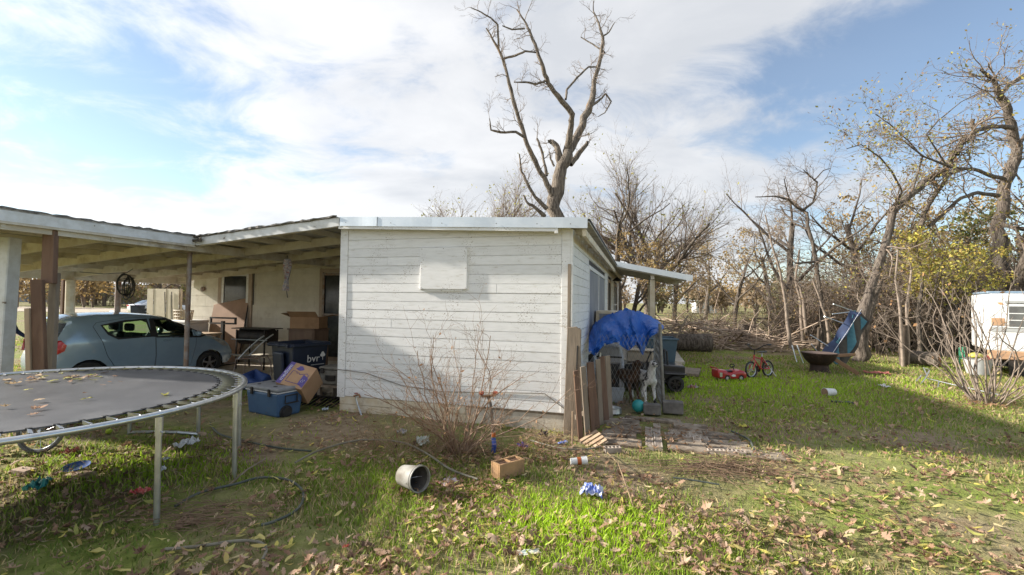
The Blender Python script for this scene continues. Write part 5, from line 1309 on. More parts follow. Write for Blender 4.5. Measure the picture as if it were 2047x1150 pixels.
def bin_():
    p = G(582, 806)
    c = thing('trash_bin', 'dark blue wheeled trash bin without lid, lettered bvr, behind the cooler', 'trash bin', p, R(57))
    M_n = mat('navy_bin_plastic', (.010, .016, .034), (.014, .022, .045), 4, .38)
    # near corner at origin; x along lettered face, y along the hinge face
    b = MB()
    lo = [(.06, .06), (.62, .06), (.62, .60), (.06, .60)]; hi = [(0, 0), (.70, 0), (.70, .68), (0, .68)]; ih = [(.035, .035), (.665, .035), (.665, .645), (.035, .645)]; il = [(.09, .09), (.59, .09), (.59, .57), (.09, .57)]
    b.v = [(x, y, 0) for x, y in lo] + [(x, y, 1.0) for x, y in hi] + [(x, y, 1.0) for x, y in ih] + [(x, y, .1) for x, y in il]
    b.f = [(3, 2, 1, 0)] + [(i, (i + 1) % 4, 4 + (i + 1) % 4, 4 + i) for i in range(4)] + [(4 + i, 4 + (i + 1) % 4, 8 + (i + 1) % 4, 8 + i) for i in range(4)] + [(8 + i, 8 + (i + 1) % 4, 12 + (i + 1) % 4, 12 + i) for i in range(4)] + [(12, 13, 14, 15)]
    b.build('tub', M_n, c, bevel=.018, seg=2)
    b = MB()
    for a, d in (((-.02, -.02), (.72, -.02)), ((.72, -.02), (.72, .70)), ((.72, .70), (-.02, .70)), ((-.02, .70), (-.02, -.02))): b.bar((a[0], a[1], .975), (d[0], d[1], .975), .05, .06)
    b.build('rim', M_n, c, bevel=.01)
    MB().tube([(-.07, .02, .97), (-.07, .66, .97)], .018, 8).build('hinge_bar', M_n, c, smooth=True)
    for y in (.05, .34, .62): MB().box(-.085, -.02, y - .03, y + .03, .94, 1.0).build('hinge_lug', M_n, c, bevel=.008)
    MB().box(-.02, .04, .20, .48, .15, .86, TR((0, 0, 0), (0, R(-4), 0))).build('rib_panel', M_n, c, bevel=.04, seg=3)
    for y in (.08, .60): MB().lathe([(.03, -.025), (.12, -.025), (.12, .025), (.03, .025)], 18, TR((.0, y, .12), (R(90), 0, 0))).build('wheel', M_black, c, smooth=True)
    M_t = mat('white_print', (.72, .72, .70))
    F = TR((.40, .004, .72), (R(90 + 3.4), 0, 0))
    stick(text_mesh('bvr', .19), 'lettering', M_t, c, F)
    b = MB()
    for (x, z) in ((-.022, 0), (.022, 0), (0, .034)): b.ball((x, 0, z), .030, 10, 6, (1, .08, 1))
    b.prism([(-.006, -.09), (.006, -.09), (.006, 0), (-.006, 0)], -.002, .002); b.build('tree_emblem', M_t, c, loc=(.585, .002, .77))
    b = MB(); b.box(.36, .62, -.004, .0, .605, .613); b.build('lettering', M_t, c, loc=(0, .012, 0))
bin_()

def print_box():
    TL, TRp, BL = at(578, 716, 7.45), at(631, 731, 7.36), at(550, 764, 7.12)
    w, h = .46, .42
    c = thing('moving_box', 'brown cardboard moving box with purple print tipped over on the blue cooler', 'cardboard box')
    M = frame_from(BL, TRp - TL, TL - BL); put(c, M)
    MB().box(0, w, 0, .40, 0, h).build('carton', M_card, c, bevel=.004)
    MB().box(.002, .085, -.003, -.001, .004, h - .004).build('print_strip', M_purple, c)
    t = text_mesh('medium', .095, .0008); stick(t, 'lettering', mat('pale_print', (.62, .60, .66)), c, TR((.045, -.0035, h*.5), (R(90), 0, 0)) @ TR((0, 0, 0), (0, 0, R(90))))
    hs = [(.13, .07), (.42, .07), (.42, .25), (.385, .28), (.27, .235), (.25, .26), (.215, .245), (.20, .275), (.13, .275)]
    b = MB(); b.tube([(x, -.002, z) for x, z in hs], .005, 4, closed=True); b.build('house_print', M_purple, c)
    MB().prism([(.34, .07), (.45, .03), (.45, .20), (.40, .23), (.34, .25)], -.003, -.001).build('print_panel', M_purple, c)
    for k in range(2): b = MB(); b.tube([(.37 + .03*k, -.004, .11), (.365 + .03*k, -.004, .14), (.385 + .03*k, -.004, .155), (.375 + .03*k, -.004, .17)], .003, 4); b.build('print_mark', mat('pale_print', (.62, .60, .66)), c)
    MB().prism([(.15, .32), (.18, .35), (.19, .38), (.24, .385), (.26, .36), (.29, .35), (.28, .32), (.24, .30), (.2, .30)], -.003, -.001).build('badge_print', M_purple, c)
    for k in range(3): MB().prism([(.33 + .035*k, .385), (.35 + .035*k, .385), (.345 + .035*k, .405)], -.003, -.001).build('print_mark', M_card, c)
print_box()

def clutter():
    # plywood table top leaning on the porch wall
    c = thing('plywood_sheet', 'brown plywood table top with a rounded corner leaning on the porch wall', 'plywood', HW(-10.0, 3.40, .06), -HA, rot=(R(-10), 0, -HA))
    b = MB(); b.prism([(-.60, 0), (.58, 0), (.58, 1.62), (.55, 1.70), (.47, 1.74), (-.60, 1.55)], 0, .025); b.build('board', mat('brown_plywood', (.38, .235, .15), (.33, .20, .125), 3, .7, c3=(.25, .15, .09), s3=2), c, bevel=.004)
    MB().tube([(.585, .012, 0), (.585, .012, 1.6), (.545, .012, 1.71), (.46, .012, 1.745), (.2, .012, 1.70)], .014, 6).build('edge_band', M_black, c)
    c = thing('metal_stand', 'dark steel T shaped stand in front of the leaning plywood', 'stand', HW(-9.45, 2.95, .06), -HA)
    b = MB(); b.box(-.04, .04, -.03, .03, 0, 1.12); b.build('upright', M_blackm, c); b = MB()
    b.bar((-.42, 0, 1.2), (.42, 0, 1.2), .05, .04); b.bar((-.42, 0, 1.06), (.42, 0, 1.06), .05, .04); b.bar((-.40, 0, 1.08), (-.40, 0, 1.18), .04, .04); b.bar((.40, 0, 1.08), (.40, 0, 1.18), .04, .04); b.build('cross_frame', M_blackm, c)
    MB().box(-.25, .25, -.25, .25, 0, .03).build('base', M_blackm, c)
    # barrel grill on a cart
    c = thing('grill', 'black barrel grill on a metal cart in front of the parked car nose', 'grill', HW(-8.15, 2.75, .06), -HA)
    b = MB(); b.tube([(-.45, 0, .78), (.45, 0, .78)], .20, 18); b.build('barrel', M_blackm, c, smooth=True)
    b = MB(); b.box(-.55, .55, -.24, .24, .97, .99); b.build('grate_shelf', M_blackm, c)
    for x in (-.42, .42):
        for y in (-.2, .2): MB().bar((x, y, 0), (x, y, .95), .03, .03).build('leg', M_blackm, c)
    for z in (.35, .72): MB().bar((-.52, -.26, z), (.55, -.26, z), .02, .02).build('rail', M_steel, c)
    MB().box(-.5, .5, -.22, .22, .30, .33).build('lower_shelf', M_bare, c)
    c = thing('metal_chair', 'rusty curved steel chair frame between the grill and the trash bin', 'chair', HW(-7.2, 1.7, .06), -HA + R(20))
    for s in (-.22, .22):
        MB().tube([(-.3, s, 0), (-.25, s, .42), (.2, s, .44), (.28, s, .30), (.30, s, 0)], .013, 8).build('leg', M_rust, c, smooth=True)
        MB().tube([(-.2, s, .42), (-.02, s, .62), (.18, s, .82), (.32, s, .92)], .015, 8).build('arm', M_steel, c, smooth=True)
    for k in range(6): MB().bar((-.24 + .085*k, -.22, .44), (-.24 + .085*k, .22, .44), .04, .008).build('slat', M_rust, c)
    # stacked cabinet, open box
    c = thing('wood_cabinet', 'brown two drawer cabinet standing behind the trash bin', 'cabinet', HW(-6.6, 2.7, .06), -HA)
    M_cb = mat('brown_cabinet', (.20, .13, .09), (.16, .10, .07), 5, .6, stretch=(1, 1, .3))
    MB().box(-.36, .36, -.25, .25, 0, 1.0).build('carcass', M_cb, c, bevel=.006)
    for z in (.12, .42, .70): MB().box(-.33, .33, -.27, -.252, z, z + .26).build('drawer', M_cb, c, bevel=.006)
    MB().box(-.38, .38, -.28, .26, 1.002, 1.03).build('top', M_cb, c, bevel=.005)
    c = thing('open_box', 'open cardboard box with loose flaps on top of the brown cabinet', 'cardboard box', HW(-6.6, 2.7, 1.095), -HA + R(14))
    b = MB(); b.box(-.34, .34, -.23, -.225, 0, .26); b.box(-.34, .34, .225, .23, 0, .26); b.box(-.34, -.335, -.224, .224, 0, .26); b.box(.335, .34, -.224, .224, 0, .26); b.box(-.334, .334, -.224, .224, 0, .006); b.build('carton', M_card, c)
    for M_ in (TR((-.34, 0, .26), (0, R(20), 0)), ): MB().box(-.25, 0, -.22, .22, 0, .005, M_).build('flap', M_card, c)
    MB().box(0, .24, -.22, .22, 0, .005, TR((.34, 0, .26), (0, R(-12), 0))).build('flap', M_card, c)
    MB().box(-.33, .33, -.22, 0, 0, .005, TR((0, -.23, .26), (R(-38), 0, 0))).build('flap', M_card, c)
    # white appliance, grey chest, slatted rack beside the house corner
    c = thing('mini_fridge', 'small white appliance half hidden behind the house corner', 'appliance', HW(-4.75, 2.1, .06), -HA)
    MB().box(-.3, .3, -.3, .3, 0, 1.0).build('cabinet', M_whitep, c, bevel=.015); MB().box(-.29, .29, -.33, -.302, .05, .68).build('door', M_whitep, c, bevel=.01); MB().box(-.29, .29, -.33, -.302, .70, .98).build('door', M_whitep, c, bevel=.01); MB().box(.2, .23, -.36, -.332, .4, .6).build('handle', M_blackm, c)
    c = thing('metal_chest', 'dusty olive grey metal case behind the cardboard box', 'chest', HW(-4.22, .62, .30), -HA)
    M_ch = mat('olive_grey_metal', (.19, .175, .145), (.13, .12, .10), 6, .7, c3=(.28, .26, .22), s3=4)
    MB().box(-.24, .30, -.22, .22, 0, .25).build('case', M_ch, c, bevel=.02); MB().box(-.25, .31, -.23, .23, .253, .31).build('lid', M_ch, c, bevel=.02)
    for x in (-.16, .20): MB().box(x - .03, x + .03, -.25, -.231, .2, .29).build('latch', M_blackm, c)
    MB().box(-.1, .1, -.245, -.222, .08, .17).build('front_plate', M_blackm, c, bevel=.006)
    c = thing('wooden_stand', 'low wooden bench carrying the olive metal case', 'bench', HW(-4.22, .62, 0), -HA)
    MB().box(-.28, .36, -.26, .26, .26, .295).build('top', M_woodg, c)
    for x in (-.22, .30):
        for y in (-.22, .22): MB().box(x - .03, x + .03, y - .03, y + .03, -.03, .258).build('leg', M_woodg, c)
    c = thing('slatted_rack', 'dark slatted metal rack lying on ground behind the cooler', 'rack', HW(-4.35, .18, .03), -HA, rot=(R(24), 0, -HA))
    for k in range(9): MB().bar((-.40 + .095*k, -.17, 0), (-.30 + .095*k, .17, 0), .02, .03).build('slat', M_blackm, c)
    for y in (-.18, .18): MB().bar((-.45, y, 0), (.48, y, 0), .025, .03).build('rail', M_blackm, c)
    # blue bundle
    b = MB()
    def bun(s, t):
        a = s*2*math.pi; e = (t - .5)*math.pi; q = 1 + .3*mn.noise(V((math.cos(a)*1.7, math.sin(a)*1.7, t*4)))
        return (.27*math.cos(a)*math.cos(e)*q, .2*math.sin(a)*math.cos(e)*q, max(0, .13 + .17*math.sin(e)*q + .07*math.cos(3*a)))
    b.grid(bun, 36, 18); o = b.build('blue_bundle', mat('blue_nylon', (.02, .05, .18), (.03, .08, .26), 4, .5), None, smooth=True, loc=HW(-6.35, .9, 0)); tag(o, 'crumpled blue nylon bundle between the car wheel and trash bin', 'bag')
    c = thing('flat_crate', 'low brown cardboard tray under the blue bundle', 'box', HW(-5.75, .45, 0), -HA + R(10)); MB().box(-.16, .16, -.12, .12, 0, .14).build('carton', M_card, c, bevel=.005); MB().box(-.15, .15, -.11, .11, .142, .15).build('lid', M_card, c)
    # things against the left end of the wall
    c = thing('chest_freezer', 'white boxy freezer against the porch wall behind the parked car', 'freezer', HW(-11.05, 3.25, .06), -HA); MB().box(-.42, .42, -.32, .32, 0, 1.02).build('cabinet', M_whitep, c, bevel=.02); MB().box(-.43, .43, -.33, .33, 1.022, 1.10).build('lid', M_whitep, c, bevel=.02)
    c = thing('laundry_basket', 'beige slatted laundry basket standing on the freezer', 'basket', HW(-10.98, 3.1, 1.165), -HA)
    M_bk = mat('beige_plastic', (.55, .47, .36), (.48, .40, .30), 6, .6)
    for z, s in ((.02, .85), (.10, .9), (.18, .95), (.26, 1.0)): MB().tube([(s*.28*math.cos(a), s*.18*math.sin(a), z) for a in [2*math.pi*k/20 for k in range(20)]], .012, 5, closed=True).build('hoop', M_bk, c)
    for k in range(20): a = 2*math.pi*k/20; MB().bar((.238*math.cos(a), .153*math.sin(a), 0), (.28*math.cos(a), .18*math.sin(a), .27), .03, .006, up=(math.cos(a), math.sin(a), 0)).build('slat', M_bk, c)
    c = thing('work_table', 'plain wooden work table in front of the plywood', 'table', HW(-10.1, 2.55, .06), -HA); MB().box(-.75, .75, -.3, .3, .78, .83).build('top', M_woodt, c, bevel=.004)
    for x in (-.68, .68):
        for y in (-.25, .25): MB().box(x - .035, x + .035, y - .035, y + .035, 0, .778).build('leg', M_woodt, c)
    # hanging wire basket and hanging bag
    c = thing('wire_basket', 'black wire basket of cord loops hanging from the carport beam', 'basket', at(254, 547, 9.6))
    for k in range(7):
        b = MB(); w = .13 + .02*k % .06; ph = k*.5
        b.tube([(w*math.sin(a)*math.cos(ph) + .02*k - .06, w*.7*math.sin(a)*math.sin(ph), -.22 + .22*math.cos(a) - .012*k - (.08 if k == 3 else 0)) for a in [2*math.pi*q/18 for q in range(18)]], .009, 5, closed=True); b.build('cord_loop', M_black, c, smooth=True)
    for z in (-.12, -.24, -.34): MB().tube([(.15*math.cos(a) - .01, .10*math.sin(a), z + .03*math.cos(a)) for a in [2*math.pi*q/16 for q in range(16)]], .007, 5, closed=True).build('hoop', M_black, c)
    MB().tube([(-1.0, 0, .02), (-.5, .02, -.015), (0, 0, .02), (.12, 0, .10)], .008, 5).build('cord', M_black, c)
    c = thing('hanging_bundle', 'narrow bundle of patterned cloth hanging from the porch beam', 'bundle', at(574, 516, 8.6))
    def hb(s, t):
        a = s*2*math.pi; q = (.06 + .02*math.sin(t*7) + .012*math.sin(5*a + t*9))*(1 if t < .97 else .9); return (q*math.cos(a)*.9 + .012*math.sin(t*5), q*math.sin(a)*.6, -.02 - .60*t)
    b = MB(); b.grid(hb, 24, 22); b.build('cloth', mat('patterned_cloth', (.16, .17, .20), (.40, .33, .28), 26, .8, c3=(.22, .08, .06), s3=22, lo3=.55, hi3=.6), c, smooth=True)
    MB().tube([(0, 0, .05), (0, 0, -.03)], .01, 6).build('hook', M_blackm, c); MB().tube([(0, 0, -.6), (.03, 0, -.75)], .008, 5).build('strap', M_black, c)
    # beige sheet fence left of the wall
    c = thing('sheet_fence', 'beige sheet metal fence panel left of the porch wall', 'fence', at(325, 600, 15.2).xy.to_3d(), -HA)
    M_f = mat('beige_sheet', (.50, .44, .33), (.44, .38, .28), 4, .6)
    for k in range(5): MB().box(-.68 + .28*k, -.41 + .28*k, -.01 + .012*(k % 2), .0 + .012*(k % 2), -.03, 2.05).build('sheet', M_f, c)
    for x in (-.68, .72): MB().box(x - .03, x + .03, .03, .09, -.03, 2.05).build('post', M_woodg, c)
    for x in (.12, .42): MB().tube([(x, -.03, 1.95), (x + .05, -.03, 1.2), (x + .1, -.03, .6)], .012, 5).build('hanging_hose', M_black, c)
    p = at(275, 622, 36); p.z = 0
    c = thing('wheelie_bin', 'small dark blue bin in front of the white sedan', 'trash bin', p); b = MB(); b.v = [(-.25, -.3, 0), (.25, -.3, 0), (.25, .3, 0), (-.25, .3, 0), (-.32, -.36, 1), (.32, -.36, 1), (.32, .36, 1), (-.32, .36, 1)]; b.f = [(0, 3, 2, 1), (4, 5, 6, 7), (0, 1, 5, 4), (1, 2, 6, 5), (2, 3, 7, 6), (3, 0, 4, 7)]; b.build('tub', MATS['navy_bin_plastic'], c, bevel=.02)
    MB().box(-.34, .34, -.38, .4, 1.002, 1.07).build('lid', MATS['navy_bin_plastic'], c, bevel=.02)
    for s in (-.28, .28): MB().lathe([(.03, -.02), (.12, -.02), (.12, .02), (.03, .02)], 14, TR((s, .38, .12), (0, R(90), 0))).build('wheel', M_black, c)
clutter()

# ================================================================== FRONT OF THE WALL
def front_items():
    # stand pipe
    p = G(986, 905); c = thing('stand_pipe', 'lagged water stand pipe with red valve handles at the shrub', 'pipe', p)
    MB().tube([(0, 0, -.03), (-.01, 0, .30), (-.04, .01, .56), (-.075, .01, .67)], .019, 10).build('pipe', mat('foam_lagging', (.12, .10, .09), (.20, .16, .13), 12, .8), c, smooth=True)
    MB().tube([(-.15, 0, .66), (.02, 0, .675)], .014, 8).build('tee', mat('brass', (.35, .20, .10), (.25, .14, .08), 10, .5, metal=.5), c)
    for x in (-.15, .015): MB().lathe([(.001, -.012), (.03, -.012), (.034, 0), (.03, .012), (.001, .012)], 12, TR((x, 0, .70), (R(20), 0, 0))).build('valve_handle', mat('rusty_red', (.30, .07, .03), (.22, .05, .03), 10, .6), c, smooth=True)
    MB().tube([(.0, 0, .0), (.012, -.02, .10), (.0, 0, .17)], .027, 8).build('blue_wrap', mat('blue_tape', (.02, .05, .25), (.04, .09, .35), 12, .5), c)
    MB().tube([(0, 0, .19), (0, 0, .24)], .026, 8).build('orange_wrap', mat('orange_tape', (.45, .12, .03), (.4, .1, .02), 12, .5), c)
    # bucket on its side
    c = thing('bucket', 'dirty white plastic bucket lying on its side with its mouth open', 'bucket', G(822, 984) + V((0, 0, .14)), rot=(R(84), 0, R(50)))
    c.scale = (.84,)*3
    M_bk = mat('dirty_white_plastic', (.27, .262, .24), (.19, .18, .155), 6, .6, c3=(.12, .10, .08), s3=5, lo3=.50, hi3=.68)
    MB().lathe([(.001, -.15), (.105, -.15), (.11, -.145), (.135, .14), (.142, .14), (.142, .155), (.132, .155), (.105, -.135), (.001, -.135)], 28).build('pail', M_bk, c, smooth=True); MB().lathe([(.001, -.13), (.104, -.13), (.128, .12)], 28).build('dark_inside', mat('dark_lining', (.06, .055, .05), (.10, .09, .08), 9, .9), c, smooth=True)  # separate dark lining added to make the inside of the pail darker
    MB().lathe([(.143, .115), (.147, .12), (.147, .13), (.143, .135)], 28).build('collar', M_bk, c, smooth=True)
    MB().tube([(-.145, 0, .12)] + [(-.145*math.cos(a), -.02, .12 - .15*math.sin(a)) for a in [math.pi*k/10 for k in range(1, 10)]] + [(.145, 0, .12)], .003, 5).build('bail', M_steel, c)
    # concrete block with two cells, orange stained
    def block(name, label, loc, rz, m, full=True):
        c = thing(name, label, 'block', loc, rz); b = MB(); L, Wd, Hh, t = .39, .19, .19, .03
        b.box(0, L, 0, t, 0, Hh); b.box(0, L, Wd - t, Wd, 0, Hh)
        for x in (0, L/2 - t/2, L - t): b.box(x + .0005, x + t - .0005, t, Wd - t, .0005, Hh - .0005)
        b.build('block_body', m, c, bevel=.004)
        if full: MB().box(.01, L - .01, t, Wd - t, Hh - .06, Hh - .02).build('leaf_fill', mat('leaf_mould', (.16, .08, .04), (.09, .05, .03), 40, .95, bump=.01, bscale=80), c)
        return c
    block('concrete_block', 'orange brown hollow concrete block beside the leafless shrub', G(1003, 962) + V((-.02, 0, 0)), R(38), mat('orange_concrete', (.42, .25, .12), (.34, .20, .10), 6, .9, bump=.004, bscale=60, c3=(.24, .15, .08), s3=5)).scale = (.82,)*3
    M_gb = mat('dark_concrete', (.12, .11, .10), (.18, .165, .15), 7, .95, bump=.004, bscale=50)
    for nm, lb, q, s, rz in (('concrete_block', 'dark concrete block under the spotted dog', (1303, 828), .85, -12), ('concrete_block', 'dark concrete block right of the kennel pole', (1345, 826), 1.0, -18)):
        c = thing(nm, lb, 'block', G(*q), R(rz), scale=s); MB().box(-.16, .16, -.08, .12, 0, .19).build('block_body', M_gb, c, bevel=.012); MB().box(-.12, .12, -.05, .09, .188, .193).build('top_recess', M_gb, c)
    # spigot and hose at the wall foot
    c = thing('spigot', 'garden tap on a bent riser at the wall foot', 'tap', HW(-3.35, -.12, 0), -HA)
    MB().tube([(.12, -.02, -.02), (.05, 0, .10), (0, 0, .22), (0, .0, .28)], .014, 8).build('riser', M_steel, c, smooth=True); MB().tube([(-.04, 0, .27), (.05, 0, .30), (.08, 0, .25)], .016, 8).build('tap_body', mat('brass', (.35, .2, .1)), c); MB().lathe([(.001, 0), (.03, 0), (.03, .01), (.001, .012)], 10, TR((0, 0, .31))).build('tap_handle', mat('rusty_red', (.3, .07, .03)), c)
    o = MB().tube([HW(FX - .03, -.05, .66), HW(FX + .5, -.045, .63), HW(-2.6, -.04, .47), HW(-1.9, -.035, .42), HW(-.9, -.035, .475), HW(-.35, -.04, .50), HW(-.05, -.045, .30)], .007, 6).build('wall_cable', mat('grey_cable', (.24, .22, .19), (.18, .16, .14), 8, .7), None, smooth=True); tag(o, 'thin dark cable strung sagging along the clapboard wall', 'cable')
    # leaning boards at the corner
    o = MB(); o.v = []
    c = thing('corner_plank', 'wide weathered plank standing against the house corner', 'plank', HW(.02, -.10, 0), -HA, rot=(R(-.6), R(1.0), -HA)); b = MB(); b.prism([(-.085, -.06), (.115, -.06), (.12, 1.42), (.05, 1.46), (-.07, 1.44)], -.025, .02); b.build('board', M_woodg, c, bevel=.004); MB().box(.07, .085, -.035, -.026, .8, 1.2).build('split', M_dark, c)
    c = thing('thin_batten', 'thin grey batten fixed upright on the corner above the plank', 'plank', HW(-.012, -.04, 1.35), -HA); MB().box(-.02, .02, -.028, .0, 0, .98).build('board', M_woodg, c)
    for k, (x, y, w, h, ln, m_) in enumerate(((.17, .0, .035, 1.46, 3, M_woodg), (.20, -.30, .09, .92, 6, M_woodd), (.27, -.12, .10, .95, 5, M_woodg), (.32, .10, .08, .98, 4, M_woodd), (.36, .30, .10, .96, 7, M_woodd), (.40, .52, .09, .98, 5, M_woodg), (.46, .74, .11, 1.0, 6, M_woodd), (.50, 1.0, .10, .98, 4, M_woodg))):
        lab = ['tall thin batten beside the corner plank', 'dark fence picket nearest the corner plank', 'grey fence picket second from the corner', 'dark fence picket third from the corner', 'dark fence picket leaning at the middle of the row', 'grey fence picket just right of the middle', 'dark fence picket near the dog crate', 'grey fence picket last in the leaning row'][k]
        c = thing('fence_picket', lab, 'picket', HW(x, y, -.02), -HA, 'old pickets leaning beside the kennel', rot=(R(U(-2, 2)), R(-ln), -HA + R(U(40, 62)))); MB().box(-w/2, w/2, -.01, .012, 0, h).build('board', m_, c, bevel=.003)
        MB().box(-w/2 - .004, w/2 + .004, .014, .034, h*.3, h*.3 + .06).build('cleat', M_woodg, c)
    o = MB().tube([HW(.13, -.62, 0), HW(.13, -.62, .42)], .012, 6).build('garden_stake', M_woodt, None); tag(o, 'short tan stake stuck in the grass by the corner plank', 'stake')
    c = thing('louvre_board', 'fallen slatted shutter piece lying by the patio edge', 'shutter', HW(.36, -.42, .02), -HA, rot=(R(12), R(-28), R(12)))
    for k in range(4): MB().box(-.12, .14, -.16 + .08*k, -.11 + .08*k, .0, .015).build('slat', M_woodt, c)
    for x in (-.12, .12): MB().box(x - .02, x + .02, -.18, .14, -.02, -.001).build('rail', M_woodg, c)
    # hoses on the lawn
    M_h = mat('dark_green_hose', (.05, .06, .05), (.09, .10, .08), 9, .5); M_h2 = mat('pale_hose', (.22, .20, .15), (.15, .135, .10), 9, .6)
    def hose(label, px, m, r, z=.02):
        P = [G(x, y, z) for x, y in px]; pts = []
        for i in range(len(P) - 1):
            p0, p1, p2, p3 = P[max(i - 1, 0)], P[i], P[i + 1], P[min(i + 2, len(P) - 1)]
            for q in range(5):
                t = q/5; pts.append(.5*((2*p1) + (p2 - p0)*t + (2*p0 - 5*p1 + 4*p2 - p3)*t*t + (3*p1 - p0 - 3*p2 + p3)*t**3))
        pts.append(P[-1]); o = MB().tube(pts, r, 7).build('garden_hose', m, None, smooth=True); tag(o, label, 'hose')
    hose('dark garden hose curling on the lawn right of the trampoline legs', [(350, 1012), (400, 985), (470, 968), (520, 955), (570, 958), (600, 975), (606, 998), (590, 1022), (550, 1042), (522, 1050)], M_h, .012)
    hose('pale hose end curving out of the grass near the bottom left', [(330, 1098), (400, 1092), (470, 1082), (515, 1083), (532, 1098), (524, 1120)], M_h2, .011)
    hose('long dark hose lying under the trampoline towards the shrub', [(420, 846), (440, 868), (500, 884), (560, 896), (622, 902)], M_h, .012)
    hose('stiff grey hose arching through the low dry stems', [(590, 925), (640, 900), (720, 880), (800, 884), (850, 905), (900, 938), (955, 958)], M_h2, .011, .05)
    hose('pale rope lying from the shrub to the patio edge', [(1060, 880), (1110, 894), (1160, 899), (1202, 893)], M_h2, .010)
    hose('green hose loop at the right end of the patio', [(1462, 862), (1480, 870), (1498, 880), (1508, 900)], M_h, .013)
    hose('thin dark green pole lying on the lawn below the twigs', [(1345, 955), (1390, 961), (1438, 969)], M_h, .009)
    o = MB().tube([G(1214, 905), G(1236, 950) + V((0, 0, .12)), G(1268, 1018)], .006, 5).build('dry_stalk', M_straw, None); tag(o, 'long pale dry stalk slanting over the bright grass', 'stalk')
    o = MB().tube([G(455, 972) , G(495, 948) + V((0, 0, .05)), G(532, 920) + V((0, 0, .02))], .009, 5).build('dry_stalk', M_woodg, None); tag(o, 'grey stick lying by the trampoline leg', 'stick')
    # stalks and paper litter
    def crumple(name, label, q, size, m, seed, flat=.35, cat='litter', z=0.0):
        def fn(s, t):
            x, y = (s - .5)*size[0], (t - .5)*size[1]; n_ = V((s*3.1 + seed, t*3.3, seed))
            return (x + .12*size[0]*mn.noise(n_), y + .12*size[1]*mn.noise(n_ + V((5, 0, 0))), .02 + max(size)*flat*abs(mn.noise(n_*1.3 + V((0, 9, 0)))))
        b = MB(); b.grid(fn, 12, 9); o = b.build(name, m, None, smooth=False, solid=.002, loc=G(*q) + V((0, 0, z)), rot=(0, 0, seed*1.3)); return tag(o, label, cat)
    W_ = mat('white_paper', (.72, .72, .70), (.6, .6, .6), 9, .7); BL_ = mat('blue_wrapper', (.06, .12, .45), (.6, .62, .68), 18, .4); RD = mat('red_wrapper', (.45, .03, .03), (.6, .2, .15), 14, .5); TE = mat('teal_bag', (.02, .20, .19), (.05, .28, .26), 8, .5)
    crumple('paper_scrap', 'crumpled white paper on the grass between two trampoline legs', (372, 893), (.24, .15), W_, 1, .5)
    crumple('paper_scrap', 'small white paper scrap right of the front trampoline leg', (331, 922), (.07, .06), W_, 2, .6)
    crumple('paper_scrap', 'pointed white scrap standing in shade beside the front leg', (320, 945), (.09, .08), W_, 3, .9)
    crumple('plastic_bag', 'teal plastic bag on the grass at the left', (75, 978), (.24, .14), TE, 4, .6)
    crumple('red_wrapper', 'red wrapper lying in the shade left of the front leg', (280, 990), (.14, .10), RD, 5, .5)
    crumple('red_wrapper', 'red and white carton in the lit grass under the trampoline', (140, 908), (.16, .12), RD, 6, .5)
    crumple('chip_bag', 'blue and white snack bag crumpled in the bright green grass', (1183, 992), (.20, .16), BL_, 7, .7)
    crumple('printed_scrap', 'colourful printed paper right of the bucket', (895, 968), (.19, .13), mat('printed_paper', (.6, .62, .66), (.5, .12, .08), 16, .6, c3=(.15, .35, .12), s3=14), 8, .2)
    crumple('chip_bag', 'blue and orange wrapper at the shrub foot', (1045, 897), (.12, .10), mat('blue_orange_wrapper', (.05, .07, .38), (.5, .22, .08), 10, .4), 9, .7)
    crumple('paper_scrap', 'flat pale card with faint print near the bottom of the picture', (1057, 1110), (.16, .06), mat('pale_card', (.55, .62, .60), (.6, .5, .3), 12, .6), .2, .12)
    crumple('plastic_bag', 'clear crumpled plastic jug among the dry stems', (845, 890), (.17, .15), mat('milky_plastic', (.60, .66, .62), (.5, .56, .52), 8, .35), 11, .9)
    crumple('foil_scrap', 'silver and black crushed can in the dry stems', (803, 868), (.12, .10), mat('silver_foil', (.5, .5, .52), (.06, .06, .06), 12, .35, metal=.6), 12, .7)
    crumple('dark_rag', 'small dark rag beside the corner foundation', (1086, 872), (.12, .10), M_black, 13, .8)
    crumple('yellow_scrap', 'yellow wrapper on the grass right of the patio', (1485, 856), (.10, .08), mat('yellow_wrapper', (.6, .55, .08), (.5, .45, .1), 9, .5), 14, .7)
    crumple('blue_scrap', 'blue rag lying at the foot of the corner plank', (1125, 889), (.14, .06), BL_, 15, .3)
    crumple('paper_scrap', 'white scrap on the dirt beside the house corner', (650, 822), (.10, .09), mat('pale_blue_paper', (.55, .62, .70), (.45, .5, .58), 9, .6), 16, .8)
    crumple('bottle_top', 'tiny red bottle cap in foreground dirt', (691, 1098), (.04, .035), RD, 17, .7)
    crumple('paper_scrap', 'white cloth scrap in the shaded grass behind the fire bowl bucket', (1768, 775), (.22, .14), W_, 18, .4)
    crumple('red_rag', 'faded red cloth lying on the lawn near the leaning trunk', (1752, 748), (.55, .25), mat('faded_red_cloth', (.40, .12, .10), (.30, .10, .08), 8, .8), 19, .2)
    crumple('dark_rag', 'red and grey rag on the grass near the toy jeep', (1385, 777), (.30, .16), mat('red_grey_rag', (.30, .08, .07), (.3, .28, .26), 9, .8), 20, .35)
    crumple('white_bag', 'white bag lying by the thicket edge behind the metal frame', (1830, 730), (.45, .20), W_, 21, .5)
    c = thing('foam_cup', 'white paper cup with orange band lying on the grass', 'cup', G(1155, 931) + V((0, 0, .05)), rot=(R(4), R(86), R(8)))
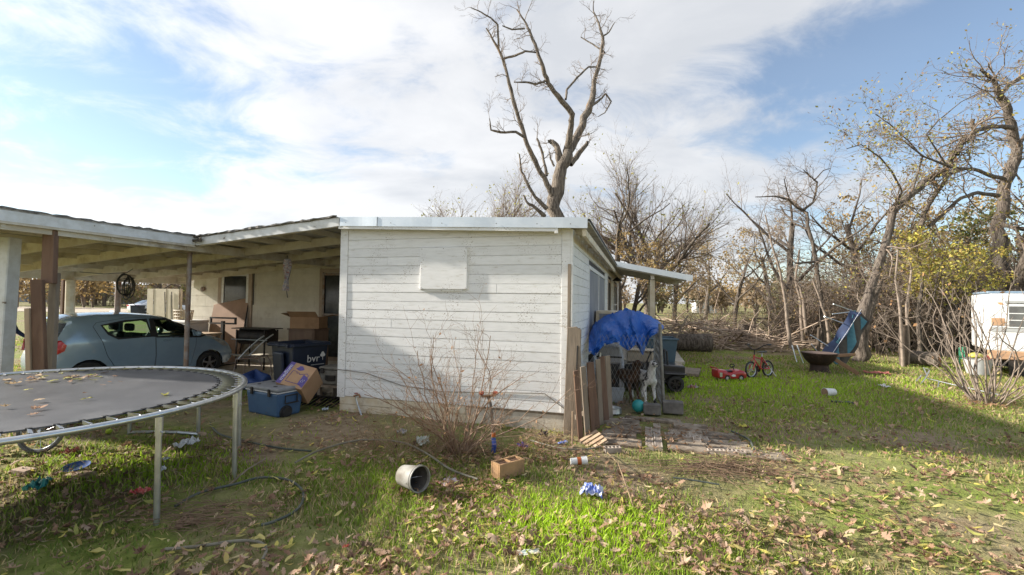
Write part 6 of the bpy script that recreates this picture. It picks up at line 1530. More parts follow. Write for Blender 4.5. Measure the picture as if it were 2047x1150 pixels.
    MB().lathe([(.001, -.08), (.034, -.08), (.045, .10), (.048, .10), (.043, .09)], 18).build('cup_wall', W_, c, smooth=True); MB().lathe([(.0405, -.01), (.0425, .035)], 18).build('band', mat('orange_tape', (.45, .12, .03)), c)
    o = MB().ball((0, 0, 0), .034, 16, 10).build('tennis_ball', mat('tennis_felt', (.45, .55, .05), (.38, .48, .05), 30, .9), None, smooth=True, loc=G(217, 868) + V((0, 0, .034))); tag(o, 'yellow green tennis ball under the trampoline', 'ball')
    c = thing('blue_plate', 'blue plastic plate on the grass under the trampoline', 'plate', G(152, 942) + V((0, 0, .03)), rot=(R(8), 0, 0)); MB().lathe([(.001, 0), (.07, 0), (.11, .018), (.112, .022), (.07, .006), (.001, .006)], 24).build('dish', mat('blue_plate', (.08, .16, .45), (.10, .18, .48), 6, .35), c, smooth=True); MB().lathe([(.108, .018), (.115, .02), (.115, .026), (.108, .024)], 24).build('lip', mat('blue_plate', (.08, .16, .45)), c)
    c = thing('brick', 'weathered brick lying in the lit grass at left', 'brick', G(48, 948) + V((0, 0, .0)), R(-14)); MB().box(-.10, .10, -.05, .05, 0, .055).build('brick_body', mat('pale_brick', (.45, .33, .25), (.35, .25, .19), 9, .9, bump=.003), c, bevel=.006)
    o = MB().prism([(-.12, 0), (.14, .0), (.11, .035), (-.10, .03)], -.06, .06).build('wood_chunk', M_woodt, None, bevel=.004, loc=G(158, 952)); tag(o, 'split wood chunk in front of the blue plate', 'wood')
    # bicycle wheel seen under the trampoline rim
    c = thing('old_bicycle', 'old grey bicycle leaning low under the trampoline, one wheel below the rim', 'bicycle', G(72, 905) + V((0, 0, -.01)), rot=(R(-14), 0, R(8)))
    bike_wheel(c, (-.72, 0, .245), .25, tr=.02, spokes=18, tyre=mat('grey_tyre', (.22, .21, .20), (.10, .10, .10), 6, .8))
    fr = MB()
    for a, b_ in (((0, 0, .25), (-.16, 0, .52)), ((-.15, 0, .46), (-.42, 0, .27)), ((-.42, 0, .27), (-.52, 0, .50)), ((-.15, 0, .5), (-.5, 0, .47)), ((-.42, 0, .27), (-.72, 0, .25)), ((-.5, 0, .46), (-.72, 0, .25))): fr.tube([a, b_], .014, 7)
    fr.build('frame', M_steel, c, smooth=True)
    bike_wheel(c, (0, 0, .245), .25, tr=.02, spokes=18, tyre=mat('grey_tyre', (.22, .21, .20), (.10, .10, .10), 6, .8))
front_items()
# ================================================================== PATIO AND KENNEL
def patio():
    pt = bpy.data.objects.new('patio', None); COL.objects.link(pt); pt.location = HO; pt.rotation_euler = (0, 0, -HA); struct(pt)
    g = random.Random(6); M_s = mat('paving_slab', (.36, .30, .235), (.26, .205, .15), 4, .9, bump=.006, bscale=40, c3=(.12, .085, .055), s3=4.5, lo3=.46, hi3=.6, rand=.25)
    y = -.42
    for row in range(4):
        x = .42 + g.uniform(-.05, .08)
        while x < 2.25 - .12*row:
            w = g.uniform(.30, .56)
            if not (1.02 < x + w/2 < 1.40): MB().box(x, x + w - .012, y + g.uniform(0, .015), y + .33 - .012, -.05, .006 + g.uniform(-.010, .010)).build('slab', M_s, pt, bevel=.008)
            x += w
        y += .335
    # hollow bricks set on face
    br = MB(); L, Wd, Hh, t = .20, .095, .06, .014
    br.box(0, L, 0, t, 0, Hh); br.box(0, L, Wd - t, Wd, 0, Hh)
    for k in range(5): x = (L - t)*k/4; br.box(x, x + t, t, Wd - t, .0, Hh - .001)
    br.box(0, L, t, Wd - t, 0, .012)
    me = br.mesh('brick'); M_b = mat('pale_hollow_brick', (.50, .43, .36), (.40, .33, .27), 8, .9, c3=(.22, .17, .13), s3=7, rand=.2)
    spots = [(1.02 + .105*i, -.44 + .215*j, 90) for i in range(2) for j in range(4)] + [(1.14, .45, 90), (1.62, -.05, 88), (1.72, .02, 90), (1.60, .18, 92), (1.28, .10, 0), (1.28, .20, 2), (1.50, .12, 0), (1.75, -.38, 4), (1.97, -.36, -3), (.66, .86, 10), (.55, -.72, 20)]
    for x, y, a in spots: obj('brick', me, M_b, pt, (x + .095*(a > 45), y, -.030 + U(-.010, .010)), (R(U(-2, 2)), R(U(-2, 2)), R(a)))
    MB().box(.72, 1.55, .93, 1.08, -.03, .02).build('slab', M_s, pt, bevel=.008)
patio()

M_tarp = mat('blue_tarp', (.010, .085, .38), (.016, .11, .44), 7, .45, bump=.002, bscale=160, sub=.12, c3=(.05, .17, .46), s3=9, lo3=.58, hi3=.75)
M_pipe = mat('dull_pipe', (.24, .235, .22), (.17, .16, .145), 9, .5, metal=.5)
def kennel():
    k = thing('dog_kennel', 'makeshift chain link dog pen with leaning pipe post beside the house', 'kennel', HO, -HA)
    P0, P1 = V((.30, 1.45, 0)), V((1.30, 1.72, 0))
    MB().tube([(P1.x + .04, P1.y, -.05), (P1.x - .03, P1.y + .02, 1.45)], .028, 10).build('post', M_pipe, k, smooth=True)
    MB().tube([(P0.x, P0.y, -.05), (P0.x, P0.y, .95)], .016, 10).build('post', M_steel, k, smooth=True)
    MB().tube([(1.24, 3.4, -.05), (1.24, 3.4, 1.35)], .024, 10).build('post', M_steel, k, smooth=True)
    for a, b_ in (((P1.x - .03, P1.y, 1.36), (1.24, 3.4, 1.32)), ): MB().tube([a, b_], .018, 8).build('top_rail', M_steel, k, smooth=True)
    b = MB(); s = .07
    def wire(Q0, Q1, H):
        d = Q1 - Q0; L = d.length; d.normalize(); n = int(L/s); m_ = int(H/s)
        for i in range(n + 1):
            for sg in (1, -1):
                pts = [Q0 + d*min(max(i*s + sg*(s/2 if j % 2 else 0) - (0 if sg > 0 else -s*0), 0), L) + V((0, .004*sg, .06 + j*s)) for j in range(m_ + 1)]
                b.tube(pts, .0024, 3, cap=False)
    wire(P0 + V((0, 0, 0)), P1 + V((.0, 0, 0)), 1.22); wire(P1, V((1.24, 3.4, 0)), 1.2)
    o = b.build('chain_link_mesh', mat('chain_link_wire', (.30, .30, .30), (.22, .20, .18), 9, .5, metal=.6), k); o['kind'] = 'stuff'
    # tarp thrown over the pen: surveyed edge, pulled back over the far rail
    top = [(1177, 668), (1186, 650), (1200, 636), (1228, 623), (1254, 617), (1275, 621), (1300, 630), (1327, 651)]
    bot = [(1177, 703), (1189, 712), (1205, 692), (1232, 684), (1256, 702), (1272, 688), (1285, 712), (1298, 676), (1327, 657)]
    def lerp_pts(L, s):
        q = s*(len(L) - 1); i = min(int(q), len(L) - 2); f = q - i; return (L[i][0]*(1 - f) + L[i + 1][0]*f, L[i][1]*(1 - f) + L[i + 1][1]*f)
    def cloth(s, t):
        a, b_ = lerp_pts(bot, s), lerp_pts(top, s); Y0, Y1 = 7.55 + .35*s, 8.45 + .1*s
        r1 = 1 - abs(2*((s*5.3 + .5*t + .35*mn.noise(V((s*4, t*2, 8)))) % 1) - 1); r2 = 1 - abs(2*((s*3.1 - 1.3*t + .4*mn.noise(V((s*5, t*3, 2)))) % 1) - 1)
        r3 = 1 - abs(2*((s*9.7 + 1.9*t + .3*mn.noise(V((s*9, t*4, 5)))) % 1) - 1)
        fold = .14*r1 + .11*r2 + .045*r3 - .13 + .07*mn.noise(V((s*7, t*3, 1.0))) + .045*mn.noise(V((s*18, t*9, 4)))
        if t <= 1.0:
            p = at(b_[0]*t + a[0]*(1 - t), b_[1]*t + a[1]*(1 - t), Y0 + (Y1 - Y0)*t**1.6 + fold*(1 - .6*t))
        else:
            p = at(b_[0], b_[1], Y1) + V((.12*(t - 1), .9*(t - 1), -.16*(t - 1)**2 - .05 + fold*.5)); 
        return p
    b = MB(); jr = random.Random(8); vs = [cloth(min(max((i + (jr.uniform(-.4, .4) if 0 < i < 44 else 0))/44, 0), 1), 1.7*min(max((j + (jr.uniform(-.4, .4) if 0 < j < 30 else 0))/30, 0), 1)) for j in range(31) for i in range(45)]
    b.v = [tuple(v_) for v_ in vs]; q_ = [(j*45 + i, j*45 + i + 1, (j + 1)*45 + i + 1, (j + 1)*45 + i) for j in range(30) for i in range(44)]; b.f = [t_ for k_, q in enumerate(q_) for t_ in (((q[0], q[1], q[2]), (q[0], q[2], q[3])) if (k_*7919) % 3 else ((q[0], q[1], q[3]), (q[1], q[2], q[3])))]
    o = b.build('tarp', M_tarp, None, smooth=False, solid=.002); tag(o, 'crumpled blue tarp draped over the dog pen', 'tarp')
    for s_ in (.03, .14, .27, .4, .53, .66, .8, .95):
        p = cloth(s_, .035); gm = MB(); gm.tube([p + V((.014*math.cos(a), -.012, .014*math.sin(a))) for a in [2*math.pi*q/10 for q in range(10)]], .004, 5, closed=True); gm.build('grommet', M_steel, o)
    # things in and behind the pen
    c = thing('dog_crate', 'grey white plastic dog crate with dark doorway in the pen', 'dog crate', HW(.38, 2.55, .0), -HA)
    M_c = mat('grey_white_plastic', (.48, .48, .50), (.40, .40, .42), 6, .5)
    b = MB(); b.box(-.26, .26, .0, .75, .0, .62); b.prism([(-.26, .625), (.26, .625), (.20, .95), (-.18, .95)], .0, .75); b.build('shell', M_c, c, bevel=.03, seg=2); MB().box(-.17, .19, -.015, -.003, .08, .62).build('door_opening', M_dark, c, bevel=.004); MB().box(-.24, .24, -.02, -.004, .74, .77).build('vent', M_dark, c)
    for sx in (-.2, .22): MB().box(sx - .02, sx + .02, -.03, -.004, .05, .66).build('door_frame', M_c, c, bevel=.006)
    c = thing('storage_tub', 'cloudy clear plastic tub on the ground in front of the crate', 'tub', HW(.50, 2.15, 0), -HA); b = MB(); b.v = [(-.14, -.10, 0), (.14, -.10, 0), (.14, .10, 0), (-.14, .10, 0), (-.18, -.13, .22), (.18, -.13, .22), (.18, .13, .22), (-.18, .13, .22)]; b.f = [(0, 3, 2, 1), (0, 1, 5, 4), (1, 2, 6, 5), (2, 3, 7, 6), (3, 0, 4, 7)]
    b.build('tub_body', mat('cloudy_plastic', (.42, .45, .48), (.35, .38, .40), 7, .35), c, solid=.004); MB().tube([(-.185, -.135, .22), (.185, -.135, .22), (.185, .135, .22), (-.185, .135, .22)], .01, 6, closed=True).build('rim', mat('cloudy_plastic', (.42, .45, .48)), c)
    c = thing('food_bowl', 'wide stainless steel dog bowl on the bare ground', 'bowl', HW(.52, 1.28, .005)); MB().lathe([(.001, .012), (.10, .012), (.135, .075), (.14, .075), (.14, .07), (.15, .0), (.10, .0)], 24).build('dish', M_steel, c, smooth=True); MB().lathe([(.001, .03), (.11, .03)], 20).build('water', M_glassd, c)
    o = MB().ball((0, 0, 0), .105, 20, 14).build('ball', mat('teal_ball', (.02, .24, .25), (.03, .30, .30), 5, .45), None, smooth=True, loc=G(1276, 824) + V((0, 0, .10))); tag(o, 'teal rubber ball lying in front of the spotted dog', 'ball')
    c = thing('storage_bin', 'tall slate blue plastic bin behind the kennel posts', 'bin', HW(1.30, 4.6, 0), -HA + R(6)); b = MB(); b.v = [(-.32, -.26, 0), (.32, -.26, 0), (.32, .26, 0), (-.32, .26, 0), (-.42, -.34, 1.02), (.42, -.34, 1.02), (.42, .34, 1.02), (-.42, .34, 1.02)]; b.f = [(0, 3, 2, 1), (0, 1, 5, 4), (1, 2, 6, 5), (2, 3, 7, 6), (3, 0, 4, 7)]
    M_sb = mat('slate_blue_plastic', (.055, .10, .14), (.07, .12, .16), 5, .5); b.build('tub_body', M_sb, c, bevel=.02, solid=.012); MB().tube([(-.43, -.35, 1.0), (.43, -.35, 1.0), (.43, .35, 1.0), (-.43, .35, 1.0)], .022, 6, closed=True).build('rim', M_sb, c)
    MB().bar((.10, .0, .3), (.72, .1, 1.52), .03, .03).build('pole', M_woodg, c)
    c = thing('beige_tote', 'beige plastic tote stacked behind the brown dog', 'tote', HW(.95, 3.9, .52), -HA); MB().box(-.28, .28, -.2, .2, 0, .24).build('tub_body', MATS['beige_plastic'], c, bevel=.03); MB().box(-.30, .30, -.22, .22, .242, .28).build('lid', MATS['beige_plastic'], c, bevel=.012)
    c = thing('dark_table', 'low dark table carrying the beige tote in the pen', 'table', HW(.95, 3.9, 0), -HA); MB().box(-.4, .4, -.28, .28, .46, .51).build('top', M_black, c)
    for x in (-.35, .35):
        for y in (-.23, .23): MB().box(x - .03, x + .03, y - .03, y + .03, -.02, .458).build('leg', M_black, c)
    c = thing('loose_plank', 'grey board lying flat behind the toy jeep', 'plank', G(1375, 748), R(-25)); MB().box(-.28, .28, -.5, .6, .02, .09).build('board', M_woodg, c, bevel=.006); MB().box(-.2, .2, -.4, .5, .0, .018).build('runner', M_woodd, c)
    c = thing('air_conditioner', 'beige window air conditioner box sticking out above the tarp', 'air conditioner', HW(.04, 3.7, 1.22), -HA); MB().box(0, .42, -.33, .33, 0, .40).build('cabinet', M_cream, c, bevel=.012); MB().box(.08, .36, -.336, -.331, .06, .34).build('side_louvre', M_screen, c); MB().box(.421, .428, -.28, .28, .05, .35).build('rear_grille', M_screen, c)
kennel()

# ================================================================== DOGS AND PERSON
def dog(name, label, loc, rz, m, sc=1.0, head=(0, 0, 0), ear=None, seed=0, sit=False):
    hx, hy, hz = head
    caps = [((0, -.02, .44), .118, (0, .18, .44), .122), ((0, .18, .44), .122, (0, .36, .455), .098), ((0, .36, .455), .098, (0, .50, .45), .098),
            ((0, -.06, .50), .090, (hx*.5, -.13 + hy*.5, .62), .068), ((hx*.5, -.13 + hy*.5, .62), .066, (hx, -.17 + hy, .69 + hz), .064),
            ((hx, -.17 + hy, .70 + hz), .066, (hx*1.1, -.19 + hy, .705 + hz), .066), ((hx*1.15, -.22 + hy, .695 + hz), .046, (hx*1.5, -.31 + hy, .70 + hz), .034),
            ((0, .56, .47), .026, (.04, .68, .44), .018), ((.04, .68, .44), .018, (.06, .78, .36), .011)]
    for s in (-1, 1):
        caps += [((s*.075, -.03, .40), .062, (s*.085, .0, .29), .040), ((s*.085, .0, .29), .038, (s*.088, -.045, .13), .026), ((s*.088, -.045, .13), .026, (s*.088, -.055, .045), .025), ((s*.088, -.06, .03), .030, (s*.088, -.10, .025), .026),
                 ((s*.080, .46, .42), .080, (s*.098, .40, .27), .052), ((s*.098, .40, .27), .046, (s*.10, .53, .15), .027), ((s*.10, .53, .15), .026, (s*.10, .50, .05), .024), ((s*.10, .50, .03), .029, (s*.10, .46, .025), .026)]
    d = thing(name, label, 'dog', loc, rz, scale=sc)
    obj('body', organic('dog_body', caps, .013, 5), m, d)
    for s in (-1, 1):
        b = MB(); ex = hx + s*.062; b.grid(lambda u, v_: (ex + s*(.055*v_ + .01*math.sin(u*3.1)), -.155 + hy - .05*(u - .5)*(1 - .6*v_) - .015*v_, .745 + hz - .085*v_*v_ - .01*u), 5, 6); b.build('ear', ear or m, d, smooth=True, solid=.008)
        MB().ball((hx*1.1 + s*.032, -.247 + hy, .727 + hz), .010, 10, 6).build('eye', M_black, d, smooth=True)
    MB().ball((hx*1.5, -.342 + hy, .712 + hz), .017, 10, 6, (1.1, .8, .8)).build('nose', M_black, d, smooth=True)
    b = MB(); b.tube([(hx*1.4 - .03, -.285 + hy, .676 + hz), (hx*1.5, -.335 + hy, .684 + hz), (hx*1.4 + .03, -.285 + hy, .676 + hz)], .004, 5); b.build('mouth', M_black, d)
    return d
def dogs():
    M_sp = mat('white_black_fur', (.82, .80, .77), (.70, .67, .62), 9, .9, c3=(.03, .028, .028), s3=4.2, lo3=.535, hi3=.555)
    M_br = mat('brindle_fur', (.10, .05, .025), (.05, .03, .02), 9, .9, c3=(.20, .10, .05), s3=7)
    M_tn = mat('tan_white_fur', (.16, .10, .06), (.08, .05, .035), 8, .9, c3=(.5, .47, .43), s3=6, lo3=.5, hi3=.54)
    dog('spotted_dog', 'white dog with black patches standing at the kennel wire, head raised', G(1297, 806), R(8), M_sp, 1.0, (.0, .02, .02), mat('black_fur', (.025, .023, .023), (.04, .035, .03), 9, .9))
    dog('brown_dog', 'dark brown brindle dog standing behind the spotted dog', HW(.82, 2.35, 0), R(28), M_br, 1.0, (-.05, .0, .0))
    dog('puppy', 'small tan and white puppy between the spotted dog and the pipe post', G(1326, 800) + V((-.02, .12, 0)), R(-6), M_tn, .56, (.0, .02, .0))
dogs()
def person():
    p = at(-8, 700, 8.3); p.z = 0
    t = thing('person', 'person in navy top reaching in at the left edge behind the white post', 'person', p, R(80))
    caps = [((0, 0, .90), .15, (0, .0, 1.12), .14), ((0, 0, 1.12), .14, (0, .02, 1.32), .15), ((-.1, .02, 1.36), .075, (.1, .02, 1.36), .075), ((0, .02, 1.38), .06, (0, .0, 1.48), .055), ((0, -.01, 1.53), .085, (0, -.01, 1.59), .09), ((0, -.09, 1.545), .02, (0, -.10, 1.535), .015)]
    for s in (-1, 1):
        caps += [((s*.09, 0, .88), .095, (s*.10, -.01, .50), .065), ((s*.10, -.01, .50), .062, (s*.105, .02, .10), .042), ((s*.105, .01, .04), .042, (s*.11, -.14, .035), .035)]
        e = V((s*.25, -.04, 1.12)); w = V((s*.26, -.24, 1.02))
        caps += [((s*.17, .02, 1.36), .06, e, .045), (e, .043, w, .030), (w, .032, w + V((0, -.08, -.01)), .034)]
        for k in range(4): q = w + V((-.028 + .019*k, -.10, 0)); caps.append((q, .010, q + V((0, -.055 - .012*(k in (1, 2)), -.02)), .008))
        q = w + V((-s*.035, -.05, .01)); caps.append((q, .011, q + V((-s*.02, -.05, -.005)), .009))
    m_ = bpy.data.materials.new('skin_and_clothes'); m_.use_nodes = True
    nt = m_.node_tree; tc = nt.nodes.new('ShaderNodeTexCoord'); sp = nt.nodes.new('ShaderNodeSeparateXYZ'); cr = nt.nodes.new('ShaderNodeValToRGB'); cr.color_ramp.interpolation = 'CONSTANT'
    mr = nt.nodes.new('ShaderNodeMath'); mr.operation = 'MULTIPLY'; mr.inputs[1].default_value = .5
    nt.links.new(tc.outputs['Object'], sp.inputs[0]); nt.links.new(sp.outputs[2], mr.inputs[0]); nt.links.new(mr.outputs[0], cr.inputs[0])
    els = [(0, (.05, .04, .04, 1)), (.045, (.02, .03, .07, 1)), (.45, (.35, .02, .02, 1)), (.49, (.02, .035, .10, 1)), (.585, (.02, .035, .10, 1)), (.705, (.45, .28, .20, 1))]
    while len(cr.color_ramp.elements) < len(els): cr.color_ramp.elements.new(.5)
    for e, (pz_, c_) in zip(cr.color_ramp.elements, els): e.position = pz_; e.color = c_
    nt.links.new(cr.outputs[0], nt.nodes['Principled BSDF'].inputs['Base Color']); nt.nodes['Principled BSDF'].inputs['Roughness'].default_value = .8
    obj('body', organic('person_body', caps, .013, 4), m_, t)
    hr = [((0, .02, 1.58), .095, (0, .03, 1.64), .085), ((0, .07, 1.55), .08, (0, .09, 1.38), .05)]
    obj('hair', organic('hair', hr, .014, 3), mat('dark_hair', (.03, .02, .015), (.05, .035, .025), 20, .6), t)
    for s in (-1, 1):
        MB().ball((s*.033, -.093, 1.565), .010, 8, 6).build('eye', M_black, t); MB().ball((s*.088, .0, 1.55), .022, 8, 6, (.4, .8, 1.2)).build('ear', mat('skin', (.45, .28, .20)), t)
    MB().tube([(-.022, -.098, 1.505), (0, -.103, 1.502), (.022, -.098, 1.505)], .005, 5).build('mouth', mat('lip', (.35, .12, .10)), t)
person()

# ================================================================== BACK OF THE YARD
def yard_things():
    # fire bowl
    c = thing('fire_bowl', 'rusty black fire bowl on a drum base on the lawn', 'fire pit', G(1638, 744), scale=1.0)
    M_fb = mat('burnt_steel', (.035, .022, .018), (.06, .035, .025), 8, .7, metal=.3, c3=(.16, .10, .07), s3=6, lo3=.6, hi3=.7)
    MB().lathe([(.001, .18), (.20, .19), (.34, .33), (.42, .50), (.43, .52), (.40, .52), (.33, .36), (.20, .24), (.001, .23)], 26).build('bowl', M_fb, c, smooth=True); MB().lathe([(.24, .0), (.22, .10), (.21, .20)], 22).build('drum_base', M_fb, c, smooth=True)
    MB().lathe([(.001, .505), (.40, .505), (.40, .525), (.001, .525)], 24).build('cover_plate', mat('rusty_brown_plate', (.12, .08, .06), (.09, .06, .05), 6, .8), c)
    for i, (a, b_, w, lab) in enumerate((((1655, 710, 12.2), (1716, 752, 11.9), .10, 'brown beam sloping from the fire bowl down to the lawn'), ((1658, 712, 12.5), (1708, 709, 12.9), .08, 'light brown beam end resting level on the fire bowl'))):
        p, q = at(*a), at(*b_); q.z = max(q.z, .03); o = MB().bar(p, q, w, w).build('timber', mat('brown_timber', (.26, .15, .08), (.20, .11, .06), 6, .7), None, bevel=.008); tag(o, lab, 'timber')
    # collapsed pop-up canopy
    c = thing('canopy', 'collapsed dark blue and teal canopy with bare metal poles leaning on a tree', 'canopy')
    A, B = at(1648, 712, 12.9), at(1708, 622, 13.9)
    M_cn = mat('navy_canopy_cloth', (.012, .022, .06), (.016, .032, .08), 5, .6); M_ct = mat('teal_canopy_cloth', (.03, .13, .17), (.05, .18, .22), 5, .6)
    def strip(off, w, m, nm, drop):
        def fn(s, t): 
            p = A.lerp(B, s); sag = -drop*math.sin(s*math.pi)*t
            return p + V((off + w*t, -.15*t + .05*math.sin(s*14 + t*3), sag - .26*t*(off > -.05) + .05*math.sin(s*9 + 2*t)))
        b = MB(); b.v = [tuple(fn(i/24, j/8)) for j in range(9) for i in range(25)]; b.f = [(j*25 + i, j*25 + i + 1, (j + 1)*25 + i + 1, (j + 1)*25 + i) for j in range(8) for i in range(24)]; b.build(nm, m, c, smooth=True, solid=.01)
    strip(-.10, .17, M_cn, 'cloth', .05); strip(.05, .18, M_ct, 'cloth', .22); strip(.20, .10, mat('dark_canopy_lining', (.03, .025, .02), (.05, .045, .035), 6, .8), 'cloth', .30)
    MB().tube([A + V((.03, -.24, .06)), A.lerp(B, .5) + V((.03, -.26, .06)), B + V((.03, -.24, .06))], .006, 6).build('white_piping', M_whitep, c)
    for p, q in (((1666, 608, 13.3), (1706, 622, 13.9)), ((1664, 628, 13.4), (1698, 624, 13.8)), ((1648, 633, 13.2), (1690, 648, 13.6)), ((1583, 690, 12.6), (1593, 724, 12.5)), ((1593, 690, 12.7), (1606, 726, 12.6)), ((1620, 670, 12.9), (1655, 692, 13.0)), ((1622, 688, 12.8), (1636, 706, 12.9))):
        MB().tube([at(*p), at(*q)], .014, 6).build('pole', mat('bare_pole', (.62, .66, .70), (.55, .6, .63), 9, .35, metal=.5), c)
    # bucket, board
    c = thing('paint_bucket', 'white bucket with brown bottom lying on the right lawn', 'bucket', G(1658, 793) + V((0, 0, .085)), rot=(R(90), 0, R(-80)))
    c.scale = (.68,)*3
    MB().lathe([(.001, -.16), (.10, -.16), (.125, .15), (.13, .15), (.13, .16), (.118, .16), (.095, -.15), (.001, -.15)], 24).build('pail', mat('white_plastic', (.7, .7, .7)), c, smooth=True); MB().lathe([(.001, .165), (.118, .165), (.118, .15)], 24).build('brown_lid', mat('brown_lid', (.30, .19, .12), (.25, .15, .1), 8, .8), c)
    o = MB().box(-.17, .17, -.05, .05, 0, .035).build('dark_board', mat('dark_board', (.04, .04, .04), (.08, .08, .08), 9, .8), None, bevel=.005, loc=G(1684, 806), rot=(0, 0, R(-14))); tag(o, 'short dark board on the grass in front of the white bucket', 'board')
    # bent aluminium frame
    c = thing('walker_frame', 'bent aluminium frame lying on the grass left of the bare shrub', 'frame', G(1850, 762))
    P = lambda x, y, z: G(x, y, z) - G(1850, 762)
    for pts in ([(1830, 764, .03), (1842, 750, .15), (1854, 752, .14), (1846, 735, .32), (1856, 738, .31)], [(1840, 768, .02), (1850, 756, .12), (1858, 740, .28)], [(1855, 757, .10), (1900, 768, .08), (1945, 778, .05), (2000, 790, .04)], [(1875, 775, .0), (1877, 763, .09)]):
        MB().tube([P(*q) for q in pts], .012, 7).build('tube', M_steel, c, smooth=True)
    # stump and log
    p = at(1488, 668, 19.5); p.z = 0
    c = thing('tree_stump', 'upright sawn tree stump standing in the brush pile', 'stump', p); MB().lathe([(.30, -.05), (.25, .15), (.235, .6), (.24, .95)], 18).build('trunk', M_bark, c, smooth=True); MB().lathe([(.001, .95), (.238, .95)], 18).build('sawn_face', mat('sawn_wood', (.45, .32, .2), (.38, .26, .16), 8, .85), c)
    p = at(1378, 690, 17.2); c = thing('fallen_log', 'thick dark log lying in front of the brush pile', 'log', (p.x, p.y, .33), R(-6)); MB().tube([(-1.15, 0, 0), (-.5, .03, .02), (.2, -.02, .0), (.75, 0, .01)], [.30, .32, .33, .35], 18).build('trunk', M_bark, c, smooth=True); MB().lathe([(.001, 0), (.345, 0)], 18, TR((.752, 0, .01), (0, R(90), 0))).build('sawn_face', mat('sawn_wood', (.45, .32, .2)), c)
    for k, (px, py, Y, lab) in enumerate(((1805, 660, 14.0, 'short sawn trunk right of the leaning trunk'), (1636, 690, 16.5, 'pale cut post at the thicket edge'))):
        p = at(px, py, Y); p.z = 0; h = at(px, 650 if k == 0 else 655, Y).z; c = thing('sawn_stump', lab, 'stump', p); r = .10 if k == 0 else .06
        MB().tube([(0, 0, -.05), (.0, 0, h*.5), (.03, 0, h)], [r*1.1, r, r*.9], 12).build('trunk', mat('dark_stump_bark', (.10, .075, .055), (.06, .045, .033), 6, .95, bump=.02, bscale=12), c, smooth=True); MB().lathe([(.001, 0), (r*.9, 0)], 12, TR((.03, 0, h + .002))).build('sawn_face', mat('sawn_wood', (.45, .32, .2)), c)
    lp = at(1879, 722, 13.6); c = thing('cut_log', 'cut log with orange end grain at the thicket foot behind the bare shrub', 'log', (lp.x, lp.y, .22), R(38)); MB().tube([(0, 0, 0), (.03, .9, .02)], [.22, .2], 16).build('trunk', M_bark, c, smooth=True); MB().lathe([(.001, 0), (.215, 0)], 16, TR((0, -.003, 0), (R(90), 0, 0))).build('sawn_face', mat('orange_log', (.36, .17, .07), (.28, .13, .05), 5, .9), c)
    # travel trailer
    p = G(2000, 748); c = thing('travel_trailer', 'white travel trailer with brown lower band at the right edge', 'trailer', (G(1980, 748).x, G(1980, 748).y, 0), R(-36))
    M_wt = mat('trailer_white', (.72, .73, .73), (.64, .65, .65), 4, .45, c3=(.5, .48, .44), s3=3, lo3=.62, hi3=.8); M_or = mat('trailer_tan', (.47, .29, .17), (.41, .25, .15), 5, .5); M_gy = mat('trailer_grey', (.42, .43, .43), (.36, .37, .37), 5, .5)
    MB().box(0, 5.2, 0, 2.2, .62, 2.18).build('body', M_wt, c, bevel=.05, seg=2); MB().box(-.006, 5.2, -.008, .3, .40, .66).build('lower_band', M_or, c, bevel=.03); MB().box(.01, 5.1, -.012, -.004, 1.16, 1.28).build('stripe', M_gy, c); MB().box(.03, .28, -.012, -.004, 1.32, 1.52).build('tan_patch', M_or, c)
    MB().box(.3, 1.5, -.03, -.009, 1.26, 1.92).build('window_frame', M_wt, c, bevel=.006); w = MB().box(.36, 1.44, -.036, -.031, 1.30, 1.84).build('window_pane', mat('grey_jalousie', (.14, .145, .14), (.10, .10, .10), 3, .2), c)
    for z in (1.47, 1.65): MB().box(.36, 1.44, -.042, -.037, z - .012, z + .012).build('window_bar', M_wt, w)
    MB().box(.28, 1.55, -.06, -.009, 1.93, 1.99).build('awning_rail', M_gy, c)
    MB().box(.0, .8, .2, 2.0, 2.182, 2.25).build('roof_vent', mat('blue_grey_roof', (.15, .22, .30), (.2, .26, .32), 5, .6), c, bevel=.02); MB().ball((1.3, .6, 2.25), .22, 14, 8, (1, 1, .6)).build('vent_dome', M_wt, c, smooth=True)
    wheel(c, (3.4, .10, .33), .33, .2, -1, 5); MB().box(.0, 5.0, .3, 2.0, .2, .40).build('chassis', M_black, c)
    MB().box(.35, .75, -.05, .05, -.03, .4).build('jack_stand', M_blackm, c)
    c = thing('garden_chair', 'green plastic chair back showing between the shrub stems', 'chair', at(1936, 700, 13.2).xy.to_3d(), R(20), scale=.75); M_gr = mat('green_plastic', (.02, .22, .12), (.03, .26, .14), 6, .5)
    MB().box(-.22, .22, -.2, .2, .40, .43).build('seat', M_gr, c); 
    for k in range(4): MB().box(-.20 + .11*k, -.14 + .11*k, .18, .20, .43, .85).build('back_slat', M_gr, c)
    for x in (-.2, .2):
        for y in (-.18, .18): MB().box(x - .02, x + .02, y - .02, y + .02, -.02, .398).build('leg', M_gr, c)
    c = thing('grey_tub', 'grey tub with yellow and red scraps beside the trailer', 'tub', at(1955, 745, 12.3).xy.to_3d(), 0); b = MB(); b.lathe([(.22, 0), (.30, .42), (.31, .42), (.29, .40)], 18); b.build('tub_body', M_gy, c, smooth=True); MB().ball((-.05, 0, .50), .14, 10, 7, (1.2, 1, .6)).build('yellow_bundle', mat('yellow_wrapper', (.6, .55, .08)), c, smooth=True); MB().ball((.15, -.05, .44), .09, 10, 7).build('red_bundle', mat('red_wrapper', (.45, .03, .03)), c, smooth=True)
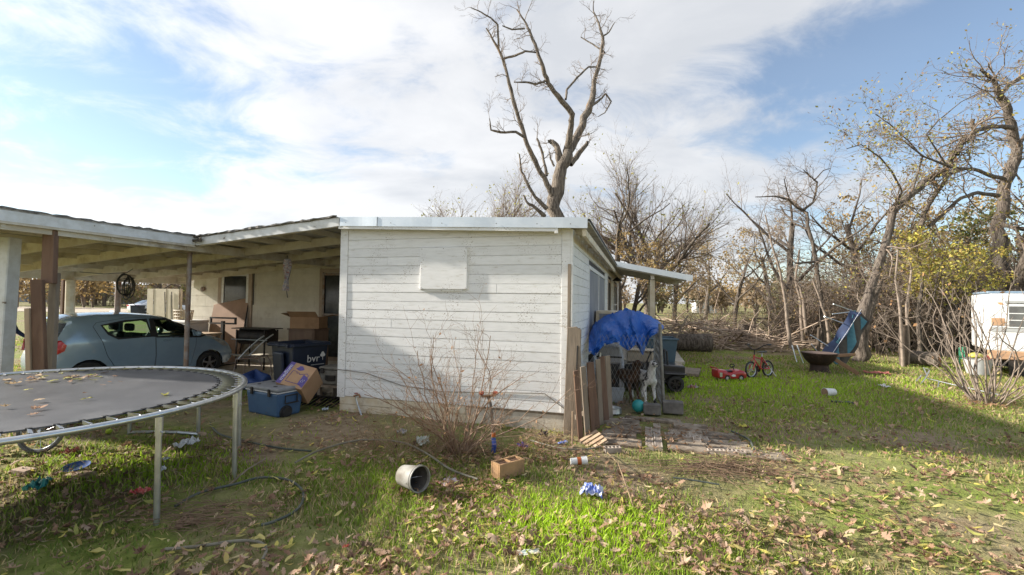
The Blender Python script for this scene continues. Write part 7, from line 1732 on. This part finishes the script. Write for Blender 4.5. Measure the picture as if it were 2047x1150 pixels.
    # far buildings
    p = at(1414, 625, 88); c = thing('far_house', 'tiny white gabled house far off beyond the field', 'house', (p.x, p.y, 0), R(-12)); MB().box(-2.0, 2.0, 0, 5, 0, 2.2).build('wall', M_whitep, c); MB().prism([(-2.3, 2.2), (2.3, 2.2), (0, 3.6)], -.3, 5.3).build('roof', M_gy, c); MB().box(-.4, .4, -.04, -.005, .0, 1.7).build('door', M_dark, c); 
    for x in (-1.4, 1.2): MB().box(x - .3, x + .3, -.04, -.005, .9, 1.7).build('window', M_dark, c)
    p = at(40, 596, 108); c = thing('far_shed', 'long grey metal shed far left beyond the road', 'shed', (p.x, p.y, 0), R(10)); MB().box(-9, 9, 0, 8, 0, 3.2).build('wall', mat('grey_shed_metal', (.22, .25, .29), (.18, .21, .25), 3, .6), c); MB().prism([(-9.4, 3.2), (9.4, 3.2), (9.0, 4.2), (-9.0, 4.2)], -.3, 8.3).build('roof', mat('pale_shed_roof', (.50, .48, .45), (.44, .42, .4), 3, .6), c)
    for x in (-5, 0, 5): MB().box(x - 1.2, x + 1.2, -.05, -.006, 0, 2.6).build('door', M_gy, c)
    p = at(300, 590, 98); c = thing('far_bungalow', 'low pale house roof above the fence panel far behind', 'house', (p.x, p.y, 0), R(4)); MB().box(-7, 7, 0, 7, 0, 2.5).build('wall', MATS['grey_shed_metal'], c); MB().prism([(-7.6, 2.5), (7.6, 2.5), (5.5, 4.2), (-5.5, 4.2)], -.4, 7.4).build('roof', MATS['pale_shed_roof'], c)
    for x in (-4, 0, 4): MB().box(x - .6, x + .6, -.05, -.006, 1.0, 2.0).build('window', M_dark, c)
    p = at(1537, 650, 24); c = thing('old_rail', 'broken timber rail on posts deep in the scrub', 'rail', (p.x, p.y, 0), 0)
    for x in (-.75, .7): MB().box(x - .06, x + .06, -.06, .06, -.03, 1.0).build('post', M_woodg, c)
    MB().box(-.85, .85, -.05, .05, 1.002, 1.09).build('rail', M_woodg, c)
yard_things()

# ------------------------------------------------------------------ repeats of one kind share a group
def group_repeats():
    kinds = {}
    for o in bpy.data.objects:
        if o.parent is None and o.get('category') and o.get('kind') is None: kinds.setdefault(o.name.split('.')[0], []).append(o)
    for k, os_ in kinds.items():
        if len(os_) > 1:
            for o in os_:
                if not o.get('group'): o['group'] = k.replace('_', ' ') + 's around the yard'
group_repeats()
